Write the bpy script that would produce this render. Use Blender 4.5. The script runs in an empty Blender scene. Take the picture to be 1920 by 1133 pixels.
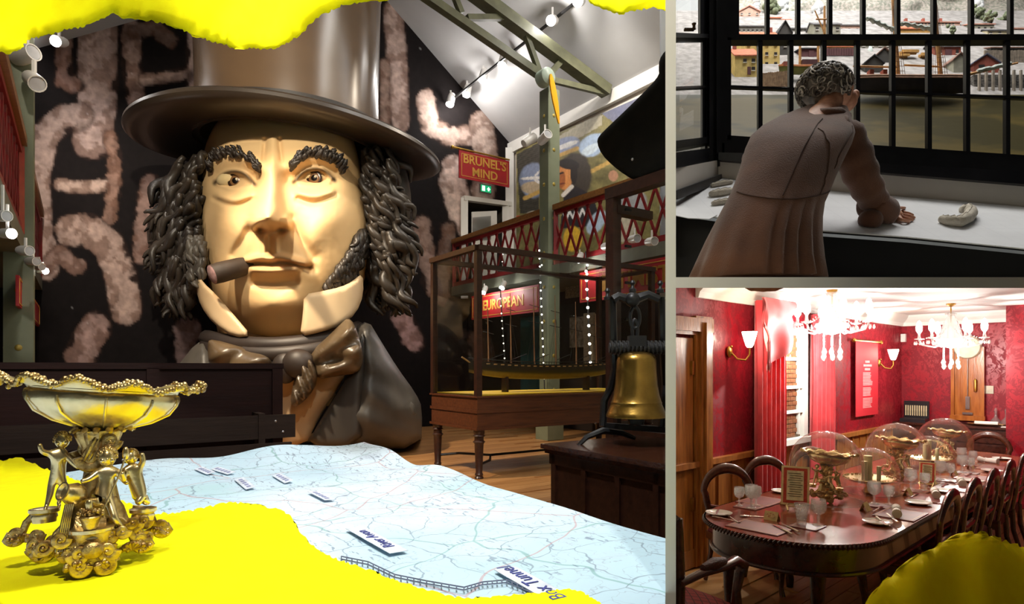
import bpy, bmesh, math, random
import numpy as np
from mathutils import Vector, Matrix, noise as mnoise
R_ = math.radians
random.seed(7)
SC = bpy.context.scene
COL = SC.collection
# ---------------------------------------------------------------- camera
F, CX, CY, CAMZ = 1175.0, 960.0, 690.0, 1.3        # focal length and principal point in 1920x1133 pixels
cam_d = bpy.data.cameras.new('camera')
cam_d.sensor_width = 36.0
cam_d.lens = 36.0 * F / 1920.0
cam_d.shift_y = (CY - 566.5) / 1920.0
cam_d.clip_start, cam_d.clip_end = 0.05, 200
cam = bpy.data.objects.new('camera', cam_d)
COL.objects.link(cam)
cam.location = (0, 0, CAMZ)
cam.rotation_euler = (math.pi / 2, 0, 0)
SC.camera = cam
# ---------------------------------------------------------------- world and exposure
w = bpy.data.worlds.new('world'); SC.world = w
w.use_nodes = True
w.node_tree.nodes['Background'].inputs[0].default_value = (0.75, 0.72, 0.68, 1)
w.node_tree.nodes['Background'].inputs[1].default_value = 0.04
SC.view_settings.view_transform = 'Standard'
SC.view_settings.look = 'None'
SC.view_settings.exposure = 0.0
SC.view_settings.gamma = 1.0
SC.view_settings.use_curve_mapping = False
SC.cycles.max_bounces = 10
SC.cycles.transparent_max_bounces = 24
SC.cycles.sample_clamp_indirect = 6.0
SC.cycles.caustics_reflective = False
SC.cycles.caustics_refractive = False

def P(px, py, d):
    return Vector(((px - CX) / F * d, d, CAMZ + (CY - py) / F * d))

def light(kind, loc, target, energy, color=(1, 1, 1), size=0.3, angle=60, blend=0.6, size_y=None, name='lamp_light'):
    l = bpy.data.lights.new(name, kind)
    l.energy = energy; l.color = color
    if kind == 'SPOT':
        l.spot_size = R_(angle); l.spot_blend = blend; l.shadow_soft_size = size
    elif kind == 'AREA':
        l.size = size
        if size_y: l.shape = 'RECTANGLE'; l.size_y = size_y
    else:
        l.shadow_soft_size = size
    o = bpy.data.objects.new(name, l); COL.objects.link(o)
    o.location = loc
    if target is not None:
        o.rotation_euler = (Vector(target) - Vector(loc)).to_track_quat('-Z', 'Y').to_euler()
    return o

# main hall axes: u runs down the hall, v runs across to the right
UX, UY, VX, VY = -0.5676, 0.8233, 0.8233, 0.5676
def UV(u, v, z=0.0): return Vector((UX * u + VX * v, UY * u + VY * v, z))
def d_on_u(px, u): t = (px - CX) / F; return u / (UX * t + UY)
def d_on_v(px, v): t = (px - CX) / F; return v / (VX * t + VY)
MAIN_ROT = math.atan2(VY, VX)                       # z rotation taking local x to v
# dining room axes: p runs down the table, q runs across to the right
PX_, PY_, QX_, QY_ = 0.7367, 0.6763, 0.6763, -0.7367
DFZ = CAMZ - 1.76                                   # dining floor level
def PQ(p, q, z=0.0): return Vector((PX_ * p + QX_ * q, PY_ * p + QY_ * q, z + DFZ))
def d_on_p(px, p): t = (px - CX) / F; return p / (PX_ * t + PY_)
def d_on_q(px, q): t = (px - CX) / F; return q / (QX_ * t + QY_)
DIN_ROT = math.atan2(PY_, PX_)                      # local x along p, local y = left (-q)

# ---------------------------------------------------------------- lights beyond the picture
# The two lamp rows under the hall roof (v = -0.26 and v = 6.9, both seen in the photograph) run on out of the frame.
light('SPOT', UV(4.9, -.26, 6.2), (-4.0, 9.6, 4.2), 1250, (1, .89, .72), .12, 62, .8, name='roof_row_left_spot_offscreen')
light('SPOT', UV(9.6, -.26, 6.2), UV(12.6, 1.0, 3.0), 300, (1, .9, .8), .12, 80, .9, name='roof_row_left_spot_offscreen')
light('SPOT', UV(7.2, -.26, 6.2), UV(8.6, 4.0, 0), 2600, (1, .82, .6), .12, 60, .9, name='roof_row_left_spot_offscreen')
light('SPOT', UV(-1.5, -.26, 6.2), (-1.6, 2.6, 2.0), 1150, (1, .94, .84), .12, 56, .7, name='roof_row_left_spot_offscreen')
light('SPOT', UV(6.5, 6.9, 7.6), (-3.0, 9.4, 2.6), 380, (1, .86, .68), .12, 50, .9, name='roof_row_right_spot_offscreen')
light('SPOT', UV(7.4, 6.87, 7.55), UV(9.2, 8.65, 4.9), 420, (1, .94, .84), .12, 85, .9, name='roof_row_right_spot_offscreen')
# the projector that throws the map onto the relief table
light('SPOT', (-.4, 2.4, 4.9), (-.7, 2.9, .6), 560, (.96, .985, 1.0), .12, 112, .5, name='map_projector_offscreen')
# open sky over the harbour, also what comes in at the bay window
light('AREA', (3.0, 5.3, 8.6), (3.0, 7.2, 4.2), 560, (1, .97, .92), 5.0, size_y=2.2, name='harbour_sky_offscreen')
light('AREA', (2.6, 7.6, 7.6), (2.2, 3.4, 2.1), 150, (.92, .96, 1), 5.0, size_y=2.0, name='window_sky_offscreen')

# ---------------------------------------------------------------- materials
MATS = {}
def _nodes(m):
    m.use_nodes = True
    nt = m.node_tree
    return nt, nt.nodes, nt.links, nt.nodes['Principled BSDF']
def srgb(c):
    if max(c) > 1.0: c = tuple(x / 255 for x in c)
    return tuple(((x + .055) / 1.055) ** 2.4 if x > .04045 else x / 12.92 for x in c[:3])
def mat(name, c1, c2=None, scale=8.0, rough=.5, metal=0.0, bump=0.0, bscale=None, stretch=(1, 1, 1), spec=.5, detail=4.0, lo=.35, hi=.65, coat=0.0, sheen=0.0):
    """colour c1 mottled towards c2 by noise; 0-255 sRGB colours"""
    if name in MATS: return MATS[name]
    m = bpy.data.materials.new(name); nt, N, L, B = _nodes(m)
    B.inputs['Roughness'].default_value = rough; B.inputs['Metallic'].default_value = metal
    B.inputs['Specular IOR Level'].default_value = spec
    B.inputs['Coat Weight'].default_value = coat
    if sheen: B.inputs['Sheen Weight'].default_value = sheen
    tc = N.new('ShaderNodeTexCoord'); mp = N.new('ShaderNodeMapping'); mp.inputs['Scale'].default_value = stretch
    L.new(tc.outputs['Object'], mp.inputs[0])
    if c2 is None: c2 = tuple(x * .86 for x in c1)
    nz = N.new('ShaderNodeTexNoise'); nz.inputs['Scale'].default_value = scale; nz.inputs['Detail'].default_value = detail
    L.new(mp.outputs[0], nz.inputs['Vector'])
    cr = N.new('ShaderNodeValToRGB'); cr.color_ramp.elements[0].position = lo; cr.color_ramp.elements[1].position = hi
    cr.color_ramp.elements[0].color = (*srgb(c1), 1); cr.color_ramp.elements[1].color = (*srgb(c2), 1)
    L.new(nz.outputs['Fac'], cr.inputs[0]); L.new(cr.outputs[0], B.inputs['Base Color'])
    if bump:
        n2 = N.new('ShaderNodeTexNoise'); n2.inputs['Scale'].default_value = bscale or scale * 4; n2.inputs['Detail'].default_value = 5
        L.new(mp.outputs[0], n2.inputs['Vector'])
        bp = N.new('ShaderNodeBump'); bp.inputs['Strength'].default_value = bump; bp.inputs['Distance'].default_value = .02
        L.new(n2.outputs['Fac'], bp.inputs['Height']); L.new(bp.outputs[0], B.inputs['Normal'])
    MATS[name] = m; return m
def vcol(name, rough=.6, metal=0.0, spec=.4, bump=0.0, bscale=60, noise=0.0, nscale=40):
    """colour comes from the printed/painted colour stored on the mesh"""
    if name in MATS: return MATS[name]
    m = bpy.data.materials.new(name); nt, N, L, B = _nodes(m)
    a = N.new('ShaderNodeAttribute'); a.attribute_name = 'Col'
    out = a.outputs['Color']
    tc = N.new('ShaderNodeTexCoord')
    if noise:
        nz = N.new('ShaderNodeTexNoise'); nz.inputs['Scale'].default_value = nscale; nz.inputs['Detail'].default_value = 5
        L.new(tc.outputs['Object'], nz.inputs['Vector'])
        mr = N.new('ShaderNodeMapRange'); mr.inputs[1].default_value = .3; mr.inputs[2].default_value = .7
        mr.inputs[3].default_value = 1 - noise; mr.inputs[4].default_value = 1 + noise * .5
        L.new(nz.outputs['Fac'], mr.inputs[0])
        mx = N.new('ShaderNodeMix'); mx.data_type = 'RGBA'; mx.blend_type = 'MULTIPLY'; mx.inputs[0].default_value = 1
        L.new(out, mx.inputs[6]); L.new(mr.outputs[0], mx.inputs[7]); out = mx.outputs[2]
    L.new(out, B.inputs['Base Color'])
    B.inputs['Roughness'].default_value = rough; B.inputs['Metallic'].default_value = metal
    B.inputs['Specular IOR Level'].default_value = spec
    if bump:
        n2 = N.new('ShaderNodeTexNoise'); n2.inputs['Scale'].default_value = bscale
        L.new(tc.outputs['Object'], n2.inputs['Vector'])
        bp = N.new('ShaderNodeBump'); bp.inputs['Strength'].default_value = bump; bp.inputs['Distance'].default_value = .02
        L.new(n2.outputs['Fac'], bp.inputs['Height']); L.new(bp.outputs[0], B.inputs['Normal'])
    MATS[name] = m; return m
def emit(name, c, strength):
    if name in MATS: return MATS[name]
    m = bpy.data.materials.new(name); nt, N, L, B = _nodes(m)
    B.inputs['Base Color'].default_value = (*srgb(c), 1)
    B.inputs['Emission Color'].default_value = (*srgb(c), 1); B.inputs['Emission Strength'].default_value = strength
    MATS[name] = m; return m
def glass(name, tint=(1, 1, 1), ior=1.45, rough=.02, refl=1.0, cap=1.0, body=0.0, bodyc=(1, 1, 1), bump=0, bscale=40):
    """thin clear glass: fresnel mix of see-through and mirror"""
    if name in MATS: return MATS[name]
    m = bpy.data.materials.new(name); m.use_nodes = True
    nt = m.node_tree; N, L = nt.nodes, nt.links; N.clear()
    o = N.new('ShaderNodeOutputMaterial'); t = N.new('ShaderNodeBsdfTransparent'); t.inputs[0].default_value = (*tint, 1)
    g = N.new('ShaderNodeBsdfGlossy'); g.inputs['Roughness'].default_value = rough
    fr = N.new('ShaderNodeFresnel'); fr.inputs[0].default_value = ior
    mul = N.new('ShaderNodeMath'); mul.operation = 'MULTIPLY'; mul.inputs[1].default_value = refl; mul.use_clamp = True
    mx = N.new('ShaderNodeMixShader')
    mn = N.new('ShaderNodeMath'); mn.operation = 'MINIMUM'; mn.inputs[1].default_value = cap
    L.new(fr.outputs[0], mul.inputs[0]); L.new(mul.outputs[0], mn.inputs[0]); L.new(mn.outputs[0], mx.inputs[0])
    base = t.outputs[0]
    if body:
        df = N.new('ShaderNodeBsdfDiffuse'); df.inputs[0].default_value = (*bodyc, 1)
        m2 = N.new('ShaderNodeMixShader'); m2.inputs[0].default_value = body
        tl = N.new('ShaderNodeBsdfTranslucent'); tl.inputs[0].default_value = (*bodyc, 1); m3 = N.new('ShaderNodeMixShader'); m3.inputs[0].default_value = .5
        L.new(df.outputs[0], m3.inputs[1]); L.new(tl.outputs[0], m3.inputs[2])
        L.new(t.outputs[0], m2.inputs[1]); L.new(m3.outputs[0], m2.inputs[2]); base = m2.outputs[0]
    if bump:
        tc = N.new('ShaderNodeTexCoord'); vo = N.new('ShaderNodeTexVoronoi'); vo.inputs['Scale'].default_value = bscale
        L.new(tc.outputs['Object'], vo.inputs['Vector'])
        bp = N.new('ShaderNodeBump'); bp.inputs['Strength'].default_value = bump; bp.inputs['Distance'].default_value = .01
        L.new(vo.outputs['Distance'], bp.inputs['Height']); L.new(bp.outputs[0], g.inputs['Normal']); L.new(bp.outputs[0], fr.inputs['Normal'])
    L.new(base, mx.inputs[1]); L.new(g.outputs[0], mx.inputs[2]); L.new(mx.outputs[0], o.inputs[0])
    MATS[name] = m; return m
def wood(name, c1, c2, rough=.35, scale=3.0, stretch=(1, 9, 9), bump=.08, coat=.0, spec=.5):
    return mat(name, c1, c2, scale=scale, rough=rough, stretch=stretch, bump=bump, bscale=scale * 3, detail=6, lo=.3, hi=.7, coat=coat, spec=spec)

# ---------------------------------------------------------------- mesh builder
class MB:
    def __init__(s): s.v = []; s.f = []; s.c = None
    def add(s, vs, fs):
        o = len(s.v); s.v.extend([tuple(x) for x in vs]); s.f.extend([tuple(i + o for i in f) for f in fs]); return s
    def box(s, c, sz, R=None):
        c = Vector(c); h = [x / 2 for x in sz]
        vs = []
        for z in (-1, 1):
            for y in (-1, 1):
                for x in (-1, 1):
                    q = Vector((x * h[0], y * h[1], z * h[2]))
                    vs.append(c + (R @ q if R else q))
        return s.add(vs, [(0, 2, 3, 1), (4, 5, 7, 6), (0, 1, 5, 4), (2, 6, 7, 3), (0, 4, 6, 2), (1, 3, 7, 5)])
    def box2(s, a, b):
        return s.box([(x + y) / 2 for x, y in zip(a, b)], [abs(y - x) for x, y in zip(a, b)])
    def bar(s, p0, p1, w, h, up=(0, 0, 1)):
        p0, p1 = Vector(p0), Vector(p1); a = (p1 - p0); L = a.length; a.normalize()
        u = Vector(up)
        if abs(a.dot(u)) > .99: u = Vector((0, 1, 0)) if abs(a.y) < .9 else Vector((1, 0, 0))
        x = a.cross(u).normalized(); u = x.cross(a).normalized()
        return s.box((p0 + p1) / 2, (L, w, h), Matrix((a, x, u)).transposed())
    def tube(s, pts, rad, n=8, caps=True, flat=1.0, closed=False):
        pts = [Vector(p) for p in pts]; m = len(pts)
        if not hasattr(rad, '__len__'): rad = [rad] * m
        T = []
        for i in range(m):
            if closed: t = pts[(i + 1) % m] - pts[i - 1]
            else: t = pts[min(i + 1, m - 1)] - pts[max(i - 1, 0)]
            T.append(t.normalized() if t.length > 1e-9 else Vector((0, 0, 1)))
        ref = Vector((0, 0, 1)) if abs(T[0].z) < .9 else Vector((1, 0, 0))
        x = T[0].cross(ref).normalized()
        vs = []; fs = []
        for i in range(m):
            x = (x - T[i] * x.dot(T[i]))
            x = x.normalized() if x.length > 1e-6 else T[i].orthogonal().normalized()
            y = T[i].cross(x)
            for k in range(n):
                a = 2 * math.pi * k / n
                vs.append(pts[i] + x * (rad[i] * math.cos(a)) + y * (rad[i] * flat * math.sin(a)))
        rng = m if closed else m - 1
        for i in range(rng):
            for k in range(n):
                a, b = i * n + k, i * n + (k + 1) % n
                c, d = ((i + 1) % m) * n + (k + 1) % n, ((i + 1) % m) * n + k
                fs.append((a, b, c, d))
        if caps and not closed:
            fs.append(tuple(range(n - 1, -1, -1))); fs.append(tuple((m - 1) * n + k for k in range(n)))
        return s.add(vs, fs)
    def lathe(s, prof, c=(0, 0, 0), n=24, sx=1.0, sy=1.0, M=None, mod=None, cap=True):
        c = Vector(c); vs = []; fs = []; m = len(prof)
        for j, (r, z) in enumerate(prof):
            for k in range(n):
                a = 2 * math.pi * k / n
                rr = r * (mod(a, j / (m - 1)) if mod else 1)
                q = Vector((rr * math.cos(a) * sx, rr * math.sin(a) * sy, z))
                vs.append(c + (M @ q if M else q))
        for j in range(m - 1):
            for k in range(n):
                fs.append((j * n + k, j * n + (k + 1) % n, (j + 1) * n + (k + 1) % n, (j + 1) * n + k))
        if cap:
            if prof[0][0] > 1e-5: fs.append(tuple(range(n - 1, -1, -1)))
            if prof[-1][0] > 1e-5: fs.append(tuple((m - 1) * n + k for k in range(n)))
        return s.add(vs, fs)
    def prism(s, poly, off):
        """poly: list of 3D points, off: extrusion vector"""
        n = len(poly); off = Vector(off)
        vs = [Vector(p) for p in poly] + [Vector(p) + off for p in poly]
        fs = [tuple(range(n)), tuple(range(2 * n - 1, n - 1, -1))]
        fs += [(i, i + n, (i + 1) % n + n, (i + 1) % n) for i in range(n)]
        return s.add(vs, fs)
    def grid(s, nu, nv, fn, cu=False, cv=False):
        vs = [fn(i / (nu if cu else nu - 1), j / (nv if cv else nv - 1)) for i in range(nu) for j in range(nv)]
        fs = []
        for i in range(nu if cu else nu - 1):
            for j in range(nv if cv else nv - 1):
                a, b = i * nv + j, ((i + 1) % nu) * nv + j
                c, d = ((i + 1) % nu) * nv + (j + 1) % nv, i * nv + (j + 1) % nv
                fs.append((a, b, c, d))
        return s.add(vs, fs)
    def sphere(s, c, r, n=16, m=10, M=None):
        if not hasattr(r, '__len__'): r = (r, r, r)
        c = Vector(c); vs = []; fs = []
        for j in range(1, m):
            th = math.pi * j / m
            for k in range(n):
                a = 2 * math.pi * k / n
                q = Vector((r[0] * math.sin(th) * math.cos(a), r[1] * math.sin(th) * math.sin(a), r[2] * math.cos(th)))
                vs.append(c + (M @ q if M else q))
        t = Vector((0, 0, r[2])); vs.append(c + (M @ t if M else t)); vs.append(c - (M @ t if M else t))
        T, Bm = len(vs) - 2, len(vs) - 1
        for j in range(m - 2):
            for k in range(n):
                fs.append((j * n + k, (j + 1) * n + k, (j + 1) * n + (k + 1) % n, j * n + (k + 1) % n))
        for k in range(n):
            fs.append((T, k, (k + 1) % n)); fs.append((Bm, (m - 2) * n + (k + 1) % n, (m - 2) * n + k))
        return s.add(vs, fs)
    def loft(s, rings, caps=True):
        n = len(rings[0]); vs = [p for r in rings for p in r]; fs = []
        for i in range(len(rings) - 1):
            for k in range(n):
                fs.append((i * n + k, i * n + (k + 1) % n, (i + 1) * n + (k + 1) % n, (i + 1) * n + k))
        if caps: fs.append(tuple(range(n - 1, -1, -1))); fs.append(tuple((len(rings) - 1) * n + k for k in range(n)))
        return s.add(vs, fs)
    def mesh(s, name, m, smooth=True, ang=40, clip=None, cols=None, fill=True):
        me = bpy.data.meshes.new(name)
        me.from_pydata(s.v, [], s.f)
        bm = bmesh.new(); bm.from_mesh(me)
        if clip:
            for co, no in clip:
                bmesh.ops.bisect_plane(bm, geom=bm.verts[:] + bm.edges[:] + bm.faces[:], dist=1e-5, plane_co=co, plane_no=no, clear_outer=True)
                be = [e for e in bm.edges if e.is_boundary]
                if be and fill: bmesh.ops.holes_fill(bm, edges=be, sides=0)
        bmesh.ops.recalc_face_normals(bm, faces=bm.faces[:])
        bm.to_mesh(me); bm.free()
        if cols is not None:
            at = me.color_attributes.new('Col', 'FLOAT_COLOR', 'POINT')
            at.data.foreach_set('color', np.asarray(cols, dtype=np.float32).ravel())
        if smooth:
            me.shade_smooth()
            if ang: me.set_sharp_from_angle(angle=R_(ang))
        if m: me.materials.append(m)
        return me
    def obj(s, name, m, parent=None, smooth=True, ang=40, clip=None, cols=None, fill=True, **kw):
        return link(name, s.mesh(name, m, smooth, ang, clip, cols, fill), parent, **kw)

def link(name, data, parent=None, label=None, cat=None, group=None, kind=None, loc=None, rot=None):
    o = bpy.data.objects.new(name, data); COL.objects.link(o)
    if parent: o.parent = parent
    if label: o['label'] = label
    if cat: o['category'] = cat
    if group: o['group'] = group
    if kind: o['kind'] = kind
    if loc is not None: o.location = loc
    if rot is not None: o.rotation_euler = rot if hasattr(rot, '__len__') else (0, 0, rot)
    return o
def thing(name, label, cat, loc=(0, 0, 0), rot=0, group=None, kind=None):
    o = link(name, None, None, label, cat, group, kind, loc, rot)
    o.empty_display_size = .1
    return o
def copy_tree(o, parent=None, label=None, group=None):
    c = o.copy(); COL.objects.link(c); c.parent = parent
    if label: c['label'] = label
    if group: c['group'] = group
    for ch in list(o.children): copy_tree(ch, c)
    return c
def struct(name, mb, m, parent=None, **kw):
    return mb.obj(name, m, parent, kind=None if parent else 'structure', **kw)
FONT_DARK = None
def text(body, M, size, m, parent=None, name='lettering', extrude=.002, align='CENTER', shear=0, bold=0.0):
    cu = bpy.data.curves.new(name, 'FONT'); cu.body = body; cu.size = size; cu.extrude = extrude
    cu.align_x = align; cu.align_y = 'CENTER'; cu.shear = shear; cu.offset = bold; cu.resolution_u = 3
    t = bpy.data.objects.new('tmp_text', cu); COL.objects.link(t)
    me = bpy.data.meshes.new_from_object(t.evaluated_get(bpy.context.evaluated_depsgraph_get()))
    bpy.data.objects.remove(t); bpy.data.curves.remove(cu)
    me.materials.clear(); me.materials.append(m)
    me.transform(M)
    return link(name, me, parent)
def frame_mat(o, x, y):
    """4x4 with origin o, x axis x, y axis y"""
    x = Vector(x).normalized(); y = Vector(y); y = (y - x * y.dot(x)).normalized(); z = x.cross(y)
    M = Matrix((x, y, z)).transposed().to_4x4(); M.translation = Vector(o); return M
# picture-plane sectors of the three rooms: dividers run along these rays
def side_plane(px, keep_left):
    t = (px - CX) / F
    return (Vector((0, 0, 0)), Vector((1, -t, 0)) if keep_left else Vector((-1, t, 0)))
def level_plane(py, keep_above):
    t = (CY - py) / F
    return (Vector((0, 0, CAMZ)), Vector((0, t, -1)) if keep_above else Vector((0, -t, 1)))
_tc = ((1248 + 1267) / 2 - CX) / F; _a = Vector((_tc, 1, 0)).normalized(); _n = Vector((_a.y, -_a.x, 0)); _hw = (1267 - 1248) / 2 / F * 1.8
CM = [(_n * -_hw, _n.copy())]                 # hall face of the divider
CR = [(_n * _hw, -_n)]                        # study / dining face

def dist_to_poly(pts, poly):
    """distance from pts (n,2) to the closed outline poly (m,2)"""
    a = np.asarray(poly, float); b = np.roll(a, -1, 0); best = np.full(len(pts), 1e9)
    for i in range(len(a)):
        ab = b[i] - a[i]; t = np.clip(((pts - a[i]) @ ab) / max(ab @ ab, 1e-9), 0, 1)
        best = np.minimum(best, np.hypot(*(pts - a[i] - t[:, None] * ab).T))
    return best
def smooth_outline(poly, it=2):
    p = [Vector(q) for q in poly]
    for _ in range(it):
        n = []
        for i in range(len(p)):
            a, b = p[i], p[(i + 1) % len(p)]
            n += [a * .75 + b * .25, a * .25 + b * .75]
        p = n
    return [(q.x, q.y) for q in p]
def pillow(mb, poly, dfun, puff, ew, thick, step=9, smooth=1, extra=None, place=P):
    """a padded sheet with outline poly in photo pixels lying at distance dfun; it bulges by puff metres"""
    if smooth: poly = smooth_outline(poly, smooth)
    bm = bmesh.new()
    f = bm.faces.new([bm.verts.new((x, y, 0)) for x, y in poly])
    bmesh.ops.triangulate(bm, faces=[f])
    for _ in range(6):
        es = [e for e in bm.edges if e.calc_length() > step]
        if not es: break
        bmesh.ops.subdivide_edges(bm, edges=es, cuts=1)
        bmesh.ops.triangulate(bm, faces=bm.faces[:])
    bm.verts.index_update()
    q = np.array([(v.co.x, v.co.y) for v in bm.verts])
    dd = dist_to_poly(q, poly)
    h = puff * np.sqrt(np.clip(1 - (1 - np.clip(dd / ew, 0, 1)) ** 2, 0, 1))
    n = len(q); fr = []; bk = []
    for i in range(n):
        d = dfun(*q[i]) if callable(dfun) else dfun
        e = extra(*q[i]) if extra else 0
        fr.append(place(q[i][0], q[i][1], d - h[i] - e)); bk.append(place(q[i][0], q[i][1], d + thick))
    fs = [tuple(v.index for v in g.verts) for g in bm.faces]
    sides = []
    for e in bm.edges:
        if e.is_boundary: a, b = e.verts[0].index, e.verts[1].index; sides.append((a, b, b + n, a + n))
    bm.free()
    mb.add(fr + bk, fs + [tuple(i + n for i in reversed(g)) for g in fs] + sides)
    return mb
def seg_dist(p, a, b):
    ax, ay = a; bx, by = b; dx, dy = bx - ax, by - ay
    t = np.clip(((p[:, 0] - ax) * dx + (p[:, 1] - ay) * dy) / max(dx * dx + dy * dy, 1e-9), 0, 1)
    return np.hypot(p[:, 0] - ax - t * dx, p[:, 1] - ay - t * dy)
def line_dist(p, pts):
    d = np.full(len(p), 1e9)
    for a, b in zip(pts[:-1], pts[1:]): d = np.minimum(d, seg_dist(p, a, b))
    return d
def inside(p, poly):
    r = np.zeros(len(p), bool); n = len(poly)
    for i in range(n):
        x1, y1 = poly[i]; x2, y2 = poly[(i + 1) % n]
        c = ((y1 > p[:, 1]) != (y2 > p[:, 1])) & (p[:, 0] < (x2 - x1) * (p[:, 1] - y1) / ((y2 - y1) or 1e-9) + x1)
        r ^= c
    return r
def vnoise(p, sc, seed=0):
    """cheap smooth value noise on (n,2) points"""
    q = p / sc + seed * 17.3; i = np.floor(q).astype(int); f = q - i; f = f * f * (3 - 2 * f)
    def h(x, y): n = np.sin(x * 127.1 + y * 311.7 + seed * 7.7) * 43758.5453; return n - np.floor(n)
    a = h(i[:, 0], i[:, 1]); b = h(i[:, 0] + 1, i[:, 1]); c = h(i[:, 0], i[:, 1] + 1); d = h(i[:, 0] + 1, i[:, 1] + 1)
    return (a * (1 - f[:, 0]) + b * f[:, 0]) * (1 - f[:, 1]) + (c * (1 - f[:, 0]) + d * f[:, 0]) * f[:, 1]
def fbm(p, sc, seed=0, o=4): return sum(vnoise(p, sc / 2 ** k, seed + k) * .5 ** (k + 1) for k in range(o)) / (1 - .5 ** o)
def paint(base, p, mask, c): base[:] = base * (1 - mask[:, None]) + np.array(srgb(c))[None] * mask[:, None]
def sstep(a, b, x): t = np.clip((x - a) / (b - a), 0, 1); return t * t * (3 - 2 * t)
def skin_mesh(name, verts, edges, radii, m, parent, root=0, sub=2, **kw):
    me = bpy.data.meshes.new('tmp'); me.from_pydata([tuple(v) for v in verts], edges, [])
    o = bpy.data.objects.new('tmp_skin', me); COL.objects.link(o)
    o.modifiers.new('s', 'SKIN')
    for i, r in enumerate(radii):
        sv = me.skin_vertices[0].data[i]
        sv.radius = (r, r) if not hasattr(r, '__len__') else r
        sv.use_root = (i == root)
    if sub: sm = o.modifiers.new('d', 'SUBSURF'); sm.levels = sub; sm.render_levels = sub
    r = bpy.data.meshes.new_from_object(o.evaluated_get(bpy.context.evaluated_depsgraph_get()))
    bpy.data.objects.remove(o); bpy.data.meshes.remove(me)
    r.shade_smooth(); r.materials.clear(); r.materials.append(m)
    if parent == 'MESH': return r
    return link(name, r, parent, **kw)
def mesh_to_mb(mb, me, M=None):
    vs = [(M @ v.co) if M else v.co.copy() for v in me.vertices]
    mb.add(vs, [tuple(p.vertices) for p in me.polygons]); return mb
def inv_of(root): return Matrix.LocRotScale(root.location, root.rotation_euler, root.scale).inverted()
def wpart(root, mb, name, m, smooth=True, ang=40, clip=None, cols=None, label=None, kind=None, mid=None, fill=True):
    """a part of root whose mesh is written in room coordinates"""
    me = mb.mesh(name, m, smooth, ang, clip, cols, fill)
    me.transform(inv_of(root))
    return link(name, me, mid or root, label=label, kind=kind)
# ================================================================ the setting: dividers and the great hall
CREAM = mat('cream_plaster', (252, 248, 232), (248, 243, 224), 3, .8)
D0 = 1.8
def radial_wall():
    m = MB(); t0 = (1248 - CX) / F; t1 = (1267 - CX) / F; hw = (t1 - t0) / 2 * D0; tc = (t0 + t1) / 2
    a = Vector((tc, 1, 0)).normalized(); n = Vector((a.y, -a.x, 0))
    q0 = Vector((tc * D0, D0, 0)); q1 = a * 16.5
    for z0, z1 in ((-.46, 12),):
        c = [q0 - n * hw, q0 + n * hw, q1 + n * hw, q1 - n * hw]
        m.prism([(p.x, p.y, z0) for p in c], (0, 0, z1 - z0))
    return m
struct('wall_divider', radial_wall(), CREAM, smooth=False)
m = MB()
te, tb = (CY - 520) / F, (CY - 540) / F
x0, x1 = (1259 - CX) / F, (2250 - CX) / F
hw = (te - tb) / 2 * D0
for_d = []
for d in (D0, 10.4):
    zc = CAMZ + (te + tb) / 2 * d
    for_d.append([(x0 * d, d, zc - hw), (x1 * d, d, zc - hw), (x1 * d, d, zc + hw), (x0 * d, d, zc + hw)])
m.loft([[Vector(p) for p in r] for r in for_d])
struct('floor_upper_slab', m, CREAM, smooth=False)

# ---- floor of the hall
OAK = [wood('oak_board_%d' % i, c1, c2, rough=.38, scale=2.2, stretch=(1, 9, 9)) for i, (c1, c2) in enumerate(
    [((176, 128, 78), (150, 104, 60)), ((168, 120, 72), (142, 98, 56)), ((184, 136, 86), (158, 112, 66))])]
m = MB(); m.prism([UV(-3, -2.6, -.2), UV(-3, 9, -.2), UV(13, 9, -.2), UV(13, -2.6, -.2)], (0, 0, .19))
FLOOR = struct('floor', m, OAK[0], smooth=False, clip=CM)
bw = .165; k = 0
meshes = []
for i in range(3):
    b = MB(); b.box((0, 0, -.006), (2.36, bw - .006, .012)); meshes.append(b.mesh('board', OAK[i], smooth=False))
for i in range(46):
    u = 4.75 + i * bw
    for j in range(4):
        v = 1.0 + j * 2.365 + (i * .77) % 2.3 - .9
        if v + 1.2 > 8.0 or UV(u, v + 1.2).x / UV(u, v + 1.2).y > .24: continue
        o = link('floor_board', meshes[(i * 7 + j * 3) % 3], FLOOR); o.location = UV(u, v, 0); o.rotation_euler = (0, 0, MAIN_ROT); k += 1

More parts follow.
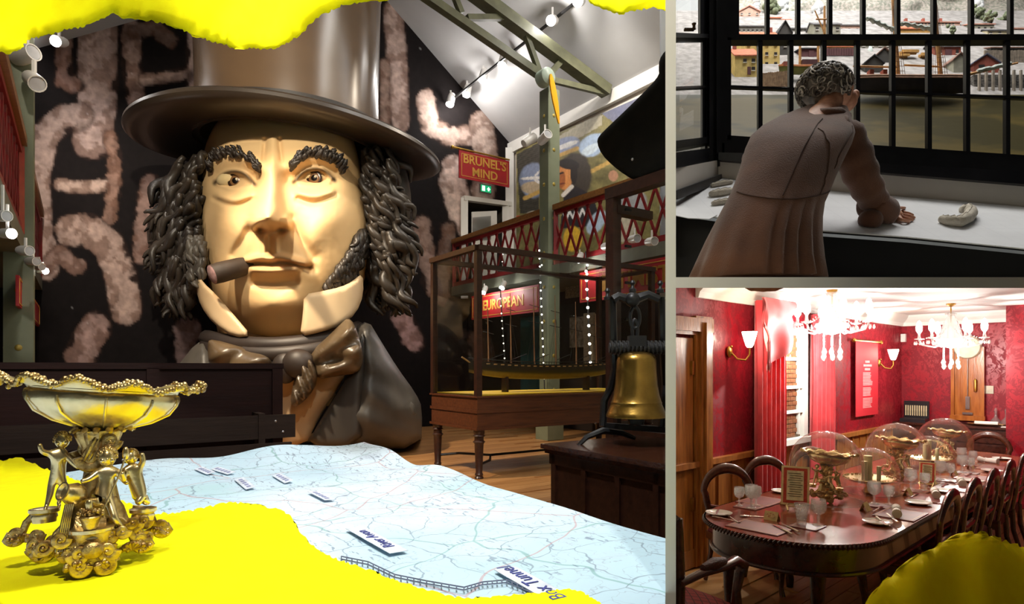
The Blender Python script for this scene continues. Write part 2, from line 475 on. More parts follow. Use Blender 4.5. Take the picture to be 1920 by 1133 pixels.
# ---- end wall with the printed chain mural
BU = 12.6
def mural(q):
    n = fbm(q, 60, 1); g = fbm(q, 9, 5, 3); col = np.tile(np.array(srgb((22, 17, 17))), (len(q), 1))
    col *= (0.7 + .9 * fbm(q, 120, 9))[:, None]
    S = [  # polyline, half width, colour, edge roughness
        ([(183, 40), (182, 200), (172, 262)], 31, (186, 160, 152), 5),
        ([(122, 40), (118, 150), (140, 160)], 13, (140, 110, 100), 8),
        ([(86, 500), (72, 420), (68, 330), (84, 252), (118, 224), (150, 220)], 22, (188, 162, 152), 6),
        ([(112, 346), (160, 352), (205, 346)], 10, (200, 172, 158), 6),
        ([(205, 255), (216, 310), (212, 360), (205, 410)], 11, (150, 118, 104), 12),
        ([(86, 500), (110, 478), (145, 500)], 14, (160, 132, 122), 12),
        ([(132, 432), (165, 430), (205, 462), (228, 520), (236, 580)], 25, (190, 162, 150), 7),
        ([(247, 50), (246, 120), (258, 190), (268, 245)], 15, (170, 142, 132), 9),
        ([(250, 60), (290, 52), (318, 75)], 12, (120, 96, 86), 9),
        ([(270, 150), (310, 146), (352, 138)], 9, (196, 168, 156), 6),
        ([(363, 60), (362, 205)], 10, (184, 160, 152), 4),
        ([(298, 222), (315, 214), (340, 212)], 20, (180, 152, 142), 4),
        ([(282, 345), (268, 420), (264, 480)], 14, (150, 122, 112), 12),
        ([(300, 545), (330, 548)], 9, (130, 108, 100), 10),
        ([(150, 668), (168, 632), (178, 615)], 24, (176, 146, 138), 10),
        ([(352, 620), (356, 680)], 22, (180, 152, 146), 10),
        ([(738, 20), (744, 110), (748, 230)], 16, (186, 160, 150), 6),
        ([(722, 120), (722, 250)], 8, (150, 124, 112), 6),
        ([(798, 185), (806, 235), (842, 258), (885, 252)], 15, (196, 170, 158), 9),
        ([(902, 230), (912, 300), (905, 360)], 19, (196, 172, 160), 7),
        ([(884, 430), (866, 400), (848, 340), (852, 316)], 21, (214, 190, 180), 5),
        ([(790, 420), (800, 470), (812, 540)], 14, (160, 134, 122), 12),
        ([(842, 430), (830, 500), (826, 560)], 12, (120, 98, 88), 12),
        ([(752, 596), (776, 640)], 16, (186, 150, 146), 9),
        ([(900, 640), (908, 680)], 18, (140, 112, 104), 10),
    ]
    for pts, hw, c, e in S:
        d = line_dist(q, pts) * .84 + (g - .5) * e * .8
        bl_ = fbm(q, 34, 21 + len(pts)); fine = fbm(q, 7, 40, 3)
        rel = d / hw
        keep = sstep(.30, .42, bl_ + .42 * (1 - rel) - .06)                 # eroded patches
        mk = (1 - sstep(hw - 1.5, hw + 1.5, d)) * keep
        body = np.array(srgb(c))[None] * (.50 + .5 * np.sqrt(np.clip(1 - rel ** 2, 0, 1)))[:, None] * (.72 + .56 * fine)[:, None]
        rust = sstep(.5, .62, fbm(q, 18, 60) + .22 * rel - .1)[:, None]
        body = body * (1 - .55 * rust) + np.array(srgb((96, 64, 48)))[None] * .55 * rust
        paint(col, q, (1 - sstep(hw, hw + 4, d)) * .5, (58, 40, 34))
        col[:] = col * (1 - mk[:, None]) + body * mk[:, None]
    sp = vnoise(q, 2.6, 33) > .987
    col[sp] += .18
    return np.c_[col, np.ones(len(q))]
pxs = np.arange(-60, 985, 3.2); pys = np.arange(-330, 880, 3.6)
q = np.array([(x, y) for x in pxs for y in pys])
m = MB(); n2 = len(pys)
m.v = [tuple(P(x, y, d_on_u(x, BU))) for x in pxs for y in pys]
m.f = [(i * n2 + j, (i + 1) * n2 + j, (i + 1) * n2 + j + 1, i * n2 + j + 1) for i in range(len(pxs) - 1) for j in range(n2 - 1) if not (872 < pxs[i] + 1.6 < 944 and 380 < pys[j] + 1.8 < 560)]   # doorway left open
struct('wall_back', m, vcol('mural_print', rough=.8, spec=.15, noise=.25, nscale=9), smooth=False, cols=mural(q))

# ---- side walls, roof slopes
PLASTER = mat('warm_white_plaster', (214, 206, 196), (204, 195, 184), 1.5, .85)
DARKWALL = mat('dark_brown_wall', (44, 32, 27), (32, 24, 21), 3, .7)
GREY = mat('pale_grey_ceiling', (196, 194, 194), (188, 186, 186), 1.2, .9)
m = MB(); m.prism([UV(-3, 8.65, 3.1), UV(12.6, 8.65, 3.1), UV(12.6, 8.65, 6.9), UV(-3, 8.65, 6.9)], tuple(UV(0, .2)))
struct('wall_right', m, PLASTER, smooth=False, clip=CM)
m = MB(); m.prism([UV(-3, 8.62, 0), UV(12.6, 8.62, 0), UV(12.6, 8.62, 3.1), UV(-3, 8.62, 3.1)], tuple(UV(0, .2)))
struct('wall_right_lower', m, DARKWALL, smooth=False, clip=CM)
m = MB(); m.prism([UV(-3, -2.5, 0), UV(12.6, -2.5, 0), UV(12.6, -2.5, 5.4), UV(-3, -2.5, 5.4)], tuple(UV(0, -.2)))
struct('wall_left', m, DARKWALL, smooth=False)
RV, RZ = 4.64, 9.78
m = MB(); m.prism([UV(-3, 8.85, 6.6), UV(12.7, 8.85, 6.6), UV(12.7, RV, RZ), UV(-3, RV, RZ)], (0, 0, .15))
struct('ceiling_right_slope', m, GREY, smooth=False, clip=CM)
m = MB(); m.prism([UV(-3, -2.7, 5.05), UV(12.7, -2.7, 5.05), UV(12.7, RV, RZ), UV(-3, RV, RZ)], (0, 0, .15))
struct('ceiling_left_slope', m, GREY, smooth=False)
m = MB(); m.bar(UV(2, 8.6, 6.62), UV(12.6, 8.6, 6.62), .1, .26)
struct('trim_wall_plate', m, mat('white_paint', (232, 228, 222), (224, 220, 213), 2, .7), smooth=False, clip=CM)
WHITE = MATS['white_paint']
m = MB(); m.bar(UV(12.5, 8.55, 3.1), UV(12.5, 8.55, 6.6), .2, .16)
struct('trim_corner_post', m, WHITE, smooth=False)

# ---- the roof truss
OLIVE = mat('olive_painted_iron', (104, 104, 80), (90, 90, 70), 6, .5)
SAGE = mat('sage_green_column_paint', (122, 128, 106), (112, 118, 96), 4, .55)
def PU(px, py, u): return P(px, py, d_on_u(px, u))
tr = thing('roof_truss', 'olive green painted iron roof truss springing from the sage column to the wall plate', 'truss', UV(9.02, 7.05, 6.4))
def tpart(name, segs, w, h, mt=OLIVE):
    for a, b in segs:
        mm = MB(); mm.bar(PU(*a, 9.02), PU(*b, 9.02), w, h)
        o = mm.obj(name, mt, tr, smooth=False); o.matrix_parent_inverse = Matrix.Translation(-UV(9.02, 7.05, 6.4))
tpart('rafter', [((1138, 172), (840, -50))], .24, .2)
tpart('lower_chord', [((1014, 142), (735, -50))], .14, .13)
tpart('web_member', [((876, 33), (968, 33)), ((865, 25), (850, -12)), ((978, 42), (1012, 138))], .09, .09)
tpart('strut', [((1057, 108), (1030, 140)), ((1034, 150), (1136, 175))], .08, .1)
tr2 = thing('roof_truss', 'olive iron roof truss on the left column, mostly behind the torn yellow paper', 'truss', UV(8.77, -.55, 5))
mm = MB(); mm.bar(UV(8.77, -.55, 5.6), UV(8.77, 2.2, 7.3), .16, .16); o = mm.obj('rafter', OLIVE, tr2, smooth=False); o.matrix_parent_inverse = Matrix.Translation(-UV(8.77, -.55, 5))

# ---- columns
def column(u, v, top, label, wd=.26):
    c = thing('iron_column', label, 'column', UV(u, v, 0), MAIN_ROT)
    m = MB(); m.box((0, 0, top / 2), (wd, wd, top)); m.obj('shaft', SAGE, c, smooth=False)
    m = MB(); m.box((0, 0, .15), (wd + .1, wd + .1, .3)); m.obj('base', SAGE, c, smooth=False)
    m = MB()
    for z in np.arange(.9, top - .3, .62): m.sphere((0, -wd / 2, z), (.035, .012, .035), 8, 6); m.sphere((-wd / 2, 0, z), (.012, .035, .035), 8, 6)
    m.obj('gilt_boss', mat('dull_gilt', (170, 150, 70), (150, 130, 60), 20, .5, .3), c)
    return c
column(9.02, 7.05, 6.35, 'sage green square iron column with gilt bosses beside the lattice balustrade')
column(8.77, -.55, 5.6, 'sage green iron column standing under the torn yellow paper by the gallery')
# hub with yellow blade at the column head
hb = thing('propeller_ornament', 'pale hub with one yellow pointed blade on the column head', 'ornament', PU(1022, 146, 8.8))
M = frame_mat((0, 0, 0), UV(0, 1), (0, 0, 1)).to_3x3()
m = MB(); m.lathe([(0, .16), (.1, .15), (.15, .1), (.15, -.1)], M=M, n=20); m.obj('hub', mat('pale_mint_paint', (176, 192, 176), None, 5, .4), hb)
m = MB(); bl = [(-.03, .02), (.05, -.1), (.13, -.4), (.17, -.7), (.17, -.88), (.1, -.7), (.0, -.4), (-.05, -.12)]
m.prism([M @ Vector((x, y, .17)) for x, y in smooth_outline(bl, 1)], M @ Vector((0, 0, .03))); m.obj('blade', mat('signal_yellow', (236, 168, 14), (228, 158, 10), 6, .45), hb, smooth=False)

# ---- galleries: slab, balustrades, fascia
RED = mat('dark_red_paint', (132, 24, 28), (116, 18, 22), 9, .45)
RAILW = wood('oak_handrail', (150, 104, 58), (122, 82, 44))
SOFF = mat('sage_soffit', (112, 112, 96), (100, 100, 86), 4, .7)
m = MB(); m.prism([UV(2, 7.0, 2.95), UV(12.6, 7.0, 2.95), UV(12.6, 8.7, 2.95), UV(2, 8.7, 2.95)], (0, 0, .2))
struct('floor_gallery_right', m, SOFF, smooth=False, clip=CM)
m = MB(); m.prism([UV(4, -2.5, 2.55), UV(12.6, -2.5, 2.55), UV(12.6, -.5, 2.55), UV(4, -.5, 2.55)], (0, 0, .2))
struct('floor_gallery_left', m, SOFF, smooth=False)
def balustrade(u0, u1, v, z0, z1, label, clip=None):
    r = thing('lattice_balustrade', label, 'balustrade', UV(u0, v, z0))
    inv = Matrix.Translation(-UV(u0, v, z0))
    def part(name, mm, mt, sm=False):
        o = mm.obj(name, mt, r, smooth=sm, clip=clip); o.matrix_parent_inverse = inv
    m = MB(); m.bar(UV(u0, v, z1), UV(u1, v, z1), .16, .09); part('handrail', m, RAILW)
    m = MB(); m.bar(UV(u0, v, z1 - .09), UV(u1, v, z1 - .09), .07, .07); part('top_rail', m, RED)
    m = MB(); m.bar(UV(u0, v, z0 + .05), UV(u1, v, z0 + .05), .07, .09); part('bottom_rail', m, RED)
    for u in (u0, u1):
        m = MB(); m.bar(UV(u, v, z0), UV(u, v, z1 - .05), .08, .08); part('post', m, RED)
    H = z1 - .12 - z0 - .08; L = abs(u1 - u0); sgn = 1 if u1 > u0 else -1; run = .36; st = .3
    a = -run
    while a < L:
        for s0, s1 in ((a, a + run), (a + run, a)):
            p0, p1 = s0, s1; h0, h1 = 0, H
            lo, hi = 0, 1
            for s in (0, 1):
                pass
            f = lambda t: (p0 + (p1 - p0) * t)
            t0, t1 = 0., 1.
            if p1 != p0:
                ta, tb_ = sorted(((0 - p0) / (p1 - p0), (L - p0) / (p1 - p0)))
                t0, t1 = max(0, ta), min(1, tb_)
            if t1 - t0 < .05: continue
            m = MB(); m.bar(UV(u0 + sgn * f(t0), v, z0 + .08 + H * t0), UV(u0 + sgn * f(t1), v, z0 + .08 + H * t1), .03, .035)
            if clip and (UV(u0 + sgn * f((t0 + t1) / 2), v).x / UV(u0 + sgn * f((t0 + t1) / 2), v).y) > .25: continue
            part('lattice_bar', m, RED)
        a += st
balustrade(12.55, 9.22, 7.05, 3.15, 4.18, 'dark red lattice balustrade with oak handrail between the doorway and the sage column')
balustrade(8.84, 6.0, 7.05, 3.15, 4.18, 'dark red lattice balustrade with oak handrail in front of the painted portrait', CM)
balustrade(12.5, 8.95, -.55, 2.75, 3.75, 'dark red lattice balustrade beside the chain mural, behind the left column')
balustrade(8.6, 5.2, -.55, 2.75, 3.75, 'dark red lattice balustrade in front of the left column')

# ---- signs
SIGNR = mat('sign_red', (176, 30, 36), (160, 24, 30), 3, .55)
GOLDL = mat('gold_lettering', (214, 160, 66), (200, 146, 56), 10, .5)
def sign_board(name, body, c0, c1, u_or_v, h_px, label, size, cat='sign', lines=None, clip=None):
    """c0, c1: top-left and top-right photo corners on plane u or v; upright board"""
    kind, val = u_or_v
    dd = (lambda px: d_on_u(px, val)) if kind == 'u' else (lambda px: d_on_v(px, val))
    a = P(*c0, dd(c0[0])); b = P(*c1, dd(c1[0])); h = h_px / F * dd(c0[0]); b.z = a.z
    x = (b - a); L = x.length; x.normalize()
    nrm = x.cross(Vector((0, 0, 1))).normalized()     # towards the viewer
    t = thing(name, label, cat, (a + b) / 2 - Vector((0, 0, h)))
    fm = frame_mat((0, 0, 0), x, (0, 0, 1)); 
    inv = [(t.location.copy(), Vector((0, 0, 1)))]
    cl = [(c - t.location, n_) for c, n_ in clip] if clip else None
    m = MB(); m.prism([fm @ Vector(p) for p in ((-L / 2, 0, 0), (L / 2, 0, 0), (L / 2, h, 0), (-L / 2, h, 0))], nrm * -.03); m.obj('board', SIGNR, t, smooth=False, clip=cl)
    m = MB(); e = h * .1
    for p0, p1 in (((-L / 2 + e, e), (L / 2 - e, e)), ((L / 2 - e, e), (L / 2 - e, h - e)), ((L / 2 - e, h - e), (-L / 2 + e, h - e)), ((-L / 2 + e, h - e), (-L / 2 + e, e))):
        m.bar(fm @ Vector((*p0, .003)), fm @ Vector((*p1, .003)), .012, .006, up=nrm)
    m.obj('gold_border', GOLDL, t, smooth=False, clip=cl)
    lines = lines if lines is not None else [body]
    for i, ln in enumerate(lines):
        yy = h / 2 + (len(lines) / 2 - .5 - i) * size * .95
        M2 = fm @ Matrix.Translation((0, yy, .004))
        o = text(ln, M2, size, GOLDL, t, extrude=.004, bold=.006)
        if cl:
            mb = mesh_to_mb(MB(), o.data); bpy.data.objects.remove(o); mb.obj('lettering', GOLDL, t, smooth=False, clip=cl)
    return t, fm, L, h
t, fm, L, h = sign_board('hanging_banner', None, (861, 281), (955, 294), ('u', 12.1), 52, "red hanging banner reading BRUNEL'S MIND in gold, above the exit sign", .27, lines=["BRUNEL'S", 'MIND'])
m = MB(); m.tube([fm @ Vector((-L / 2 - .15, h + .03, 0)), fm @ Vector((L / 2, h + .03, 0))], .022, 8); m.sphere(fm @ Vector((-L / 2 - .17, h + .03, 0)), .04, 8, 6)
m.obj('brass_rod', mat('brass', (190, 150, 70), (170, 130, 56), 12, .3, .9), t)
sign_board('fascia_sign', 'EUROPEAN', (884, 556), (1010, 533), ('v', 6.95), 44, 'red fascia sign reading EUROPEAN in gold, hung under the gallery', .29)
sign_board('fascia_sign', 'OPTIMIST', (1087, 512), (1300, 470), ('v', 6.95), 56, 'red fascia sign reading OPTIMIST in gold, hung under the gallery', .36, clip=CM)
sign_board('fascia_sign', None, (36, 516), (74, 548), ('v', -.52), 58, 'red fascia sign with a gold border under the gallery beside the chain mural', .18, lines=[])
# exit sign
t = thing('exit_sign', 'green illuminated exit sign with a running figure and an arrow over the doorway', 'exit sign', PU(909, 363, 12.5))
fm = frame_mat((0, 0, 0), UV(0, 1), (0, 0, 1))
m = MB(); m.prism([fm @ Vector(p) for p in ((-.16, 0, 0), (.16, 0, 0), (.16, .2, 0), (-.16, .2, 0))], fm.to_3x3() @ Vector((0, 0, .05))); m.obj('housing', mat('grey_metal', (150, 146, 140), None, 5, .4, .6), t, smooth=False)
m = MB(); m.prism([fm @ Vector(p) for p in ((-.14, .02, .052), (.14, .02, .052), (.14, .18, .052), (-.14, .18, .052))], fm.to_3x3() @ Vector((0, 0, .004))); m.obj('green_panel', emit('exit_green', (20, 170, 110), .9), t, smooth=False)
m = MB(); e = emit('exit_white', (240, 255, 245), 1.2)
m.prism([fm @ Vector((x, y, .057)) for x, y in ((-.11, .04), (-.03, .04), (-.03, .16), (-.11, .16))], fm.to_3x3() @ Vector((0, 0, .003))); m.obj('door_pictogram', e, t, smooth=False)
m = MB(); m.prism([fm @ Vector((x, y, .057)) for x, y in ((.05, .09), (.02, .09), (.07, .15), (.12, .09), (.09, .09), (.09, .05), (.05, .05))], fm.to_3x3() @ Vector((0, 0, .003))); m.obj('arrow', e, t, smooth=False)
# doorway in the end wall
def recess():
    fr = [PU(x, y, 12.6) for x, y in ((868, 376), (948, 386), (948, 562), (868, 562))]; bk_ = [p + UV(1.5, 0) for p in fr]
    return MB().add(fr + bk_, [(4, 5, 6, 7), (0, 4, 5, 1), (1, 5, 6, 2), (2, 6, 7, 3), (3, 7, 4, 0)])
dw = struct('door_1', recess(), mat('passage_paint', (120, 112, 104), (108, 100, 92), 4, .9), smooth=False)
m = MB()
for a, b in (((868, 372), (958, 384)), ((871, 372), (871, 560)), ((948, 384), (948, 560))): m.bar(PU(*a, 12.48), PU(*b, 12.48), .16, .1)
m.obj('door_frame', WHITE, dw, smooth=False)
m = MB(); m.prism([PU(x, y, 12.42) for x, y in ((884, 398), (930, 396), (930, 540), (884, 540))], tuple(UV(-.04, 0))); m.obj('door_leaf', WHITE, dw, smooth=False)
m = MB(); m.prism([PU(x, y, 12.36) for x, y in ((886, 408), (920, 405), (920, 450), (886, 450))], tuple(UV(-.01, 0))); m.obj('glass_panel', glass('door_glass', (.8, .8, .8), 1.45, .0), dw, smooth=False)

# ---- painted gallery print
def poster(q):
    g = fbm(q, 14, 3, 4); col = np.tile(np.array(srgb((128, 118, 72))), (len(q), 1)) * (.35 + 1.3 * g)[:, None]
    brick = ((q[:, 1] + .3 * q[:, 0]) % 4 < 1.2)
    wv = inside(q, [(968, 290), (1015, 265), (1010, 400), (975, 400)])
    paint(col, q, wv * 1.0, (70, 66, 56)); col[wv & brick] *= .5
    sky = inside(q, [(1100, 190), (1260, 120), (1260, 210), (1150, 230)]); paint(col, q, sky * .8, (112, 116, 150))
    pale = inside(q, [(1036, 262), (1100, 225), (1130, 215), (1128, 235), (1040, 285)]); paint(col, q, pale * .75, (196, 186, 164))
    def ell(cx, cy, a, b, ang=0.0):
        c, s = math.cos(ang), math.sin(ang); x, y = q[:, 0] - cx, q[:, 1] - cy
        return 1 - sstep(.9, 1.08, np.hypot((x * c + y * s) / a, (-x * s + y * c) / b) + (g - .5) * .2)
    paint(col, q, ell(1000, 338, 26, 34), (138, 150, 176))
    paint(col, q, ell(1000, 352, 24, 12), (190, 170, 140))
    paint(col, q, ell(1000, 334, 24, 3.2, -.06), (238, 234, 228)); paint(col, q, ell(1008, 340, 10, 3, .6), (226, 222, 218)); paint(col, q, ell(1008, 325, 10, 2.2, -.8), (230, 226, 222))
    paint(col, q, ell(1062, 272, 26, 15, -.35), (150, 160, 190)); paint(col, q, ell(1064, 272, 22, 5, -.35), (236, 234, 232))
    paint(col, q, ell(1112, 272, 28, 20, -.5), (176, 196, 224)); paint(col, q, ell(1108, 280, 20, 8, -.5), (214, 228, 240))
    for a, b in (((984, 372), (1015, 358)), ((1040, 295), (1082, 278)), ((1108, 322), (1150, 300))): paint(col, q, 1 - sstep(3, 4.5, seg_dist(q, a, b)), (208, 168, 92))
    # a generic painted sitter: dark oval, warm face, white collar, dark coat
    paint(col, q, ell(1078, 330, 32, 44), (62, 54, 46))
    paint(col, q, ell(1060, 330, 15, 27, .1), (226, 150, 84)); paint(col, q, ell(1053, 338, 7, 16, .1), (176, 100, 52))
    paint(col, q, ell(1066, 308, 20, 10, .2), (36, 30, 28)); paint(col, q, ell(1076, 326, 7, 20), (36, 30, 28))
    paint(col, q, 1 - sstep(1, 2, seg_dist(q, (1048, 326), (1056, 324))), (40, 24, 18)); paint(col, q, 1 - sstep(1, 2, seg_dist(q, (1050, 345), (1058, 344))), (120, 54, 38))
    paint(col, q, inside(q, [(1058, 362), (1078, 348), (1110, 366), (1130, 420), (1050, 430)]) * 1., (40, 36, 40))
    paint(col, q, 1 - sstep(3, 4.5, seg_dist(q, (1056, 366), (1072, 350))), (236, 226, 214))
    zig = [(1056 + i * 6, 404 + (8 if i % 2 else -6) - i) for i in range(8)]
    paint(col, q, 1 - sstep(1.2, 2.4, line_dist(q, zig)), (240, 238, 236))
    paint(col, q, ell(1074, 448, 18, 24), (232, 186, 60))
    paint(col, q, ell(1118, 418, 14, 26, .6), (180, 200, 220)); paint(col, q, ell(1180, 380, 34, 30), (150, 150, 152)); paint(col, q, ell(1170, 430, 20, 26, .3), (190, 180, 160))
    paint(col, q, ell(1200, 330, 26, 14), (120, 96, 70)); paint(col, q, ell(1150, 330, 9, 10), (190, 140, 110))
    paint(col, q, ell(1000, 405, 14, 10), (206, 196, 176)); paint(col, q, ell(1022, 440, 14, 22), (90, 110, 150)); paint(col, q, inside(q, [(952, 408), (975, 404), (975, 425), (952, 428)]) * 1., (206, 74, 40))
    return np.c_[np.clip(col, 0, 1), np.ones(len(q))]
PV = 8.6
pxs = np.arange(968, 1257, 1.6); pys_n = 150
top = lambda x: 284 - (x - 968) * .44; bot = lambda x: 520
q = np.array([(x, top(x) + (bot(x) - top(x)) * j / (pys_n - 1)) for x in pxs for j in range(pys_n)])
m = MB(); fr = [tuple(P(x, y, d_on_v(x, PV))) for x, y in q]
m.v = fr; m.f = [(i * pys_n + j, (i + 1) * pys_n + j, (i + 1) * pys_n + j + 1, i * pys_n + j + 1) for i in range(len(pxs) - 1) for j in range(pys_n - 1)]
m.obj('painted_wall_print', vcol('gallery_print', rough=.5, noise=.2, nscale=14), cols=poster(q), smooth=False, label='large collage print with a painted sitter, aircraft and foliage on the gallery wall', cat='wall print')

# ---- lamps: track in the roof, clusters on the columns
ORD = ['first', 'second', 'third', 'fourth', 'fifth', 'sixth']
LAMPW = mat('white_lamp_metal', (232, 228, 224), (222, 218, 214), 4, .35)
LENS = emit('lamp_lens', (255, 250, 240), 26)
def spot(loc, aim, label, group=None, s=1.0, lit=True, power=0, cat='spotlight', col=(1, .97, .93), blen=None):
    t = thing('spotlight', label, cat, loc, 0, group)
    d = Vector(aim).normalized(); R = d.to_track_quat('Z', 'Y').to_matrix()
    m = MB(); m.lathe([(0, -.16 * s), (.06 * s, -.16 * s), (.075 * s, -.1 * s), (.08 * s, .1 * s), (.07 * s, .1 * s), (.065 * s, .06 * s), (0, .06 * s)], M=R, n=16); m.obj('housing', LAMPW, t)
    m = MB(); m.lathe([(0, .092 * s), (.066 * s, .09 * s)], M=R, n=14, cap=False); m.obj('lens', LENS if lit else mat('unlit_lens', (200, 200, 205), None, 4, .1), t)
    m = MB(); m.bar((0, 0, 0), Vector((0, 0, blen or .2 * s)), .03 * s, .03 * s); m.obj('bracket', LAMPW, t, smooth=False)
    if power: light('POINT', Vector(loc) + d * (.2 * s), None, power, col, .03, name='spot_bulb')
    return t
def roof_d(px, py):                               # distance at which the ray meets the right roof slope
    t = (px - CX) / F; k = (CY - py) / F; sl = (RZ - 6.68) / (8.65 - RV)
    # z = 6.68 + sl*(8.65 - v), v = (VX t + VY) d
    return (6.68 + sl * 8.65 - CAMZ) / (k + sl * (VX * t + VY))
trk = [(845, 189), (876, 171), (906, 143), (943, 115), (1036, 38), (1086, 2)]
tk = thing('light_track', 'thin dark lighting track running up the grey sloping ceiling', 'light track', P(876, 171, roof_d(876, 171)))
m = MB(); a, b = P(845, 189, d_on_u(845, 12.45)), P(1100, -12, roof_d(1100, -12) - .1)
m.bar(a - tk.location, b - tk.location, .04, .04); m.obj('rail', mat('dark_metal', (60, 58, 58), None, 5, .5, .5), tk, smooth=False)
for i, (x, y) in enumerate(trk):
    d = min(roof_d(x, y) - .35, d_on_u(x, 12.3))
    spot(P(x, y, d), (P(x - 60, y + 260, d - 1.5) - P(x, y, d)) if i < 4 else Vector((-.3, -.8, -.5)), ORD[i] + ' lit white spotlight up the ceiling track from its lower end', 'spotlights on the ceiling track', 1.15, True, 26)
for x, y, u, aim, lab in ((994, 262, 9.2, (.6, .4, .5), 'unlit white spotlight clamped behind the sage column'), (1022, 257, 8.85, (.4, -.8, .2), 'round white spotlight on the face of the sage column'),
                       (50, 103, 8.5, (.9, -.3, .1), 'white spotlight pair, upper lamp, high on the left column'), (64, 152, 8.4, (.7, -.5, -.5), 'white spotlight pair, lower lamp, high on the left column')):
    spot(PU(x, y, u), aim, lab, None, 1.1, False)
spot(PU(111, 78, 11.6), (.1, -.9, -.4), 'single lit spotlight hanging in front of the chain mural', None, 1.0, True, 30)
for i, (x, y, lit) in enumerate(((5, 405, False), (14, 438, True), (48, 470, False), (62, 490, False), (73, 500, False), (80, 508, True))):
    spot(P(x, y, d_on_v(x, -.45 if i < 2 else -.42)), (.9, -.35, -.1), '%s small white spotlight along the left gallery towards the chain mural, %s' % (ORD[i], 'lit' if lit else 'unlit'), 'spotlights along the left gallery', .5 if i < 2 else .6, lit, 5 if lit else 0, blen=.22 if i < 2 else None)
for i, (x, y, lit) in enumerate(((1138, 462, False), (1190, 448, False), (1222, 453, False))):
    spot(P(x, y, d_on_v(x, 6.7)), (.3, -.9, -.1), ORD[i] + ' unlit white spotlight on the gallery fascia, counted from the sage column', 'spotlights on the gallery fascia', .8, lit)
for i, (x, y) in enumerate(((908, 545), (943, 536), (1087, 484))):
    spot(P(x, y, d_on_v(x, 6.8)), (-.3, -.6, -.7), ('lit spotlight under the gallery over the first letters of EUROPEAN', 'lit spotlight under the gallery over the last letters of EUROPEAN', 'lit spotlight under the gallery beside the OPTIMIST sign')[i], 'lit spotlights under the right gallery', .7, True, 14)
# strings of bulbs and display panels under the gallery
BULB = emit('string_bulb', (255, 246, 230), 14)
for (x0, y0, y1, step, d, lab) in ((1098, 492, 712, 17, 10.15, 'vertical string of white bulbs hanging beside the OPTIMIST sign'), (1011, 470, 730, 15, 11.2, 'vertical string of white bulbs hanging beside the EUROPEAN sign'),
                                   (938, 560, 700, 14, 12.0, 'short vertical string of tiny bulbs under the EUROPEAN sign')):
    t = thing('bulb_string', lab, 'string lights', P(x0, y1, d))
    inv = -t.location
    m = MB(); m.bar(P(x0, y0 - 20, d) + inv, P(x0 + 10, y1, d) + inv, .02, .02); m.obj('cord', MATS['dark_metal'], t, smooth=False)
    n = int((y1 - y0) / step)
    bm_ = MB().sphere((0, 0, 0), {17: .022, 15: .014}.get(step, .010), 8, 6).mesh('bulb', BULB)
    for i in range(n): o = link('bulb', bm_, t); o.location = P(x0 + 10 * i / n, y0 + i * step, d - .04) + inv
def panel(name, px0, py0, px1, py1, v, mt, label, cat, thick=.05):
    m = MB(); a = P(px0, py0, d_on_v(px0, v)); b = P(px1, py0, d_on_v(px1, v)); zb = P(px0, py1, d_on_v(px0, v)).z
    m.prism([(a.x, a.y, a.z), (b.x, b.y, a.z), (b.x, b.y, zb), (a.x, a.y, zb)], tuple(UV(0, thick)))
    return m.obj(name, mt, None, smooth=False, label=label, cat=cat)
TEAL = mat('teal_panel', (44, 106, 116), (36, 92, 102), 4, .6); PALEP = mat('pale_print_panel', (176, 170, 156), (120, 112, 100), 14, .6)
panel('exhibit_board', 976, 596, 1034, 764, 8.3, TEAL, 'teal display panel under the gallery behind the glass case', 'exhibit')
panel('framed_print', 1012, 618, 1034, 650, 8.2, mat('white_sheet', (206, 206, 198), (160, 160, 156), 30, .6), 'small white framed print on the teal panel', 'print')
panel('exhibit_board', 1068, 596, 1094, 652, 8.2, PALEP, 'grey framed engraving panel under the gallery beside the sage column', 'exhibit')
panel('exhibit_board', 1094, 588, 1112, 690, 8.1, mat('cream_scale', (206, 200, 180), (170, 160, 140), 40, .6), 'tall cream measuring board under the gallery', 'exhibit')
panel('exhibit_board', 1060, 528, 1084, 560, 8.2, mat('lace_print', (190, 182, 150), (60, 56, 44), 60, .6), 'patterned cream panel above the shelves under the gallery', 'exhibit')
panel('exhibit_board', 1150, 610, 1250, 720, 8.0, mat('brown_panel', (70, 46, 36), (50, 34, 28), 6, .6), 'brown wooden display panel behind the bell', 'exhibit') if False else None
panel('info_screen', 32, 598, 52, 700, -.63, mat('pale_frame_panel', (150, 150, 150), (120, 120, 124), 6, .5), 'pale framed information panel behind the left column', 'screen', -.05)
panel('window_surround', 48, 292, 58, 345, -.70, WHITE, 'small white framed hatch above the left gallery handrail', 'hatch', -.05)
# ================================================================ the giant bust
HD = 10.0; S11 = HD / F
bust = thing('giant_bust', 'giant painted bust of a frowning man in a top hat, smoking a cigar', 'sculpture', (P(540, 842, HD).x, HD, 0))
def HP(px, py, dep=0.0): return P(px, py, HD + dep * S11)      # dep in pixel units, negative = nearer
SKINC, SKIND = np.array(srgb((224, 188, 136))), np.array(srgb((150, 108, 60)))
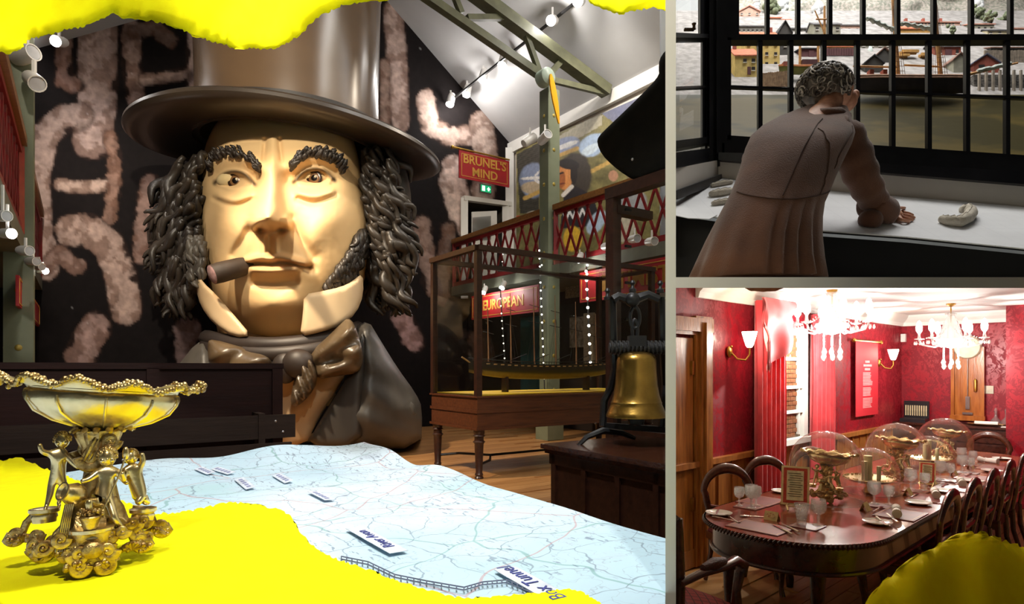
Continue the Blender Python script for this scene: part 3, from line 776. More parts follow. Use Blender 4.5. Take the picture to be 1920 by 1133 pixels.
# ---- face: relief over a rounded mask
FC = (531.0, 420.0)
face_out = [(531, 190), (600, 195), (655, 235), (674, 300), (690, 380), (694, 440), (692, 500), (672, 560), (630, 610), (570, 638), (520, 640), (460, 632), (415, 590), (392, 540), (380, 470), (376, 400), (376, 330), (384, 270), (410, 220), (460, 195)]
fo = np.array(smooth_outline(face_out, 3))
ang = np.unwrap(np.arctan2(fo[:, 1] - FC[1], fo[:, 0] - FC[0])); rad = np.hypot(fo[:, 0] - FC[0], fo[:, 1] - FC[1])
o_ = np.argsort(np.mod(ang, 2 * np.pi)); A_ = np.mod(ang, 2 * np.pi)[o_]; Rr = rad[o_]
NA, NR = 420, 130
aa = np.arange(NA) * 2 * np.pi / NA
Rb = np.interp(aa, A_, Rr, period=2 * np.pi)
rr = np.sin(np.linspace(0.02, 1, NR) * np.pi / 2) ** .9
X = FC[0] + np.outer(rr, Rb * np.cos(aa)).ravel(); Y = FC[1] + np.outer(rr, Rb * np.sin(aa)).ravel()
T = np.repeat(rr, NA)
q = np.c_[X, Y]
dep = 150 * np.sqrt(np.clip(1 - T ** 2.6, 0, 1))
def G(cx, cy, sx, sy, rot=0.0):
    c, s = math.cos(rot), math.sin(rot); x, y = X - cx, Y - cy
    return np.exp(-(((x * c + y * s) / sx) ** 2 + ((-x * s + y * c) / sy) ** 2))
def LN(pts, wdt):
    p_ = [Vector(a) for a in pts]
    for _ in range(3):
        n_ = [p_[0]]
        for a, b in zip(p_[:-1], p_[1:]): n_ += [a * .75 + b * .25, a * .25 + b * .75]
        p_ = n_ + [p_[-1]]
    pts = [(a.x, a.y) for a in p_]
    return np.exp(-(line_dist(q, pts) / wdt) ** 2)
dep += 13 * LN([(392, 302), (430, 286), (478, 298), (492, 316)], 15) + 13 * LN([(548, 314), (560, 296), (600, 288), (640, 306)], 15)   # brow ridges
dep -= 26 * G(437, 338, 40, 20) + 26 * G(586, 333, 40, 20) + 12 * G(480, 335, 13, 24) + 12 * G(540, 332, 13, 24)     # sockets
dep += 9 * LN([(405, 338), (425, 321), (455, 322), (474, 342)], 4.5) + 9 * LN([(554, 338), (574, 317), (606, 316), (622, 334)], 4.5)  # upper lids
dep += 6 * LN([(410, 346), (438, 356), (470, 348)], 5) + 6 * LN([(560, 344), (588, 350), (616, 342)], 5)
dep += 8 * LN([(412, 368), (440, 376), (470, 366)], 8) + 8 * LN([(562, 362), (590, 368), (620, 360)], 8) - 5 * LN([(400, 372), (438, 390), (476, 372)], 5) - 5 * LN([(558, 372), (590, 384), (628, 366)], 5)
# nose: ridge, tip, wings
ny = np.clip((Y - 300) / 108, 0, 1); nx = 511 - 8 * ny
hgt = (16 + 62 * ny ** 1.25) * (1 - sstep(412, 436, Y)) * sstep(280, 320, Y)
dep += hgt * np.exp(-((X - nx) / (14 + 12 * ny)) ** 2 * np.where(np.abs(X - nx) > 0, 1, 1))
dep += 30 * G(502, 405, 21, 17) + 27 * G(481, 418, 12, 13) + 27 * G(534, 419, 13, 13)
dep -= 30 * G(488, 430, 8, 6.5) + 30 * G(528, 430, 9, 6.5)
dep -= 9 * LN([(474, 412), (462, 440), (438, 478)], 9) + 9 * LN([(546, 412), (560, 444), (588, 482)], 10)
dep += 13 * G(428, 418, 34, 34) + 13 * G(620, 410, 36, 38) + 9 * G(452, 440, 20, 30) + 8 * G(584, 440, 22, 30)
dep -= 7 * LN([(505, 446), (506, 470)], 6) + 0; dep += 5 * LN([(494, 448), (494, 470)], 5) + 5 * LN([(517, 448), (518, 470)], 5)
dep += 14 * LN([(462, 490), (490, 482), (506, 486), (524, 481), (570, 494)], 6.5) + 17 * LN([(474, 507), (510, 508), (552, 505)], 8)
dep -= 13 * LN([(458, 497), (490, 494), (508, 497), (530, 493), (582, 502)], 3.4) + 10 * G(585, 502, 9, 10) + 10 * G(456, 497, 8, 9)
dep -= 11 * LN([(478, 530), (515, 534), (552, 528)], 9); dep += 24 * G(517, 572, 48, 26)
dep -= 7 * LN([(497, 262), (494, 300)], 4) + 7 * LN([(524, 262), (528, 300)], 4) + 4 * LN([(440, 268), (490, 264)], 5); dep += 6 * LN([(511, 260), (511, 305)], 8)
dep += 4 * (fbm(q, 50, 4) - .5)
hd = dep
col = np.tile(SKINC, (len(q), 1))
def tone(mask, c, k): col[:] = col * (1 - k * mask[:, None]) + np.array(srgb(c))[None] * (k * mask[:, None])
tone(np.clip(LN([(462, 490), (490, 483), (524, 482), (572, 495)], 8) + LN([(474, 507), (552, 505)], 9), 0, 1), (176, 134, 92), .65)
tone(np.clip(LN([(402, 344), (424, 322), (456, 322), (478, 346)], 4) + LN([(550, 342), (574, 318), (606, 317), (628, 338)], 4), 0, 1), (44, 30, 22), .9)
m = MB()
m.v = [tuple(HP(x, y, -d)) for x, y, d in zip(X, Y, hd)]
m.f = [(j * NA + k, j * NA + (k + 1) % NA, (j + 1) * NA + (k + 1) % NA, (j + 1) * NA + k) for j in range(NR - 1) for k in range(NA)]
m.f.append(tuple(range(NA)))
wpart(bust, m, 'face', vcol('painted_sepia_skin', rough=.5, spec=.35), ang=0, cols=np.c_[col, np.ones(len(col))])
def fd(px, py):                                       # face depth (px units) near a point
    i = np.argmin((X - px) ** 2 + (Y - py) ** 2); return -hd[i]
# back of the head and neck, so that the bust is solid
m = MB(); m.sphere(HP(535, 400, 90), (158 * S11, 160 * S11, 225 * S11), 28, 18); wpart(bust, m, 'skull', mat('dark_bust_paint', (40, 34, 28), (28, 24, 20), 3, .5))
m = MB(); m.lathe([(105 * S11, 0), (100 * S11, 60 * S11), (120 * S11, 170 * S11), (120 * S11, 260 * S11)], HP(528, 760, 70), 28); wpart(bust, m, 'neck', mat('sepia_neck', (150, 112, 66), (130, 96, 56), 3, .5))
# ---- eyes
EYW = mat('painted_eye_white', (226, 206, 160), (206, 182, 132), 3, .3)
for cx, cy in ((439, 341), (587, 336)):
    m = MB(); m.sphere(HP(cx, cy, fd(cx, cy) + 14), (29 * S11, 22 * S11, 16 * S11), 24, 16); e = wpart(bust, m, 'eye', EYW)
    for nm, r, dz, c in (('iris', 13.5, -7.6, (52, 34, 24)), ('iris_ring', 9.5, -8.6, (128, 92, 58)), ('pupil', 5.8, -9.4, (16, 10, 8)), ('glint', 2.2, -10.6, (240, 230, 200))):
        m = MB(); off = (2.5, -3) if nm == 'glint' else (0, 0)
        m.sphere(HP(cx + off[0] + 2, cy + off[1] - 2, fd(cx, cy) + 2 + dz), (r * S11, 2.0 * S11, r * S11), 18, 8)
        wpart(bust, m, nm, mat('eye_' + nm, c, None, 20, .25), mid=e)
# ---- hair: wavy tapering locks
HAIR = mat('dark_painted_hair', (62, 54, 46), (34, 29, 25), 1.6, .42, bump=.2, bscale=9)
rng = random.Random(3)
def lock(m, x0, y0, x1, y1, dep0, dep1, r, wav, ph, n=15):
    pts = []; rd = []
    for i in range(n):
        t = i / (n - 1); w = math.sin(ph + t * 9) * wav * (.3 + t)
        dx, dy = x1 - x0, y1 - y0; L = math.hypot(dx, dy)
        pts.append(HP(x0 + dx * t - dy / L * w, y0 + dy * t + dx / L * w, dep0 + (dep1 - dep0) * t + math.cos(ph + t * 9) * wav * .6))
        rd.append(r * S11 * (math.sin(math.pi * min(1, t * .85 + .12)) ** .7 + .08))
    m.tube(pts, rd, 6, flat=.75)
m = MB()
for c, r in (((350, 410, 20), (48, 50, 90)), ((350, 500, 20), (46, 50, 70)), ((320, 440, 30), (40, 40, 70)), ((725, 380, 10), (46, 60, 100)), ((735, 470, 20), (44, 50, 95)), ((712, 530, 30), (36, 40, 60))):
    m.sphere(HP(*c), (r[0] * S11, r[1] * S11, r[2] * S11), 20, 14)
wpart(bust, m, 'hair_mass', HAIR, kind='stuff')
m = MB()
for i in range(190):   # left side
    t = rng.random(); y0 = 285 + t * 235; x0 = 384 - rng.random() * 50 - t * 8
    x1 = x0 - 30 - rng.random() * 45 + (28 if y0 > 450 else 0); y1 = y0 + 50 + rng.random() * 60
    lock(m, x0, y0, max(x1, 276), min(y1, 600), -74 + rng.random() * 50, -52 + rng.random() * 50, 6 + rng.random() * 5, 6 + rng.random() * 5, rng.random() * 6)
for i in range(230):   # right side
    t = rng.random(); y0 = 276 + t * 229; x0 = 678 + rng.random() * 55 + (14 if y0 > 400 else 0)
    x1 = x0 + 14 + rng.random() * 44 - (22 if y0 > 440 else 0); y1 = y0 + 55 + rng.random() * 60
    lock(m, x0, y0, min(x1, 786), min(y1, 592), -76 + rng.random() * 50, -50 + rng.random() * 50, 6 + rng.random() * 5, 6 + rng.random() * 6, rng.random() * 6)
wpart(bust, m, 'hair', HAIR, ang=0, kind='stuff')
m = MB()
for i in range(120):
    t = rng.random(); y0 = 428 + t * 88; lx = 692 - max(0, y0 - 455) * .45; x0 = lx - rng.random() * (14 + 26 * t); x1 = x0 - 10 - rng.random() * 12; y1 = y0 + 24 + rng.random() * 12
    lock(m, x0, y0, x1, y1, fd(x0, y0) - 4 - rng.random() * 8, fd(x1, y1) - 5 - rng.random() * 8, 5 + rng.random() * 4, 4, rng.random() * 6, 9)
wpart(bust, m, 'sideburn', HAIR, ang=0)
m = MB()
for i in range(34):
    t = rng.random(); y0 = 440 + t * 60
    lock(m, 352 + rng.random() * 34, y0, 346 + rng.random() * 34, y0 + 34 + rng.random() * 16, -70 - rng.random() * 20, -74 - rng.random() * 20, 6 + rng.random() * 4, 4, rng.random() * 6, 9)
wpart(bust, m, 'sideburn', mat('grey_painted_hair', (92, 86, 76), (58, 52, 46), 2, .45, bump=.2, bscale=9), ang=0, label='greyer sideburn beside the cigar')
BROW = mat('brow_paint', (52, 42, 32), (30, 24, 20), 2, .5)
for pts in ([(394, 314), (404, 292), (428, 284), (458, 288), (482, 302), (490, 318)], [(544, 312), (552, 294), (578, 286), (606, 288), (630, 302), (640, 316)]):
    m = MB()
    for i in range(70):
        t = rng.random() * (len(pts) - 1.001); k = int(t); f = t - k
        x = pts[k][0] * (1 - f) + pts[k + 1][0] * f; y = pts[k][1] * (1 - f) + pts[k + 1][1] * f
        sg = -1 if pts[0][0] < 500 else 1
        y += (rng.random() - .5) * 13; b = fd(x, y)
        lock(m, x, y + 6, x + sg * (6 + rng.random() * 10), y - 7 - rng.random() * 4, b - 2, b - 9, 3.6 + rng.random() * 1.6, 1.5, rng.random() * 6, 6)
    wpart(bust, m, 'eyebrow', BROW, ang=0)
# ---- ear
m = MB(); pts = [HP(694 + 15 * math.cos(a) * (1 - .25 * (math.sin(a) > 0)), 448 + 30 * math.sin(a), -18 + 8 * math.cos(a)) for a in np.linspace(-2.6, 2.4, 18)]
m.tube(pts, [6 * S11 * (.6 + .4 * math.sin(i / 17 * math.pi)) for i in range(18)], 8); m.sphere(HP(698, 448, -10), (10 * S11, 10 * S11, 24 * S11), 14, 10); m.sphere(HP(697, 472, -20), (8 * S11, 7 * S11, 9 * S11), 12, 8)
wpart(bust, m, 'ear', mat('sepia_ear', (214, 182, 112), (190, 150, 88), 3, .45))
# ---- hat: crown and rolled brim
HATB = mat('brown_black_hat_paint', (62, 52, 42), (48, 40, 33), .8, .36, spec=.6)
hz = 5.2
def brim_pt(a, r, lift=0):
    x = math.cos(a) * 284 * r; y = math.sin(a) * 215 * r            # y: depth, negative = near
    tilt = -.075
    c = P(541, 276, HD)
    return Vector((c.x + x * S11, c.y + y * S11, c.z + x * S11 * tilt + lift * S11 - abs(x * S11) ** 2 * .031 * r))
m = MB()
prof = [(.55, 6), (.7, 3), (.85, 0), (.95, 1), (.985, 5), (1.0, 10), (.995, 16), (.97, 20), (.93, 18), (.85, 13), (.7, 14), (.55, 16)]
m.grid(96, len(prof), lambda i, j: brim_pt(i * 2 * math.pi, *prof[round(j * (len(prof) - 1))]), cu=True, cv=True)
wpart(bust, m, 'hat_brim', HATB)
m = MB()
def crown_pt(i, j):
    a = i * 2 * math.pi; r = .585 + .03 * abs(j - .35) + (.02 if j > .97 else 0)
    b = brim_pt(a, r); b.z = P(541, 276, HD).z + (b.z - P(541, 276, HD).z) * (1 - j) + j * 2.6
    return b
m.grid(72, 16, crown_pt, cu=True); k = len(m.v); m.f.append(tuple(i * 16 + 15 for i in range(72)))
wpart(bust, m, 'hat_crown', mat('hat_satin_brown', (104, 82, 60), (80, 62, 46), .5, .25, spec=.7))
m = MB(); m.grid(72, 4, lambda i, j: crown_pt(i, .02 + .16 * j) + (crown_pt(i, .1) - Vector((P(541, 0, HD).x, HD, crown_pt(i, .1).z))).normalized() * .02, cu=True)
wpart(bust, m, 'hat_band', mat('dark_hat_band', (38, 31, 26), None, 2, .5))
# ---- cigar
m = MB(); a, b = HP(470, 496, fd(470, 496) + 6), HP(398, 515, fd(470, 496) - 36)
m.tube([a, a.lerp(b, .3), a.lerp(b, .8), b], [13 * S11, 16 * S11, 17 * S11, 16 * S11], 18); cg = wpart(bust, m, 'cigar', mat('cigar_leaf', (62, 46, 32), (44, 33, 24), 2.5, .6, bump=.3, bscale=8))
m = MB(); dr = (b - a).normalized(); R = dr.to_track_quat('Z', 'Y').to_matrix()
m.sphere(b, (15.5 * S11, 15.5 * S11, 4 * S11), 18, 10, R); wpart(bust, m, 'ash', mat('pink_grey_ash', (176, 140, 138), (104, 76, 76), 5, .8, bump=1.0, bscale=7), mid=cg)
# ---- collar, neckcloth, bow tie, shirt, coat
COLL = mat('painted_cream_collar', (222, 196, 158), (206, 176, 134), .8, .45)
def cyl(px, py): return HD - (118 * math.sqrt(max(0, 1 - ((px - 525) / 168) ** 2)) + 4) * S11
m = MB(); pillow(m, [(371, 512), (381, 530), (405, 552), (438, 590), (472, 630), (440, 634), (400, 608), (376, 574), (368, 545)], lambda x, y: cyl(x, y) - 30 * S11, .07, 9, .08, 7); wpart(bust, m, 'collar', COLL, ang=0)
m = MB(); pillow(m, [(570, 552), (605, 546), (640, 538), (660, 528), (680, 512), (682, 552), (668, 588), (640, 610), (600, 624), (562, 632), (568, 590)], lambda x, y: cyl(x, y) - 32 * S11, .07, 9, .08, 7); wpart(bust, m, 'collar', COLL, ang=0)
CRAV = mat('dark_cravat_cloth', (58, 46, 38), (40, 32, 28), 1.0, .5)
m = MB()
for i, (dy, r, o) in enumerate(((0, 15, 22), (16, 15, 28), (31, 14, 24), (44, 12, 18))):
    pts = [HP(x, 622 + dy + 26 * (1 - ((x - 525) / 155) ** 2) - (x - 525) * .05, (cyl(x, 0) - HD) / S11 - o + 30 * (abs(x - 525) / 155) ** 3) for x in np.linspace(388, 672, 20)]
    m.tube(pts, r * S11, 10)
wpart(bust, m, 'neckcloth', CRAV, ang=0)
SAT = mat('olive_brown_satin', (104, 86, 62), (70, 57, 42), .9, .34, spec=.6)
bd = lambda x, y: HD - 150 * S11
m = MB(); pillow(m, [(584, 658), (612, 634), (640, 606), (652, 596), (664, 606), (676, 640), (682, 676), (672, 700), (630, 706), (596, 712), (580, 690)], bd, .24, 34, .1, 8, extra=lambda x, y: -.16 * math.exp(-((x - 636) / 26) ** 2 - ((y - 676 + (x - 636) * .15) / 10) ** 2) + .05 * math.sin(x * .09 + y * .13)); bt = wpart(bust, m, 'bow_tie', SAT, ang=0)
m = MB(); pillow(m, [(388, 640), (400, 636), (450, 650), (500, 664), (520, 680), (500, 700), (440, 706), (392, 690)], bd, .22, 34, .1, 8, extra=lambda x, y: .05 * math.sin(x * .07 + y * .12)); wpart(bust, m, 'bow_wing', SAT, ang=0, mid=bt)
m = MB(); pillow(m, [(560, 684), (576, 670), (590, 680), (596, 716), (580, 744), (556, 764), (544, 758), (548, 726)], lambda x, y: HD - 164 * S11, .16, 18, .08, 7, extra=lambda x, y: .05 * math.sin((x - y * .4) * .35)); wpart(bust, m, 'bow_tail', SAT, ang=0, mid=bt)
m = MB(); m.sphere(HP(560, 682, -165), (26 * S11, 20 * S11, 24 * S11), 18, 12); m.sphere(HP(535, 690, -158), (22 * S11, 16 * S11, 26 * S11), 16, 10); wpart(bust, m, 'bow_knot', CRAV, mid=bt)
m = MB(); pillow(m, [(440, 670), (560, 660), (652, 690), (640, 720), (600, 780), (570, 842), (450, 842)], lambda x, y: HD - (96 - .0 * y) * S11, .18, 60, .2, 12, extra=lambda x, y: .03 * math.sin(y * .08 + x * .05)); wpart(bust, m, 'shirt_front', mat('painted_cream_shirt', (190, 164, 128), (168, 140, 104), .7, .5), ang=0)
COAT = mat('charcoal_painted_coat', (112, 106, 96), (60, 56, 51), .9, .45, stretch=(1, 1, .35), bump=.12, bscale=5)
fl = lambda x: 842 + 0 * x
m = MB(); pillow(m, [(664, 616), (690, 600), (712, 636), (745, 690), (780, 738), (792, 765), (790, 842), (660, 842), (570, 842), (610, 770), (656, 700)], lambda x, y: HD - (78 - max(0, x - 690) * .5) * S11, .55, 70, 1.6, 11, extra=lambda x, y: .02 * math.sin(y * .11 - x * .06)); wpart(bust, m, 'coat', COAT, ang=0)
m = MB(); pillow(m, [(392, 640), (370, 640), (330, 690), (285, 760), (285, 842), (500, 842), (470, 770), (430, 700)], lambda x, y: HD - 78 * S11, .5, 70, 1.6, 14); wpart(bust, m, 'coat', COAT, ang=0)
LAP = mat('dark_lapel_paint', (76, 72, 66), (44, 41, 38), .9, .45, stretch=(1, 1, .35))
m = MB(); pillow(m, [(672, 640), (682, 618), (684, 680), (680, 760), (678, 838), (572, 838), (600, 790), (640, 726), (662, 690)], lambda x, y: HD - 132 * S11, .1, 16, .1, 9); wpart(bust, m, 'lapel', LAP, ang=0)
m = MB(); pillow(m, [(700, 770), (690, 750), (700, 690), (742, 730), (788, 768), (762, 800), (740, 812), (716, 790)], lambda x, y: HD - (116 - max(0, x - 690) * .5) * S11, .07, 12, .1, 9); wpart(bust, m, 'pocket_flap', COAT, ang=0)
# ================================================================ furniture of the hall
MAHO = wood('dark_mahogany', (58, 32, 22), (38, 20, 14), rough=.32, scale=2.5, bump=.05)
MAHOL = wood('mahogany_base', (92, 52, 30), (66, 34, 20), rough=.3, scale=3, bump=.05)
DKW = wood('near_black_bench_wood', (42, 31, 26), (32, 23, 19), rough=.6, scale=2, spec=.15)
PANW = wood('bench_panel_wood', (36, 15, 12), (27, 11, 9), rough=.6, scale=2, spec=.15)
IRON = mat('black_iron', (26, 25, 27), (18, 17, 18), 12, .42, .3)
# ---- high-backed bench
be = thing('high_backed_bench', 'long dark wooden bench with a tall panelled back in front of the bust', 'bench', UV(6.36, -1.0, 0), MAIN_ROT)
X0, X1 = -2.2, 2.69        # local x along v; bench end at v = 1.69
def bp(name, a, b, mt, parent=be, sm=False): m = MB(); m.box2(a, b); return m.obj(name, mt, parent, smooth=sm)
bp('back_panel', (X0, .25, .25), (X1, .31, 1.3), PANW)
bp('top_rail', (X0, .22, 1.29), (X1 + .02, .34, 1.345), PANW)
bp('bottom_rail', (X0, .22, .2), (X1, .26, .36), PANW)
for x in (X0 + .04, .35, 1.55, X1 - .04): bp('stile', (x - .05, .22, .25), (x + .05, .26, 1.3), PANW)
SL = [(.84, .614, -.02, .02), (.577, .35, -.11, -.04)]
for i, (z1, z0, y0, dx) in enumerate(SL):
    m = MB(); m.box2((X0, y0, z0), (X1 + .05 + dx, y0 + .04, z1)); s = m.obj('slat', DKW, be, smooth=False)
    for x, z in ((X1 - .12, z1 - .06), (X1 - .05, z0 + .06), (1.3, z1 - .06), (0, z1 - .06)):
        m = MB(); m.sphere((x, y0 - .004, z), (.012, .006, .012), 8, 6); m.obj('bolt', mat('bright_bolt', (200, 200, 205), None, 9, .3, .8), s)
for x in (X0 + .3, .2, X1 - .25):
    bp('leg', (x - .04, -.06, 0), (x + .04, .24, .34), DKW); bp('support', (x - .03, -.04, .3), (x + .03, .25, .86), DKW)
bp('seat', (X0, -.6, .38), (X1, -.12, .42), DKW) if False else None
# ---- relief map table
TU0, TU1, TV0, TV1, TZ = .5, 4.62, -1.9, 1.80, .62
mt_ = thing('relief_map_table', 'low table carrying a pale blue projected relief map', 'map table', UV(2.6, 0, 0), MAIN_ROT)
def mapmat():
    m = bpy.data.materials.new('projected_map'); nt, N, L, B = _nodes(m)
    B.inputs['Roughness'].default_value = .75; B.inputs['Specular IOR Level'].default_value = .2
    tc = N.new('ShaderNodeTexCoord')
    def noise(sc, det=3):
        n = N.new('ShaderNodeTexNoise'); n.inputs['Scale'].default_value = sc; n.inputs['Detail'].default_value = det; L.new(tc.outputs['Object'], n.inputs['Vector']); return n
    def mixc(fac, a, b):
        x = N.new('ShaderNodeMix'); x.data_type = 'RGBA'
        L.new(fac, x.inputs[0])
        for sock, v in ((x.inputs[6], a), (x.inputs[7], b)):
            if isinstance(v, tuple): sock.default_value = (*srgb(v), 1)
            else: L.new(v, sock)
        return x.outputs[2]
    def rng_(o, a, b, c=0., d=1.):
        x = N.new('ShaderNodeMapRange'); x.inputs[1].default_value = a; x.inputs[2].default_value = b; x.inputs[3].default_value = c; x.inputs[4].default_value = d; L.new(o, x.inputs[0]); return x.outputs[0]
    big = noise(.9, 2); col = mixc(rng_(big.outputs['Fac'], .42, .62), (214, 230, 242), (186, 212, 226))
    med = noise(5, 4); col = mixc(rng_(med.outputs['Fac'], .56, .72, 0, .5), col, (186, 198, 214))
    gr = noise(1.4, 2); col = mixc(rng_(gr.outputs['Fac'], .58, .7, 0, .35), col, (160, 200, 196))
    def roads(sc, wd, c, k, warp=.35):
        nz = noise(sc * .8, 3); va = N.new('ShaderNodeVectorMath'); va.operation = 'MULTIPLY_ADD'; va.inputs[1].default_value = (warp, warp, 0)
        L.new(nz.outputs['Color'], va.inputs[0]); L.new(tc.outputs['Object'], va.inputs[2])
        vo = N.new('ShaderNodeTexVoronoi'); vo.voronoi_dimensions = '2D'; vo.feature = 'DISTANCE_TO_EDGE'; vo.inputs['Scale'].default_value = sc; L.new(va.outputs[0], vo.inputs['Vector'])
        return mixc(rng_(vo.outputs['Distance'], wd, wd * 1.9, k, 0), col, c)
    col = roads(9, .012, (140, 152, 170), .4); col = roads(4.2, .009, (110, 122, 142), .6); col = roads(1.1, .004, (186, 120, 116), .5, .6); col = roads(1.5, .005, (96, 150, 140), .5, .7)
    # small script-like ticks
    st = N.new('ShaderNodeMapping'); st.inputs['Scale'].default_value = (60, 14, 1); st.inputs['Rotation'].default_value = (0, 0, .5); L.new(tc.outputs['Object'], st.inputs[0])
    n5 = N.new('ShaderNodeTexNoise'); n5.inputs['Scale'].default_value = 1; n5.inputs['Detail'].default_value = 2; L.new(st.outputs[0], n5.inputs['Vector'])
    msk = noise(2.3, 2); mu = N.new('ShaderNodeMath'); mu.operation = 'MULTIPLY'
    L.new(rng_(n5.outputs['Fac'], .62, .66, 0, .6), mu.inputs[0]); L.new(rng_(msk.outputs['Fac'], .46, .52), mu.inputs[1])
    col = mixc(mu.outputs[0], col, (92, 104, 130))
    L.new(col, B.inputs['Base Color'])
    return m
def relief(u, v):
    p = np.array([[u, v]])
    h = .05 * (mnoise.noise(Vector((u * .9, v * .9, 3.1))) + .3) + .03 * mnoise.noise(Vector((u * 2.4, v * 2.4, 7.7)))
    edge = max(0, 1 - (TU1 - u) / .9) * .05 + max(0, 1 - (TV1 - v) / .5) * .055
    ripple = .014 * math.sin(u * 7 + v * 2) * max(0, 1 - (TV1 - v) / .6) + .018 * math.sin(v * 6.5) * max(0, 1 - (TU1 - u) / .6)
    flat = sstep(.1, 1.0, np.array((TU1 - u) * .5 + (TV1 - v) * .5 - .2))
    return TZ + .03 + max(-.02, h + edge + ripple) * (1 - .75 * float(flat))
m = MB(); m.grid(150, 150, lambda i, j: UV(TU0 + (TU1 - TU0) * i, TV0 + (TV1 - TV0) * j, relief(TU0 + (TU1 - TU0) * i, TV0 + (TV1 - TV0) * j)))
MAPM = mapmat()
wpart(mt_, m, 'relief_surface', MAPM, ang=0, clip=CM, fill=False)
m = MB(); m.prism([UV(TU0, TV0, .4), UV(TU1 + .06, TV0, .4), UV(TU1 + .06, TV1 + .06, .4), UV(TU0, TV1 + .06, .4)], (0, 0, TZ - .4)); wpart(mt_, m, 'rim', MAHO, smooth=False, clip=CM)
for u, v in ((TU0 + .2, TV0 + .2), (TU1 - .2, TV0 + .2), (TU1 - .2, TV1 - .2), (TU0 + 1.2, TV1 - .9)):
    m = MB(); m.prism([UV(u - .06, v - .06), UV(u + .06, v - .06), UV(u + .06, v + .06), UV(u - .06, v + .06)], (0, 0, .42)); wpart(mt_, m, 'leg', MAHO, smooth=False)
def table_pt(px, py, lift=0.0):
    """meet the map surface along a photo ray"""
    z = TZ + .04
    for _ in range(12):
        d = (CAMZ - z) * F / max(py - CY, 1); p = P(px, py, d); u = UX * p.x + UY * p.y; v = VX * p.x + VY * p.y
        z = .5 * z + .5 * (relief(u, v) + lift)
    return P(px, py, d)
LBLW = mat('label_white', (226, 234, 246), None, 9, .8); LBLB = mat('label_blue', (70, 76, 150), None, 9, .8)
def map_label(body, px0, py0, px1, py1, hpx, size):
    a, b = table_pt(px0, py0, .012), table_pt(px1, py1, .012); x = (b - a); L = x.length
    fm = frame_mat((a + b) / 2, x, table_pt(px0, py0 - 20, .012) - a)
    m = MB(); h = hpx
    m.prism([fm @ Vector(p) for p in ((-L / 2, -h / 2, 0), (L / 2, -h / 2, 0), (L / 2, h / 2, 0), (-L / 2, h / 2, 0))], (0, 0, .002)); s = wpart(mt_, m, 'map_label', LBLW, smooth=False)
    if body is None:
        m = MB()
        for k in range(5): m.box(fm @ Vector(((k - 2) * L * .17, 0, .003)), (L * .1, h * .4, .001), fm.to_3x3())
        wpart(mt_, m, 'label_scribble', mat('label_scribble', (150, 156, 196), None, 9, .8), smooth=False, mid=s); return
    o = text(body, fm @ Matrix.Translation((0, 0, .004)) @ Matrix.Rotation(math.pi, 4, 'Z'), size, LBLB, None, 'label_lettering', .0006); o.data.transform(inv_of(mt_)); o.parent = s
map_label('Box Tunnel', 946, 1066, 1050, 1124, .075, .07)
map_label('River Avon', 664, 990, 748, 1036, .07, .06)
for i, (a, b) in enumerate((((372, 878), (396, 888)), ((402, 878), (434, 888)), ((448, 898), (470, 916)), ((518, 890), (542, 904)), ((586, 922), (618, 938)))):
    map_label(None, *a, *b, .05, .04)
# railway line on the map
m = MB(); rail = [(640, 1046), (690, 1056), (740, 1080), (800, 1092), (870, 1104), (905, 1094), (950, 1090), (1000, 1110)]
for off in (-2.6, 2.6):
    m.tube([table_pt(x, y + off, .012) for x, y in rail], .0022, 5)
for i in range(len(rail) - 1):
    for k in range(5):
        t = k / 5; x = rail[i][0] * (1 - t) + rail[i + 1][0] * t; y = rail[i][1] * (1 - t) + rail[i + 1][1] * t
        m.tube([table_pt(x, y - 2.6, .012), table_pt(x, y + 2.6, .012)], .002, 4)
wpart(mt_, m, 'map_railway_line', mat('map_ink', (108, 116, 140), None, 9, .8), smooth=False)

# ---- glass case with ship model
def turned_leg(m, c, h, r):
    prof = [(r * .9, 0), (r * 1.0, .02 * h), (r * .75, .05 * h), (r * .9, .09 * h), (r * .72, .12 * h), (r * .95, .62 * h), (r * 1.0, .72 * h), (r * 1.35, .76 * h), (r * 1.0, .79 * h), (r * 1.0, .86 * h), (r * 1.35, .88 * h), (r * 1.05, .91 * h), (r * 1.2, .93 * h), (r * 1.2, h)]
    m.lathe(prof, c, 18)
ca = Vector(P(895, 900, 7.27)); cc = (UX * ca.x + UY * ca.y, VX * ca.x + VY * ca.y)
CL, CW, CH0, CHB, CHT = 2.95, 1.15, .57, .97, 2.72
case = thing('display_case', 'mahogany glass display case on turned legs holding a long ship model', 'display case', UV(cc[0], cc[1], 0), MAIN_ROT)
for x, y in ((.06, .06), (.06, CW - .06), (CL - .06, .06), (CL - .06, CW - .06)):
    m = MB(); turned_leg(m, (x, y, 0), CH0, .055); m.obj('leg', MAHO, case)
m = MB(); m.box2((-.02, -.02, CH0), (CL + .02, CW + .02, CH0 + .03)); m.box2((0, 0, CH0 + .03), (CL, CW, CH0 + .2)); m.box2((-.015, -.015, CH0 + .2), (CL + .015, CW + .015, CH0 + .235)); m.box2((0, 0, CH0 + .235), (CL, CW, CHB - .02)); m.box2((-.02, -.02, CHB - .02), (CL + .02, CW + .02, CHB))
m.obj('base', MAHOL, case, smooth=False)
m = MB(); m.box2((.05, .05, CHB), (CL - .05, CW - .05, CHB + .015)); m.obj('yellow_deck', mat('yellow_baize', (236, 196, 40), (226, 184, 30), 8, .6), case, smooth=False)
for x, y in ((.025, .025), (.025, CW - .025), (CL - .025, .025), (CL - .025, CW - .025)):
    m = MB(); m.box2((x - .035, y - .035, CHB), (x + .035, y + .035, CHT)); m.obj('post', MAHO, case, smooth=False)
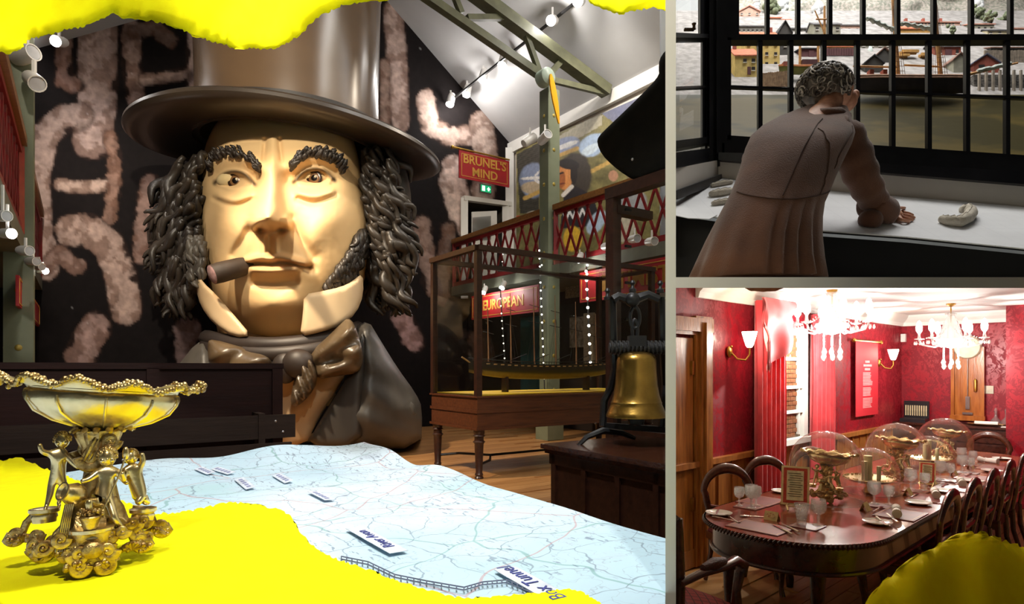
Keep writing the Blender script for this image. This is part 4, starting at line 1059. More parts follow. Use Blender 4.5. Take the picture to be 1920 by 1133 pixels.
for a, b in (((0, 0), (CL, 0)), ((0, CW), (CL, CW)), ((0, 0), (0, CW)), ((CL, 0), (CL, CW))):
    m = MB(); m.bar((*a, CHT - .02), (*b, CHT - .02), .07, .06); m.obj('top_rail', MAHO, case, smooth=False)
GL = glass('case_glass', (.93, .95, .94), 1.28, .0)
for a, b in (((.06, .02), (CL - .06, .02)), ((.06, CW - .02), (CL - .06, CW - .02)), ((.02, .06), (.02, CW - .06)), ((CL - .02, .06), (CL - .02, CW - .06))):
    m = MB(); m.add([(*a, CHB), (*b, CHB), (*b, CHT - .05), (*a, CHT - .05)], [(0, 1, 2, 3)]); m.obj('pane', GL, case, smooth=False)
m = MB(); m.add([(.03, .03, CHT - .03), (CL - .03, .03, CHT - .03), (CL - .03, CW - .03, CHT - .03), (.03, CW - .03, CHT - .03)], [(0, 1, 2, 3)]); m.obj('pane', GL, case, smooth=False)
m = MB(); tb_ = .16
m.tube([(.06, .06, tb_), (.3, .2, tb_ + .02), (.55, CW / 2, tb_ + .02), (CL - .55, CW / 2, tb_ + .02), (CL - .3, .2, tb_ + .02), (CL - .06, .06, tb_)], .016, 8); m.tube([(.06, CW - .06, tb_), (.3, CW - .2, tb_ + .02), (.55, CW / 2, tb_ + .02)], .016, 8); m.obj('stretcher', IRON, case)
# ship
sh = thing('ship_model', 'long dark six-masted ship model with a yellow lower hull inside the glass case', 'ship model', UV(cc[0] + CW * .5, cc[1] + CL * .5, CHB + .015), MAIN_ROT)
SLn = 1.25
def hull_pt(i, j):
    t = i * 2 - 1; x = t * SLn; wd = .115 * (1 - abs(t) ** 3.2) + .004; sheer = .05 * t * t
    a = j * math.pi; y = -math.cos(a) * wd * (1 if math.sin(a) < .6 else .92); z = .36 + sheer - math.sin(a) ** .7 * .2 * (1 - .25 * abs(t) ** 4)
    return Vector((x, y, z))
m = MB(); m.grid(48, 15, hull_pt)
hc = []
for v in m.v:
    z = v[2] - .05 * (v[0] / SLn) ** 2; hc.append((*srgb((124, 104, 52) if z < .235 else (38, 35, 30)), 1) if z < .325 or z > .345 else (*srgb((196, 150, 90)), 1))
m.obj('hull', vcol('ship_paint', rough=.45, noise=.15, nscale=20), sh, cols=hc)
m = MB(); m.grid(48, 5, lambda i, j: Vector((hull_pt(i, 0).x, hull_pt(i, 0).y * (1 - 2 * j), hull_pt(i, 0).z - .012))); m.obj('deck', mat('model_deck', (150, 112, 70), (120, 88, 54), 20, .6), sh)
m = MB()
for i in range(-11, 12): m.box((i * .1, -.118 * (1 - abs(i / 12.5) ** 3.2) - .003, .335 + .05 * (i / 12.5) ** 2), (.05, .006, .014))
m.obj('gun_port_strip', mat('port_cream', (206, 170, 120), None, 9, .6), sh, smooth=False)
m = MB()
for k in range(60):
    t = k / 59 * 2 - 1; q0 = hull_pt((t + 1) / 2, 0); m.bar(q0, q0 + Vector((0, 0, .03)), .004, .004)
for s in (0, 1): m.tube([hull_pt(i / 40, s) + Vector((0, 0, .032)) for i in range(41)], .004, 5)
m.obj('bulwark_rail', IRON, sh, smooth=False)
for i, x in enumerate((-.95, -.6, -.22, .15, .52, .9)):
    h = (.8, 1.0, 1.1, 1.02, .95, .8)[i]
    m = MB(); m.tube([(x, 0, .3), (x - .02, 0, .3 + h)], [.012, .005], 8); ms = m.obj('mast', mat('mast_ochre', (150, 110, 80), None, 12, .5), sh)
    m = MB()
    for z, wd in ((.55, .26), (.75, .2)): m.tube([(x - .01, -wd * .5, .3 + h * z), (x - .01, wd * .5, .3 + h * z + .05)], .005, 6)
    m.tube([(x, 0, .42), (x + .26, .02, .5)], .005, 6); m.obj('yard', IRON, sh, smooth=False)
    m = MB()
    for s in (-1, 1):
        for e in (-.06, 0, .06): m.tube([(x + e, s * .1, .34), (x - .01, 0, .3 + h * .7)], .0018, 4)
    m.obj('rigging', IRON, sh, smooth=False)
m = MB(); m.tube([(-SLn + .02, 0, .38), (-SLn - .1, 0, .45)], .01, 6); m.obj('bowsprit', MATS['port_cream'], sh)
for x in (-.7, .7):
    m = MB(); m.box((x, 0, .1), (.03, .12, .2)); m.obj('cradle', MAHO, sh, smooth=False)

# ---- bell on its plinth
C0 = Vector((.261, 4.2, 0)); cu, cv = UX * C0.x + UY * C0.y, VX * C0.x + VY * C0.y
PZ = .79
pl = thing('bell_plinth', 'low dark mahogany plinth with framed panels carrying the brass bell', 'plinth', tuple(C0), MAIN_ROT)
def uvbox(u0, u1, v0, v1, z0, z1): return MB().prism([UV(u0, v0, z0), UV(u1, v0, z0), UV(u1, v1, z0), UV(u0, v1, z0)], (0, 0, z1 - z0))
wpart(pl, uvbox(cu, cu - 1.5, cv, cv + .85, 0, PZ - .05), 'body', MAHO, smooth=False, clip=CM)
m = uvbox(cu + .05, cu - 1.5, cv - .05, cv + .88, PZ - .03, PZ); t_ = uvbox(cu + .03, cu - 1.5, cv - .03, cv + .86, PZ - .06, PZ - .03); m.add(t_.v, t_.f); wpart(pl, m, 'top', wood('plinth_top_wood', (74, 40, 26), (52, 27, 17), rough=.16, scale=2.5), smooth=False, clip=CM)
for k in range(4):
    wpart(pl, uvbox(cu - .02 - k * .3, cu - .06 - k * .3, cv - .015, cv + .01, .05, PZ - .06), 'panel_stile', MAHO, smooth=False, clip=CM) if k < 4 else None
wpart(pl, uvbox(cu, cu - 1.4, cv - .015, cv + .01, PZ - .13, PZ - .06), 'panel_rail', MAHO, smooth=False, clip=CM)
BC = P(1193, 782, 4.15)
BRASS = mat('old_bell_brass', (176, 138, 66), (112, 84, 38), 5, .3, .95, bump=.06, bscale=30, lo=.3, hi=.75)
bs = thing('bell_stand', 'black wrought iron bell stand with arched feet, rope binding and a chain link', 'bell stand', (BC.x, BC.y, PZ))
sp_ = 4.15 / F
def BQ(px, py, dd=0.0): return P(px, py, 4.15 + dd)
m = MB(); m.tube([BQ(1148, 558, .05), BQ(1150, 640, .05), BQ(1153, 690, .1), BQ(1146, 725, .2), BQ(1133, 752, .24), BQ(1130, 800, .2)], [.034] * 6, 8, flat=.8); wpart(bs, m, 'upright', IRON, clip=CM)
m = MB(); m.tube([BQ(1240, 558, .05), BQ(1242, 650, .05), BQ(1246, 720, .25), BQ(1240, 800, .25)], [.03] * 4, 8, flat=.8); wpart(bs, m, 'upright', IRON, clip=CM)
m = MB(); m.tube([BQ(1082, 838, .0), BQ(1100, 820, .02), BQ(1130, 808, .04), BQ(1165, 812, .1), BQ(1190, 822, .12)], [.016, .026, .034, .03, .02], 8, flat=.7); wpart(bs, m, 'foot', IRON, clip=CM)
m = MB(); m.bar(BQ(1130, 798, .2), BQ(1246, 806, .25), .05, .04); wpart(bs, m, 'lower_rail', IRON, smooth=False, clip=CM)
m = MB(); m.tube([BQ(1150, 562), BQ(1160, 556), BQ(1172, 560), BQ(1185, 566), BQ(1200, 558), BQ(1215, 553), BQ(1235, 562)], .03, 8); m.sphere(BQ(1186, 562, -.02), .05, 14, 10); wpart(bs, m, 'crosshead', IRON, clip=CM)
for x, y in ((1186, 545), (1139, 560), (1238, 546)):
    m = MB(); m.lathe([(.0, .07), (.012, .066), (.02, .05), (.01, .035), (.012, .02), (.024, .008), (.024, -.01)], BQ(x, y), 12); wpart(bs, m, 'finial', IRON, clip=CM)
for y, o in ((596, 0), (620, 1)):
    m = MB(); pts = [BQ(1190 + (9 if not o else 5) * math.cos(a), y + 20 * math.sin(a), 0) for a in np.linspace(0, 2 * math.pi, 17)[:-1]]; m.tube(pts, .013, 8, closed=True); wpart(bs, m, 'chain_link', IRON)
m = MB(); m.box(BQ(1194, 640), (.11, .09, .07)); wpart(bs, m, 'shackle', IRON, smooth=False)
m = MB(); m.tube([BQ(1142, 652), BQ(1252, 652)], .036, 10)
for k in range(14):
    x = 1146 + k * 7.6; m.tube([BQ(x + 3 * math.cos(a), 652 + 11.5 * math.sin(a), -.041 * math.cos(a)) for a in np.linspace(0, 2 * math.pi, 11)[:-1]], .009, 6, closed=True)
wpart(bs, m, 'rope_bound_headstock', mat('black_rope', (34, 31, 31), (22, 20, 20), 60, .6, bump=.4, bscale=80), clip=CM)
bl = thing('brass_bell', 'large tarnished brass bell hanging in the black iron stand', 'bell', BC)
rb = 56 * sp_; hb = 122 * sp_
m = MB(); m.lathe([(.0, hb), (.3 * rb, hb), (.5 * rb, hb * .975), (.62 * rb, hb * .93), (.66 * rb, hb * .86), (.67 * rb, hb * .7), (.70 * rb, hb * .5), (.76 * rb, hb * .34), (.82 * rb, hb * .24), (.845 * rb, hb * .225), (.84 * rb, hb * .2), (.88 * rb, hb * .16), (.94 * rb, hb * .09), (.96 * rb, hb * .075), (1.0 * rb, hb * .03), (1.0 * rb, 0), (.95 * rb, 0), (.8 * rb, hb * .2), (.6 * rb, hb * .8), (0, hb * .9)], n=48); m.obj('bell_body', BRASS, bl)
m = MB(); m.lathe([(0, -.06), (.05, -.05), (.06, -.01), (.04, .03), (.012, .06), (.012, .2)], n=14); m.obj('clapper', IRON, bl)
# ---- taller glass case behind the bell
K0 = P(1150, 365, 5.2); ku, kv = UX * K0.x + UY * K0.y, VX * K0.x + VY * K0.y
tc_ = thing('tall_glass_case', 'tall dark framed glass case behind the brass bell', 'display case', (K0.x, K0.y, 0), MAIN_ROT)
zt = K0.z
wpart(tc_, uvbox(ku - .045, ku + .045, kv - .045, kv + .045, .0, zt), 'post', MAHO, smooth=False)
m = uvbox(ku + .05, ku - 1.2, kv - .05, kv + .05, zt - .04, zt + .05); wpart(tc_, m, 'top_rail', MAHO, smooth=False, clip=CM)
m = uvbox(ku - .05, ku + .05, kv, kv + .42, zt - .16, zt - .09); wpart(tc_, m, 'side_rail', MAHO, smooth=False, clip=CM)
wpart(tc_, uvbox(ku + .03, ku - 1.2, kv, kv + .45, 0, .8), 'base', MAHO, smooth=False, clip=CM)
m = MB(); m.add([UV(ku, kv, .8), UV(ku - 1.0, kv, .8), UV(ku - 1.0, kv, zt), UV(ku, kv, zt)], [(0, 1, 2, 3)]); wpart(tc_, m, 'pane', GL, smooth=False, clip=CM, fill=False)
for z in (1.7, 2.0, 2.3, 2.6):
    m = MB(); m.bar(UV(ku - .1, kv + .04, z), UV(ku - .1, kv + .1, z), .02, .02); wpart(tc_, m, 'hinge', IRON, smooth=False)
# ---- black blade on top of that case
bd_ = thing('ship_propeller', 'big matt black rounded propeller blade resting on the tall glass case', 'propeller', P(1200, 336, 4.86))
ol = [(1262, 84), (1246, 96), (1236, 112), (1235, 130), (1236, 140), (1222, 158), (1180, 200), (1140, 238), (1122, 256), (1119, 268), (1128, 290), (1150, 312), (1170, 327), (1190, 339), (1220, 329), (1262, 315)]
def bplace(x, y, d):
    t = (x - CX) / F; w0 = K0.y + UY * -((t * K0.y - K0.x) / (-UX + UY * t)) - .03
    return P(x, y, w0 + d)
m = MB(); pillow(m, ol, 0.0, .03, 14, .07, 12, 1, place=bplace); wpart(bd_, m, 'blade', mat('matt_black_paint', (24, 22, 18), (17, 16, 13), 8, .9, spec=.1), ang=0, clip=CM)
m = MB(); m.sphere(bplace(1186, 299, -.03), .012, 10, 8); wpart(bd_, m, 'rivet', MATS['bright_bolt'])
# ================================================================ silver-gilt centrepiece
GILT = mat('silver_gilt', (236, 218, 172), (206, 180, 122), 9, .27, .92, bump=.05, bscale=60)
GILTD = mat('antique_gilt', (214, 186, 124), (140, 108, 60), 22, .34, .9, bump=.25, bscale=70)
KC = .001745
def make_centrepiece(label, loc, rot=0, group=None, scale=1.0):
    r = thing('table_centrepiece', label, 'centrepiece', loc, rot, group); r.scale = scale if hasattr(scale, '__len__') else (scale,) * 3
    Qp = lambda px, py, y=0.0: Vector(((px - 175) * KC, y * KC, (1085 - py) * KC))
    TL = Matrix.Rotation(R_(4.5), 3, 'Y')
    bc = Qp(193, 838)
    # bowl
    prof = [(.02, 0), (.3, 0), (.42, 4), (.66, 15), (.86, 32), (.97, 50), (1.0, 62), (.985, 70), (.95, 73), (.97, 77), (.95, 74), (.9, 66), (.75, 40), (.4, 12), (.05, 8)]
    m = MB(); m.lathe([(a * 144 * KC, z * KC) for a, z in prof], bc, 96, 1, .72, TL, lambda a, t: 1 + .03 * abs(math.cos(a * 5)) ** .5 * (1 if t < .75 else .6)); b = m.obj('bowl', GILT, r)
    m = MB()
    def rim(i, j):
        a = i * 2 * math.pi; rr_ = 138 + 30 * j ** 1.3 + 7 * math.cos(5 * a * 2) * j; ex = 1 + .05 * j * abs(math.cos(a)) ** 6
        z = 71 + 17 * math.sin(j * 1.9) + 8 * j * math.cos(10 * a) + 2 * j * math.cos(3 * a)
        return bc + TL @ Vector((rr_ * math.cos(a) * ex * KC, rr_ * .72 * math.sin(a) * KC, z * KC))
    m.grid(160, 9, rim, cu=True); m.obj('ruffled_rim', GILT, b, ang=0)
    m = MB(); rnd = random.Random(5)
    for k in range(190):
        p = rim(k / 190, 1.0); m.sphere(p + Vector((0, 0, rnd.uniform(-2, 3) * KC)), rnd.uniform(4.2, 6.6) * KC, 7, 5)
    for s_ in (0, .5):
        for k in range(26): m.sphere(rim(s_ + rnd.gauss(0, .012), 1.0) + Vector(((1 if s_ == 0 else -1) * rnd.random() * 14 * KC, 0, rnd.gauss(-4, 6) * KC)), rnd.uniform(4, 8) * KC, 7, 5)
    m.obj('beaded_edge', GILTD, b)
    m = MB()
    for k in range(10):
        a = (k + .5) / 10 * 2 * math.pi
        m.tube([bc + TL @ Vector((f * 146 * KC * math.cos(a), f * 146 * .72 * KC * math.sin(a), z * KC)) for f, z in ((.32, 0), (.66, 14), (.9, 32), (1.0, 52), (1.0, 64))], 2.6 * KC, 6)
    m.obj('bowl_rib', GILT, b)
    # leaf collar and fluted stem
    m = MB()
    for k in range(14):
        a = k / 14 * 2 * math.pi; o = Vector((math.cos(a), math.sin(a) * .9, 0))
        m.tube([bc + Vector((0, 0, -6 * KC)) + o * 30 * KC, bc + o * 52 * KC + Vector((0, 0, 0)), bc + o * 62 * KC + Vector((0, 0, -6 * KC))], [6 * KC, 8 * KC, 5 * KC], 7, flat=.6)
    m.obj('leaf_collar', GILTD, r)
    m = MB(); m.lathe([(z0 * KC, h * KC) for z0, h in ((44, -4), (42, -14), (34, -34), (27, -60), (25, -80), (30, -110), (36, -140), (46, -190))], bc - Vector((8 * KC, 0, 0)), 40, mod=lambda a, t: 1 + .07 * math.cos(12 * a)); m.obj('fluted_stem', GILTD, r)
    def scroll(name, c, r0, turns, flip, y, w=6.0, n=34, tail=None, par=r, mt=GILTD):
        m = MB(); pts = []; rd = []
        for i in range(n):
            t = i / (n - 1); a = t * turns * 2 * math.pi; rr_ = r0 * (1 - t * .86)
            pts.append(Qp(c[0] + flip * rr_ * math.cos(a), c[1] + rr_ * math.sin(a), y)); rd.append(w * (1 - .45 * t) * KC)
        if tail: pts = [Qp(*p, y) for p in tail] + pts; rd = [w * (.6 + .4 * i / len(tail)) * KC for i in range(len(tail))] + rd
        m.tube(pts, rd, 8, flat=1.5); m.sphere(pts[-1], 5.5 * KC, 8, 6); return m.obj(name, mt, par)
    scroll('volute', (172, 892), 24, 1.5, -1, -30, 7, tail=[(150, 845), (168, 850), (186, 862)] if False else None)
    scroll('volute', (207, 862), 15, 1.4, 1, -42, 6); scroll('volute', (160, 884), 22, 1.3, -1, 10, 7)
    m = MB()
    for dx in (-12, -4, 4, 12): m.tube([Qp(190 + dx * .6, 850, -36), Qp(182 + dx, 872, -40), Qp(170 + dx, 898, -34)], [4 * KC, 6 * KC, 3 * KC], 7)
    m.obj('acanthus_leaf', GILTD, r)
    # three cherubs, each one continuous figure
    def cherub(J, E, Rd, head, hr, y_h, lab):
        vs = [Qp(*j) for j in J]
        me = skin_mesh('cherub', vs, E, [x * KC for x in Rd], GILT, 'MESH', 0, 2)
        m = mesh_to_mb(MB(), me); bpy.data.meshes.remove(me)
        m.sphere(Qp(head[0], head[1], y_h), (hr * KC, hr * KC * 1.05, hr * 1.12 * KC), 18, 12)
        m.sphere(Qp(head[0], head[1] + hr * .15, y_h - hr * .98), hr * .2 * KC, 8, 6)                       # nose
        for s in (-1, 1): m.sphere(Qp(head[0] + s * hr * .5, head[1] + hr * .3, y_h - hr * .72), hr * .34 * KC, 8, 6)   # cheeks
        o = m.obj('cherub', GILT, r, ang=0, label=lab)
        m = MB(); rnd = random.Random(int(head[0]))
        for k in range(90):
            th = rnd.uniform(0, 6.28); ph = rnd.uniform(-.1, 1.4)
            v = Vector((math.cos(th) * math.cos(ph), math.sin(th) * math.cos(ph) * (1.0 if math.sin(th) > -.2 else .8) + .1, math.sin(ph)))
            m.sphere(Qp(head[0], head[1], y_h) + v * hr * 1.03 * KC, hr * rnd.uniform(.2, .32) * KC, 7, 5)
        m.obj('curls', GILTD, o)
        return o
    # left: standing, back turned, arm raised
    cherub([(110, 925, 4), (112, 902, 2), (114, 884, 2), (120, 872, 2), (98, 884, -2), (84, 878, -8), (80, 862, -8), (128, 892, 0), (142, 908, -6), (150, 914, -10), (101, 944, 6), (97, 966, 0), (92, 984, -4), (90, 989, -14), (121, 945, 4), (119, 966, 14), (112, 984, 20), (114, 989, 8)],
           [(0, 1), (1, 2), (2, 3), (2, 4), (4, 5), (5, 6), (2, 7), (7, 8), (8, 9), (0, 10), (10, 11), (11, 12), (12, 13), (0, 14), (14, 15), (15, 16), (16, 17)],
           [13, 11.5, 12, 6, 7, 5.5, 4.5, 7, 5.5, 4.5, 8.5, 6.5, 4.2, 3.6, 8.5, 6.5, 4.2, 3.6], (119, 859), 14, 2, 'standing cherub with a raised arm')
    # centre: seated with a staff
    cherub([(196, 962, -60), (197, 938, -56), (199, 916, -52), (200, 906, -52), (182, 922, -58), (166, 932, -66), (152, 934, -70), (218, 922, -58), (232, 940, -64), (226, 920, -72), (178, 976, -74), (166, 968, -96), (172, 996, -92), (170, 1000, -104), (206, 984, -76), (212, 1006, -92), (226, 1026, -88), (222, 1034, -98)],
           [(0, 1), (1, 2), (2, 3), (2, 4), (4, 5), (5, 6), (2, 7), (7, 8), (8, 9), (0, 10), (10, 11), (11, 12), (12, 13), (0, 14), (14, 15), (15, 16), (16, 17)],
           [15, 13, 14, 7, 8, 6, 5, 8, 6, 5, 10, 8, 5.5, 4.5, 10, 8, 5.5, 4.5], (200, 892), 17, -54, 'seated cherub holding a staff')
    # right: kneeling, arm raised
    cherub([(262, 966, -6), (254, 940, -4), (248, 920, -2), (247, 912, -2), (262, 924, -6), (270, 910, -8), (266, 892, -8), (236, 926, -10), (230, 944, -18), (240, 952, -26), (266, 984, -14), (256, 996, -22), (276, 998, 2), (284, 1000, 6), (256, 986, 4), (268, 1000, 14)],
           [(0, 1), (1, 2), (2, 3), (2, 4), (4, 5), (5, 6), (2, 7), (7, 8), (8, 9), (0, 10), (10, 11), (0, 12), (12, 13), (0, 14), (14, 15)],
           [15, 14, 13, 7, 8, 7, 6, 8, 6, 5, 10, 7, 9, 5, 9, 6], (246, 900), 14, -4, 'kneeling cherub with one arm raised')
    m = MB(); m.tube([Qp(236, 884, -62), Qp(222, 925, -74), Qp(190, 990, -104)], [2 * KC] * 3, 7); m.sphere(Qp(234, 886, -62), (7 * KC, 5 * KC, 13 * KC), 10, 8); m.obj('staff', GILT, r)
    # vase, pouring water, basket
    ax = Matrix.Rotation(R_(-62), 3, 'Y') @ Matrix.Rotation(R_(30), 3, 'X')
    m = MB(); m.lathe([(z0 * KC, h * KC) for z0, h in ((3, -26), (10, -24), (20, -12), (23, 2), (17, 16), (15, 22), (18, 27), (15, 27), (12, 20), (0, 14))], Qp(142, 958, -66), 24, M=ax); m.obj('tipped_vase', GILT, r)
    m = MB()
    for k in range(5): m.tube([Qp(128 + k * 3, 972, -84), Qp(122 + k * 3.2, 1000, -92), Qp(112 + k * 3.6, 1056, -96)], 2.4 * KC, 6)
    m.obj('pouring_water', GILT, r)
    m = MB(); m.lathe([(z0 * KC, h * KC) for z0, h in ((12, 0), (15, 10), (20, 22), (18, 24))], Qp(170, 1018, -104), 18); rnd = random.Random(2)
    for k in range(34): m.sphere(Qp(170 + rnd.gauss(0, 9), 992 - rnd.random() * 8, -104 + rnd.gauss(0, 9)), 3.6 * KC, 6, 5)
    m.obj('fruit_basket', GILTD, r)
    # platforms
    for nm, c, hw, y, hd_ in (('platform', (88, 990), 27, 6, 20), ('platform', (172, 1020), 42, -84, 34), ('platform', (270, 1010), 27, 6, 22)):
        m = MB(); m.lathe([(hw * .8 * KC, -26 * KC), (hw * .82 * KC, -20 * KC), (hw * .9 * KC, -16 * KC), (hw * .84 * KC, -10 * KC), (hw * 1.04 * KC, -6 * KC), (hw * 1.04 * KC, 0), (hw * .9 * KC, 1 * KC), (0, 1 * KC)], Qp(*c, y), 32, 1, hd_ / hw); m.obj(nm, GILT, r)
    m = MB(); m.lathe([(z0 * KC, h * KC) for z0, h in ((78, 40), (74, 52), (60, 64), (52, 90), (40, 110))], Qp(175, 1085, -20), 30, 1, .8, mod=lambda a, t: 1 + .12 * math.cos(3 * a + .6)); m.obj('core', GILTD, r)
    # scrolled feet with shells
    def foot(c, y, s, flip):
        f = scroll('scroll_foot', (c[0] + flip * 16 * s, c[1] - 16 * s), 16 * s, 1.5, flip, y, 6.5 * s, tail=[(c[0] - flip * 40 * s, c[1] - 62 * s), (c[0] - flip * 20 * s, c[1] - 58 * s), (c[0] - flip * 4 * s, c[1] - 40 * s), (c[0] + flip * 8 * s, c[1] - 8 * s)])
        m = MB(); rnd = random.Random(int(c[0] * 3))
        for k in range(9):
            a = math.pi * (k / 8); m.tube([Qp(c[0], c[1] - 4 * s, y - 4), Qp(c[0] + 14 * s * math.cos(a), c[1] - 8 * s - 10 * s * math.sin(a), y - 10), Qp(c[0] + 24 * s * math.cos(a), c[1] - 2 - 14 * s * math.sin(a), y - 8)], [3 * s * KC, 5 * s * KC, 3 * s * KC], 6)
        for k in range(14): m.sphere(Qp(c[0] + rnd.uniform(-30, 30) * s, c[1] - rnd.uniform(0, 12) * s, y - rnd.uniform(0, 12)), rnd.uniform(3, 5.5) * s * KC, 6, 5)
        m.obj('shell', GILTD, f)
    foot((52, 1056), 30, .95, -1); foot((108, 1076), -50, 1.1, -1); foot((246, 1082), -56, 1.1, 1); foot((292, 1076), 30, 1.05, 1)
    m = MB()
    def blk(i, j):
        a = i * 2 * math.pi; hh = j; w_ = (38 + 8 * abs(hh - .5) * 2 + 3 * math.cos(6 * a)) * KC
        return Qp(174, 1085, -88) + Vector((w_ * math.cos(a), w_ * .6 * math.sin(a), (hh * 62 - 4 + 2) * KC))
    m.grid(36, 9, blk, cu=True); m.sphere(Qp(174, 1056, -122), (20 * KC, 8 * KC, 16 * KC), 16, 10); fb = m.obj('front_cartouche', GILTD, r, ang=0)
    for c, f_ in (((150, 1062), -1), ((200, 1062), 1), ((152, 1084), 1), ((198, 1086), -1)): scroll('cartouche_scroll', c, 17, 1.4, f_, -116, 5.5, par=fb)
    rnd = random.Random(21)
    for k in range(26):
        cx = rnd.uniform(70, 285); scroll('leaf_scroll', (cx, rnd.uniform(1020, 1062) + (10 if 120 < cx < 230 else 0)), rnd.uniform(9, 15), 1.3, rnd.choice((-1, 1)), rnd.uniform(-70, -20) if not 120 < cx < 230 else -104, rnd.uniform(3.5, 5.5))
    m = MB(); rnd = random.Random(9)
    for k in range(40): m.sphere(Qp(174 + rnd.uniform(-46, 46), 1085 - rnd.uniform(-3, 9), -88 - rnd.uniform(10, 34)), rnd.uniform(4, 7) * KC, 6, 5)
    m.obj('leafy_base', GILTD, fb)
    zmin = min(v.co.z for o in [r] + list(r.children_recursive) if o.data for v in o.data.vertices)
    r['base_drop'] = -zmin
    return r
def tz_at(px, py):
    p = table_pt(px, py, .012); return p
pc = P(175, 1085, 2.03)
CENTRE = make_centrepiece('ornate silver-gilt centrepiece with a lobed bowl and cherubs standing on torn yellow paper', (pc.x, pc.y, 0), R_(33.7), None, (.84, .84, .93))
CENTRE.location.z = relief(UX * pc.x + UY * pc.y, VX * pc.x + VY * pc.y) + .02 + CENTRE['base_drop'] * .93 - .004
# ================================================================ the study above: bay window, plan desk, stooping man, harbour model outside
BLK = mat('black_window_paint', (30, 30, 34), (20, 20, 24), 8, .32)
WD = 4.3
PANE = glass('window_glass', (.98, .985, .985), 1.15, .0, cap=.12)
CU = CR + [level_plane(522, True)]
def vbar(x0, x1, y0, y1, d0, d1=None, th=.05):
    """upright block covering photo pixels x0..x1, y0..y1 at distance d0 (d1 at x1)"""
    d1 = d0 if d1 is None else d1
    a0, a1, b0, b1 = P(x0, y0, d0), P(x0, y1, d0), P(x1, y0, d1), P(x1, y1, d1)
    return MB().prism([a0, b0, b1, a1], (0, th, 0))
def slantbar(pts, d, th=.05):
    """pts: four photo corners"""
    return MB().prism([P(x, y, d) for x, y in pts], (0, th, 0))
W1 = struct('window_1', vbar(1340, 2170, -70, -40, WD), BLK, smooth=False)
def wp(name, mb, mt=BLK, par=W1, sm=False, clip=None): return mb.obj(name, mt, par, smooth=sm, clip=clip)
for x0, x1, d in ((1322, 1330, 4.2), (1330, 1337, 4.14), (1337, 1344, 4.2), (1344, 1352, 4.16), (1352, 1358, 4.2), (1358, 1364, 4.22)):
    wp('jamb_moulding', vbar(x0, x1, -60, 312, d, None, .1))
lowbar = lambda x: 162 + (x - 1370) * .038
lowbot = lambda x: 254 + (x - 1370) * .067
UPX = [1388, 1440, 1497.5, 1557.5, 1620, 1685, 1753, 1823.5, 1897.5, 1975, 2055, 2137]
LOX = [1374, 1426, 1484, 1546, 1609, 1675.5, 1743.5, 1815.5, 1890.5, 1968, 2048, 2130]
wp('upper_stile', vbar(1364, 1386, -60, 68, WD - .02))
wp('lower_stile', vbar(1360, 1371, 70, 262, WD - .06))
for x in UPX[1:-1]: wp('glazing_bar', vbar(x - 3.6, x + 3.6, -60, 66, WD, None, .03))
for x in LOX[1:-1]: wp('glazing_bar', vbar(x - 4, x + 4, 72, lowbot(x) + 3, WD - .05, None, .03))
wp('meeting_rail', vbar(1358, 2170, 64, 75, WD - .06, None, .08))
wp('glazing_bar', slantbar([(1366, lowbar(1366) - 2.4), (2170, lowbar(2170) - 2.4), (2170, lowbar(2170) + 2.4), (1366, lowbar(1366) + 2.4)], WD - .055, .03))
wp('bottom_rail', slantbar([(1358, lowbot(1358)), (2170, lowbot(2170)), (2170, lowbot(2170) + 18), (1358, lowbot(1358) + 16)], WD - .06, .06))
wp('apron', slantbar([(1354, 268), (2170, 308), (2170, 338), (1354, 294)], WD - .1, .06))
for i in range(len(UPX) - 1): wp('pane', MB().add([P(UPX[i], -50, WD + .015), P(UPX[i + 1], -50, WD + .015), P(UPX[i + 1], 66, WD + .015), P(UPX[i], 66, WD + .015)], [(0, 1, 2, 3)]), PANE)
for i in range(len(LOX) - 1):
    a, b = LOX[i], LOX[i + 1]; d = WD - .035
    wp('pane', MB().add([P(a, 74, d), P(b, 74, d), P(b, lowbar(b), d), P(a, lowbar(a), d)], [(0, 1, 2, 3)]), PANE)
    wp('pane', MB().add([P(a, lowbar(a), d), P(b, lowbar(b), d), P(b, lowbot(b), d), P(a, lowbot(a), d)], [(0, 1, 2, 3)]), PANE)
# side light of the bay
ld = lambda px: 4.2 - (1328 - px) * .0098
def lbar(pts, th=.05, off=0): return MB().prism([P(x, y, ld(x) + off) for x, y in pts], (0, th, 0))
W2 = struct('window_2', lbar([(1250, -60), (1330, -60), (1330, -40), (1250, -40)]), BLK, smooth=False, clip=CR)
def wq(name, mb, mt=BLK, fill=True): return mb.obj(name, mt, W2, smooth=False, clip=CR) if fill else mb.obj(name, mt, W2, smooth=False)
wq('upper_stile', lbar([(1313, -60), (1328, -60), (1328, 66), (1313, 66)]))
wq('lower_stile', lbar([(1324, 66), (1331, 66), (1331, 262), (1324, 262)], .05, -.03)); wq('lower_stile', lbar([(1317, 66), (1324, 66), (1324, 262), (1317, 262)], .04, -.0))
wq('meeting_rail', lbar([(1250, 60), (1334, 64), (1334, 71), (1250, 70)], .06, -.05))
wq('glazing_bar', lbar([(1250, 163), (1326, 160), (1326, 164), (1250, 167)], .03, -.02))
wq('bottom_rail', lbar([(1250, 266), (1330, 256), (1330, 268), (1250, 282)], .06, -.03))
wq('apron', lbar([(1250, 288), (1345, 276), (1345, 302), (1250, 318)], .06, -.05))
for y0, y1 in ((-50, 60), (70, 163), (167, 266)):
    t0 = (1263 - CX) / F; m = MB(); m.add([P(1263, y0, ld(1263)), P(1318, y0, ld(1318)), P(1318, y1, ld(1318)), P(1263, y1, ld(1263))], [(0, 1, 2, 3)]); m.obj('pane', PANE, W2, smooth=False)
lk = thing('sash_catch', 'small dark brass sash catch on the side window meeting rail', 'catch', P(1292, 58, ld(1292) - .03))
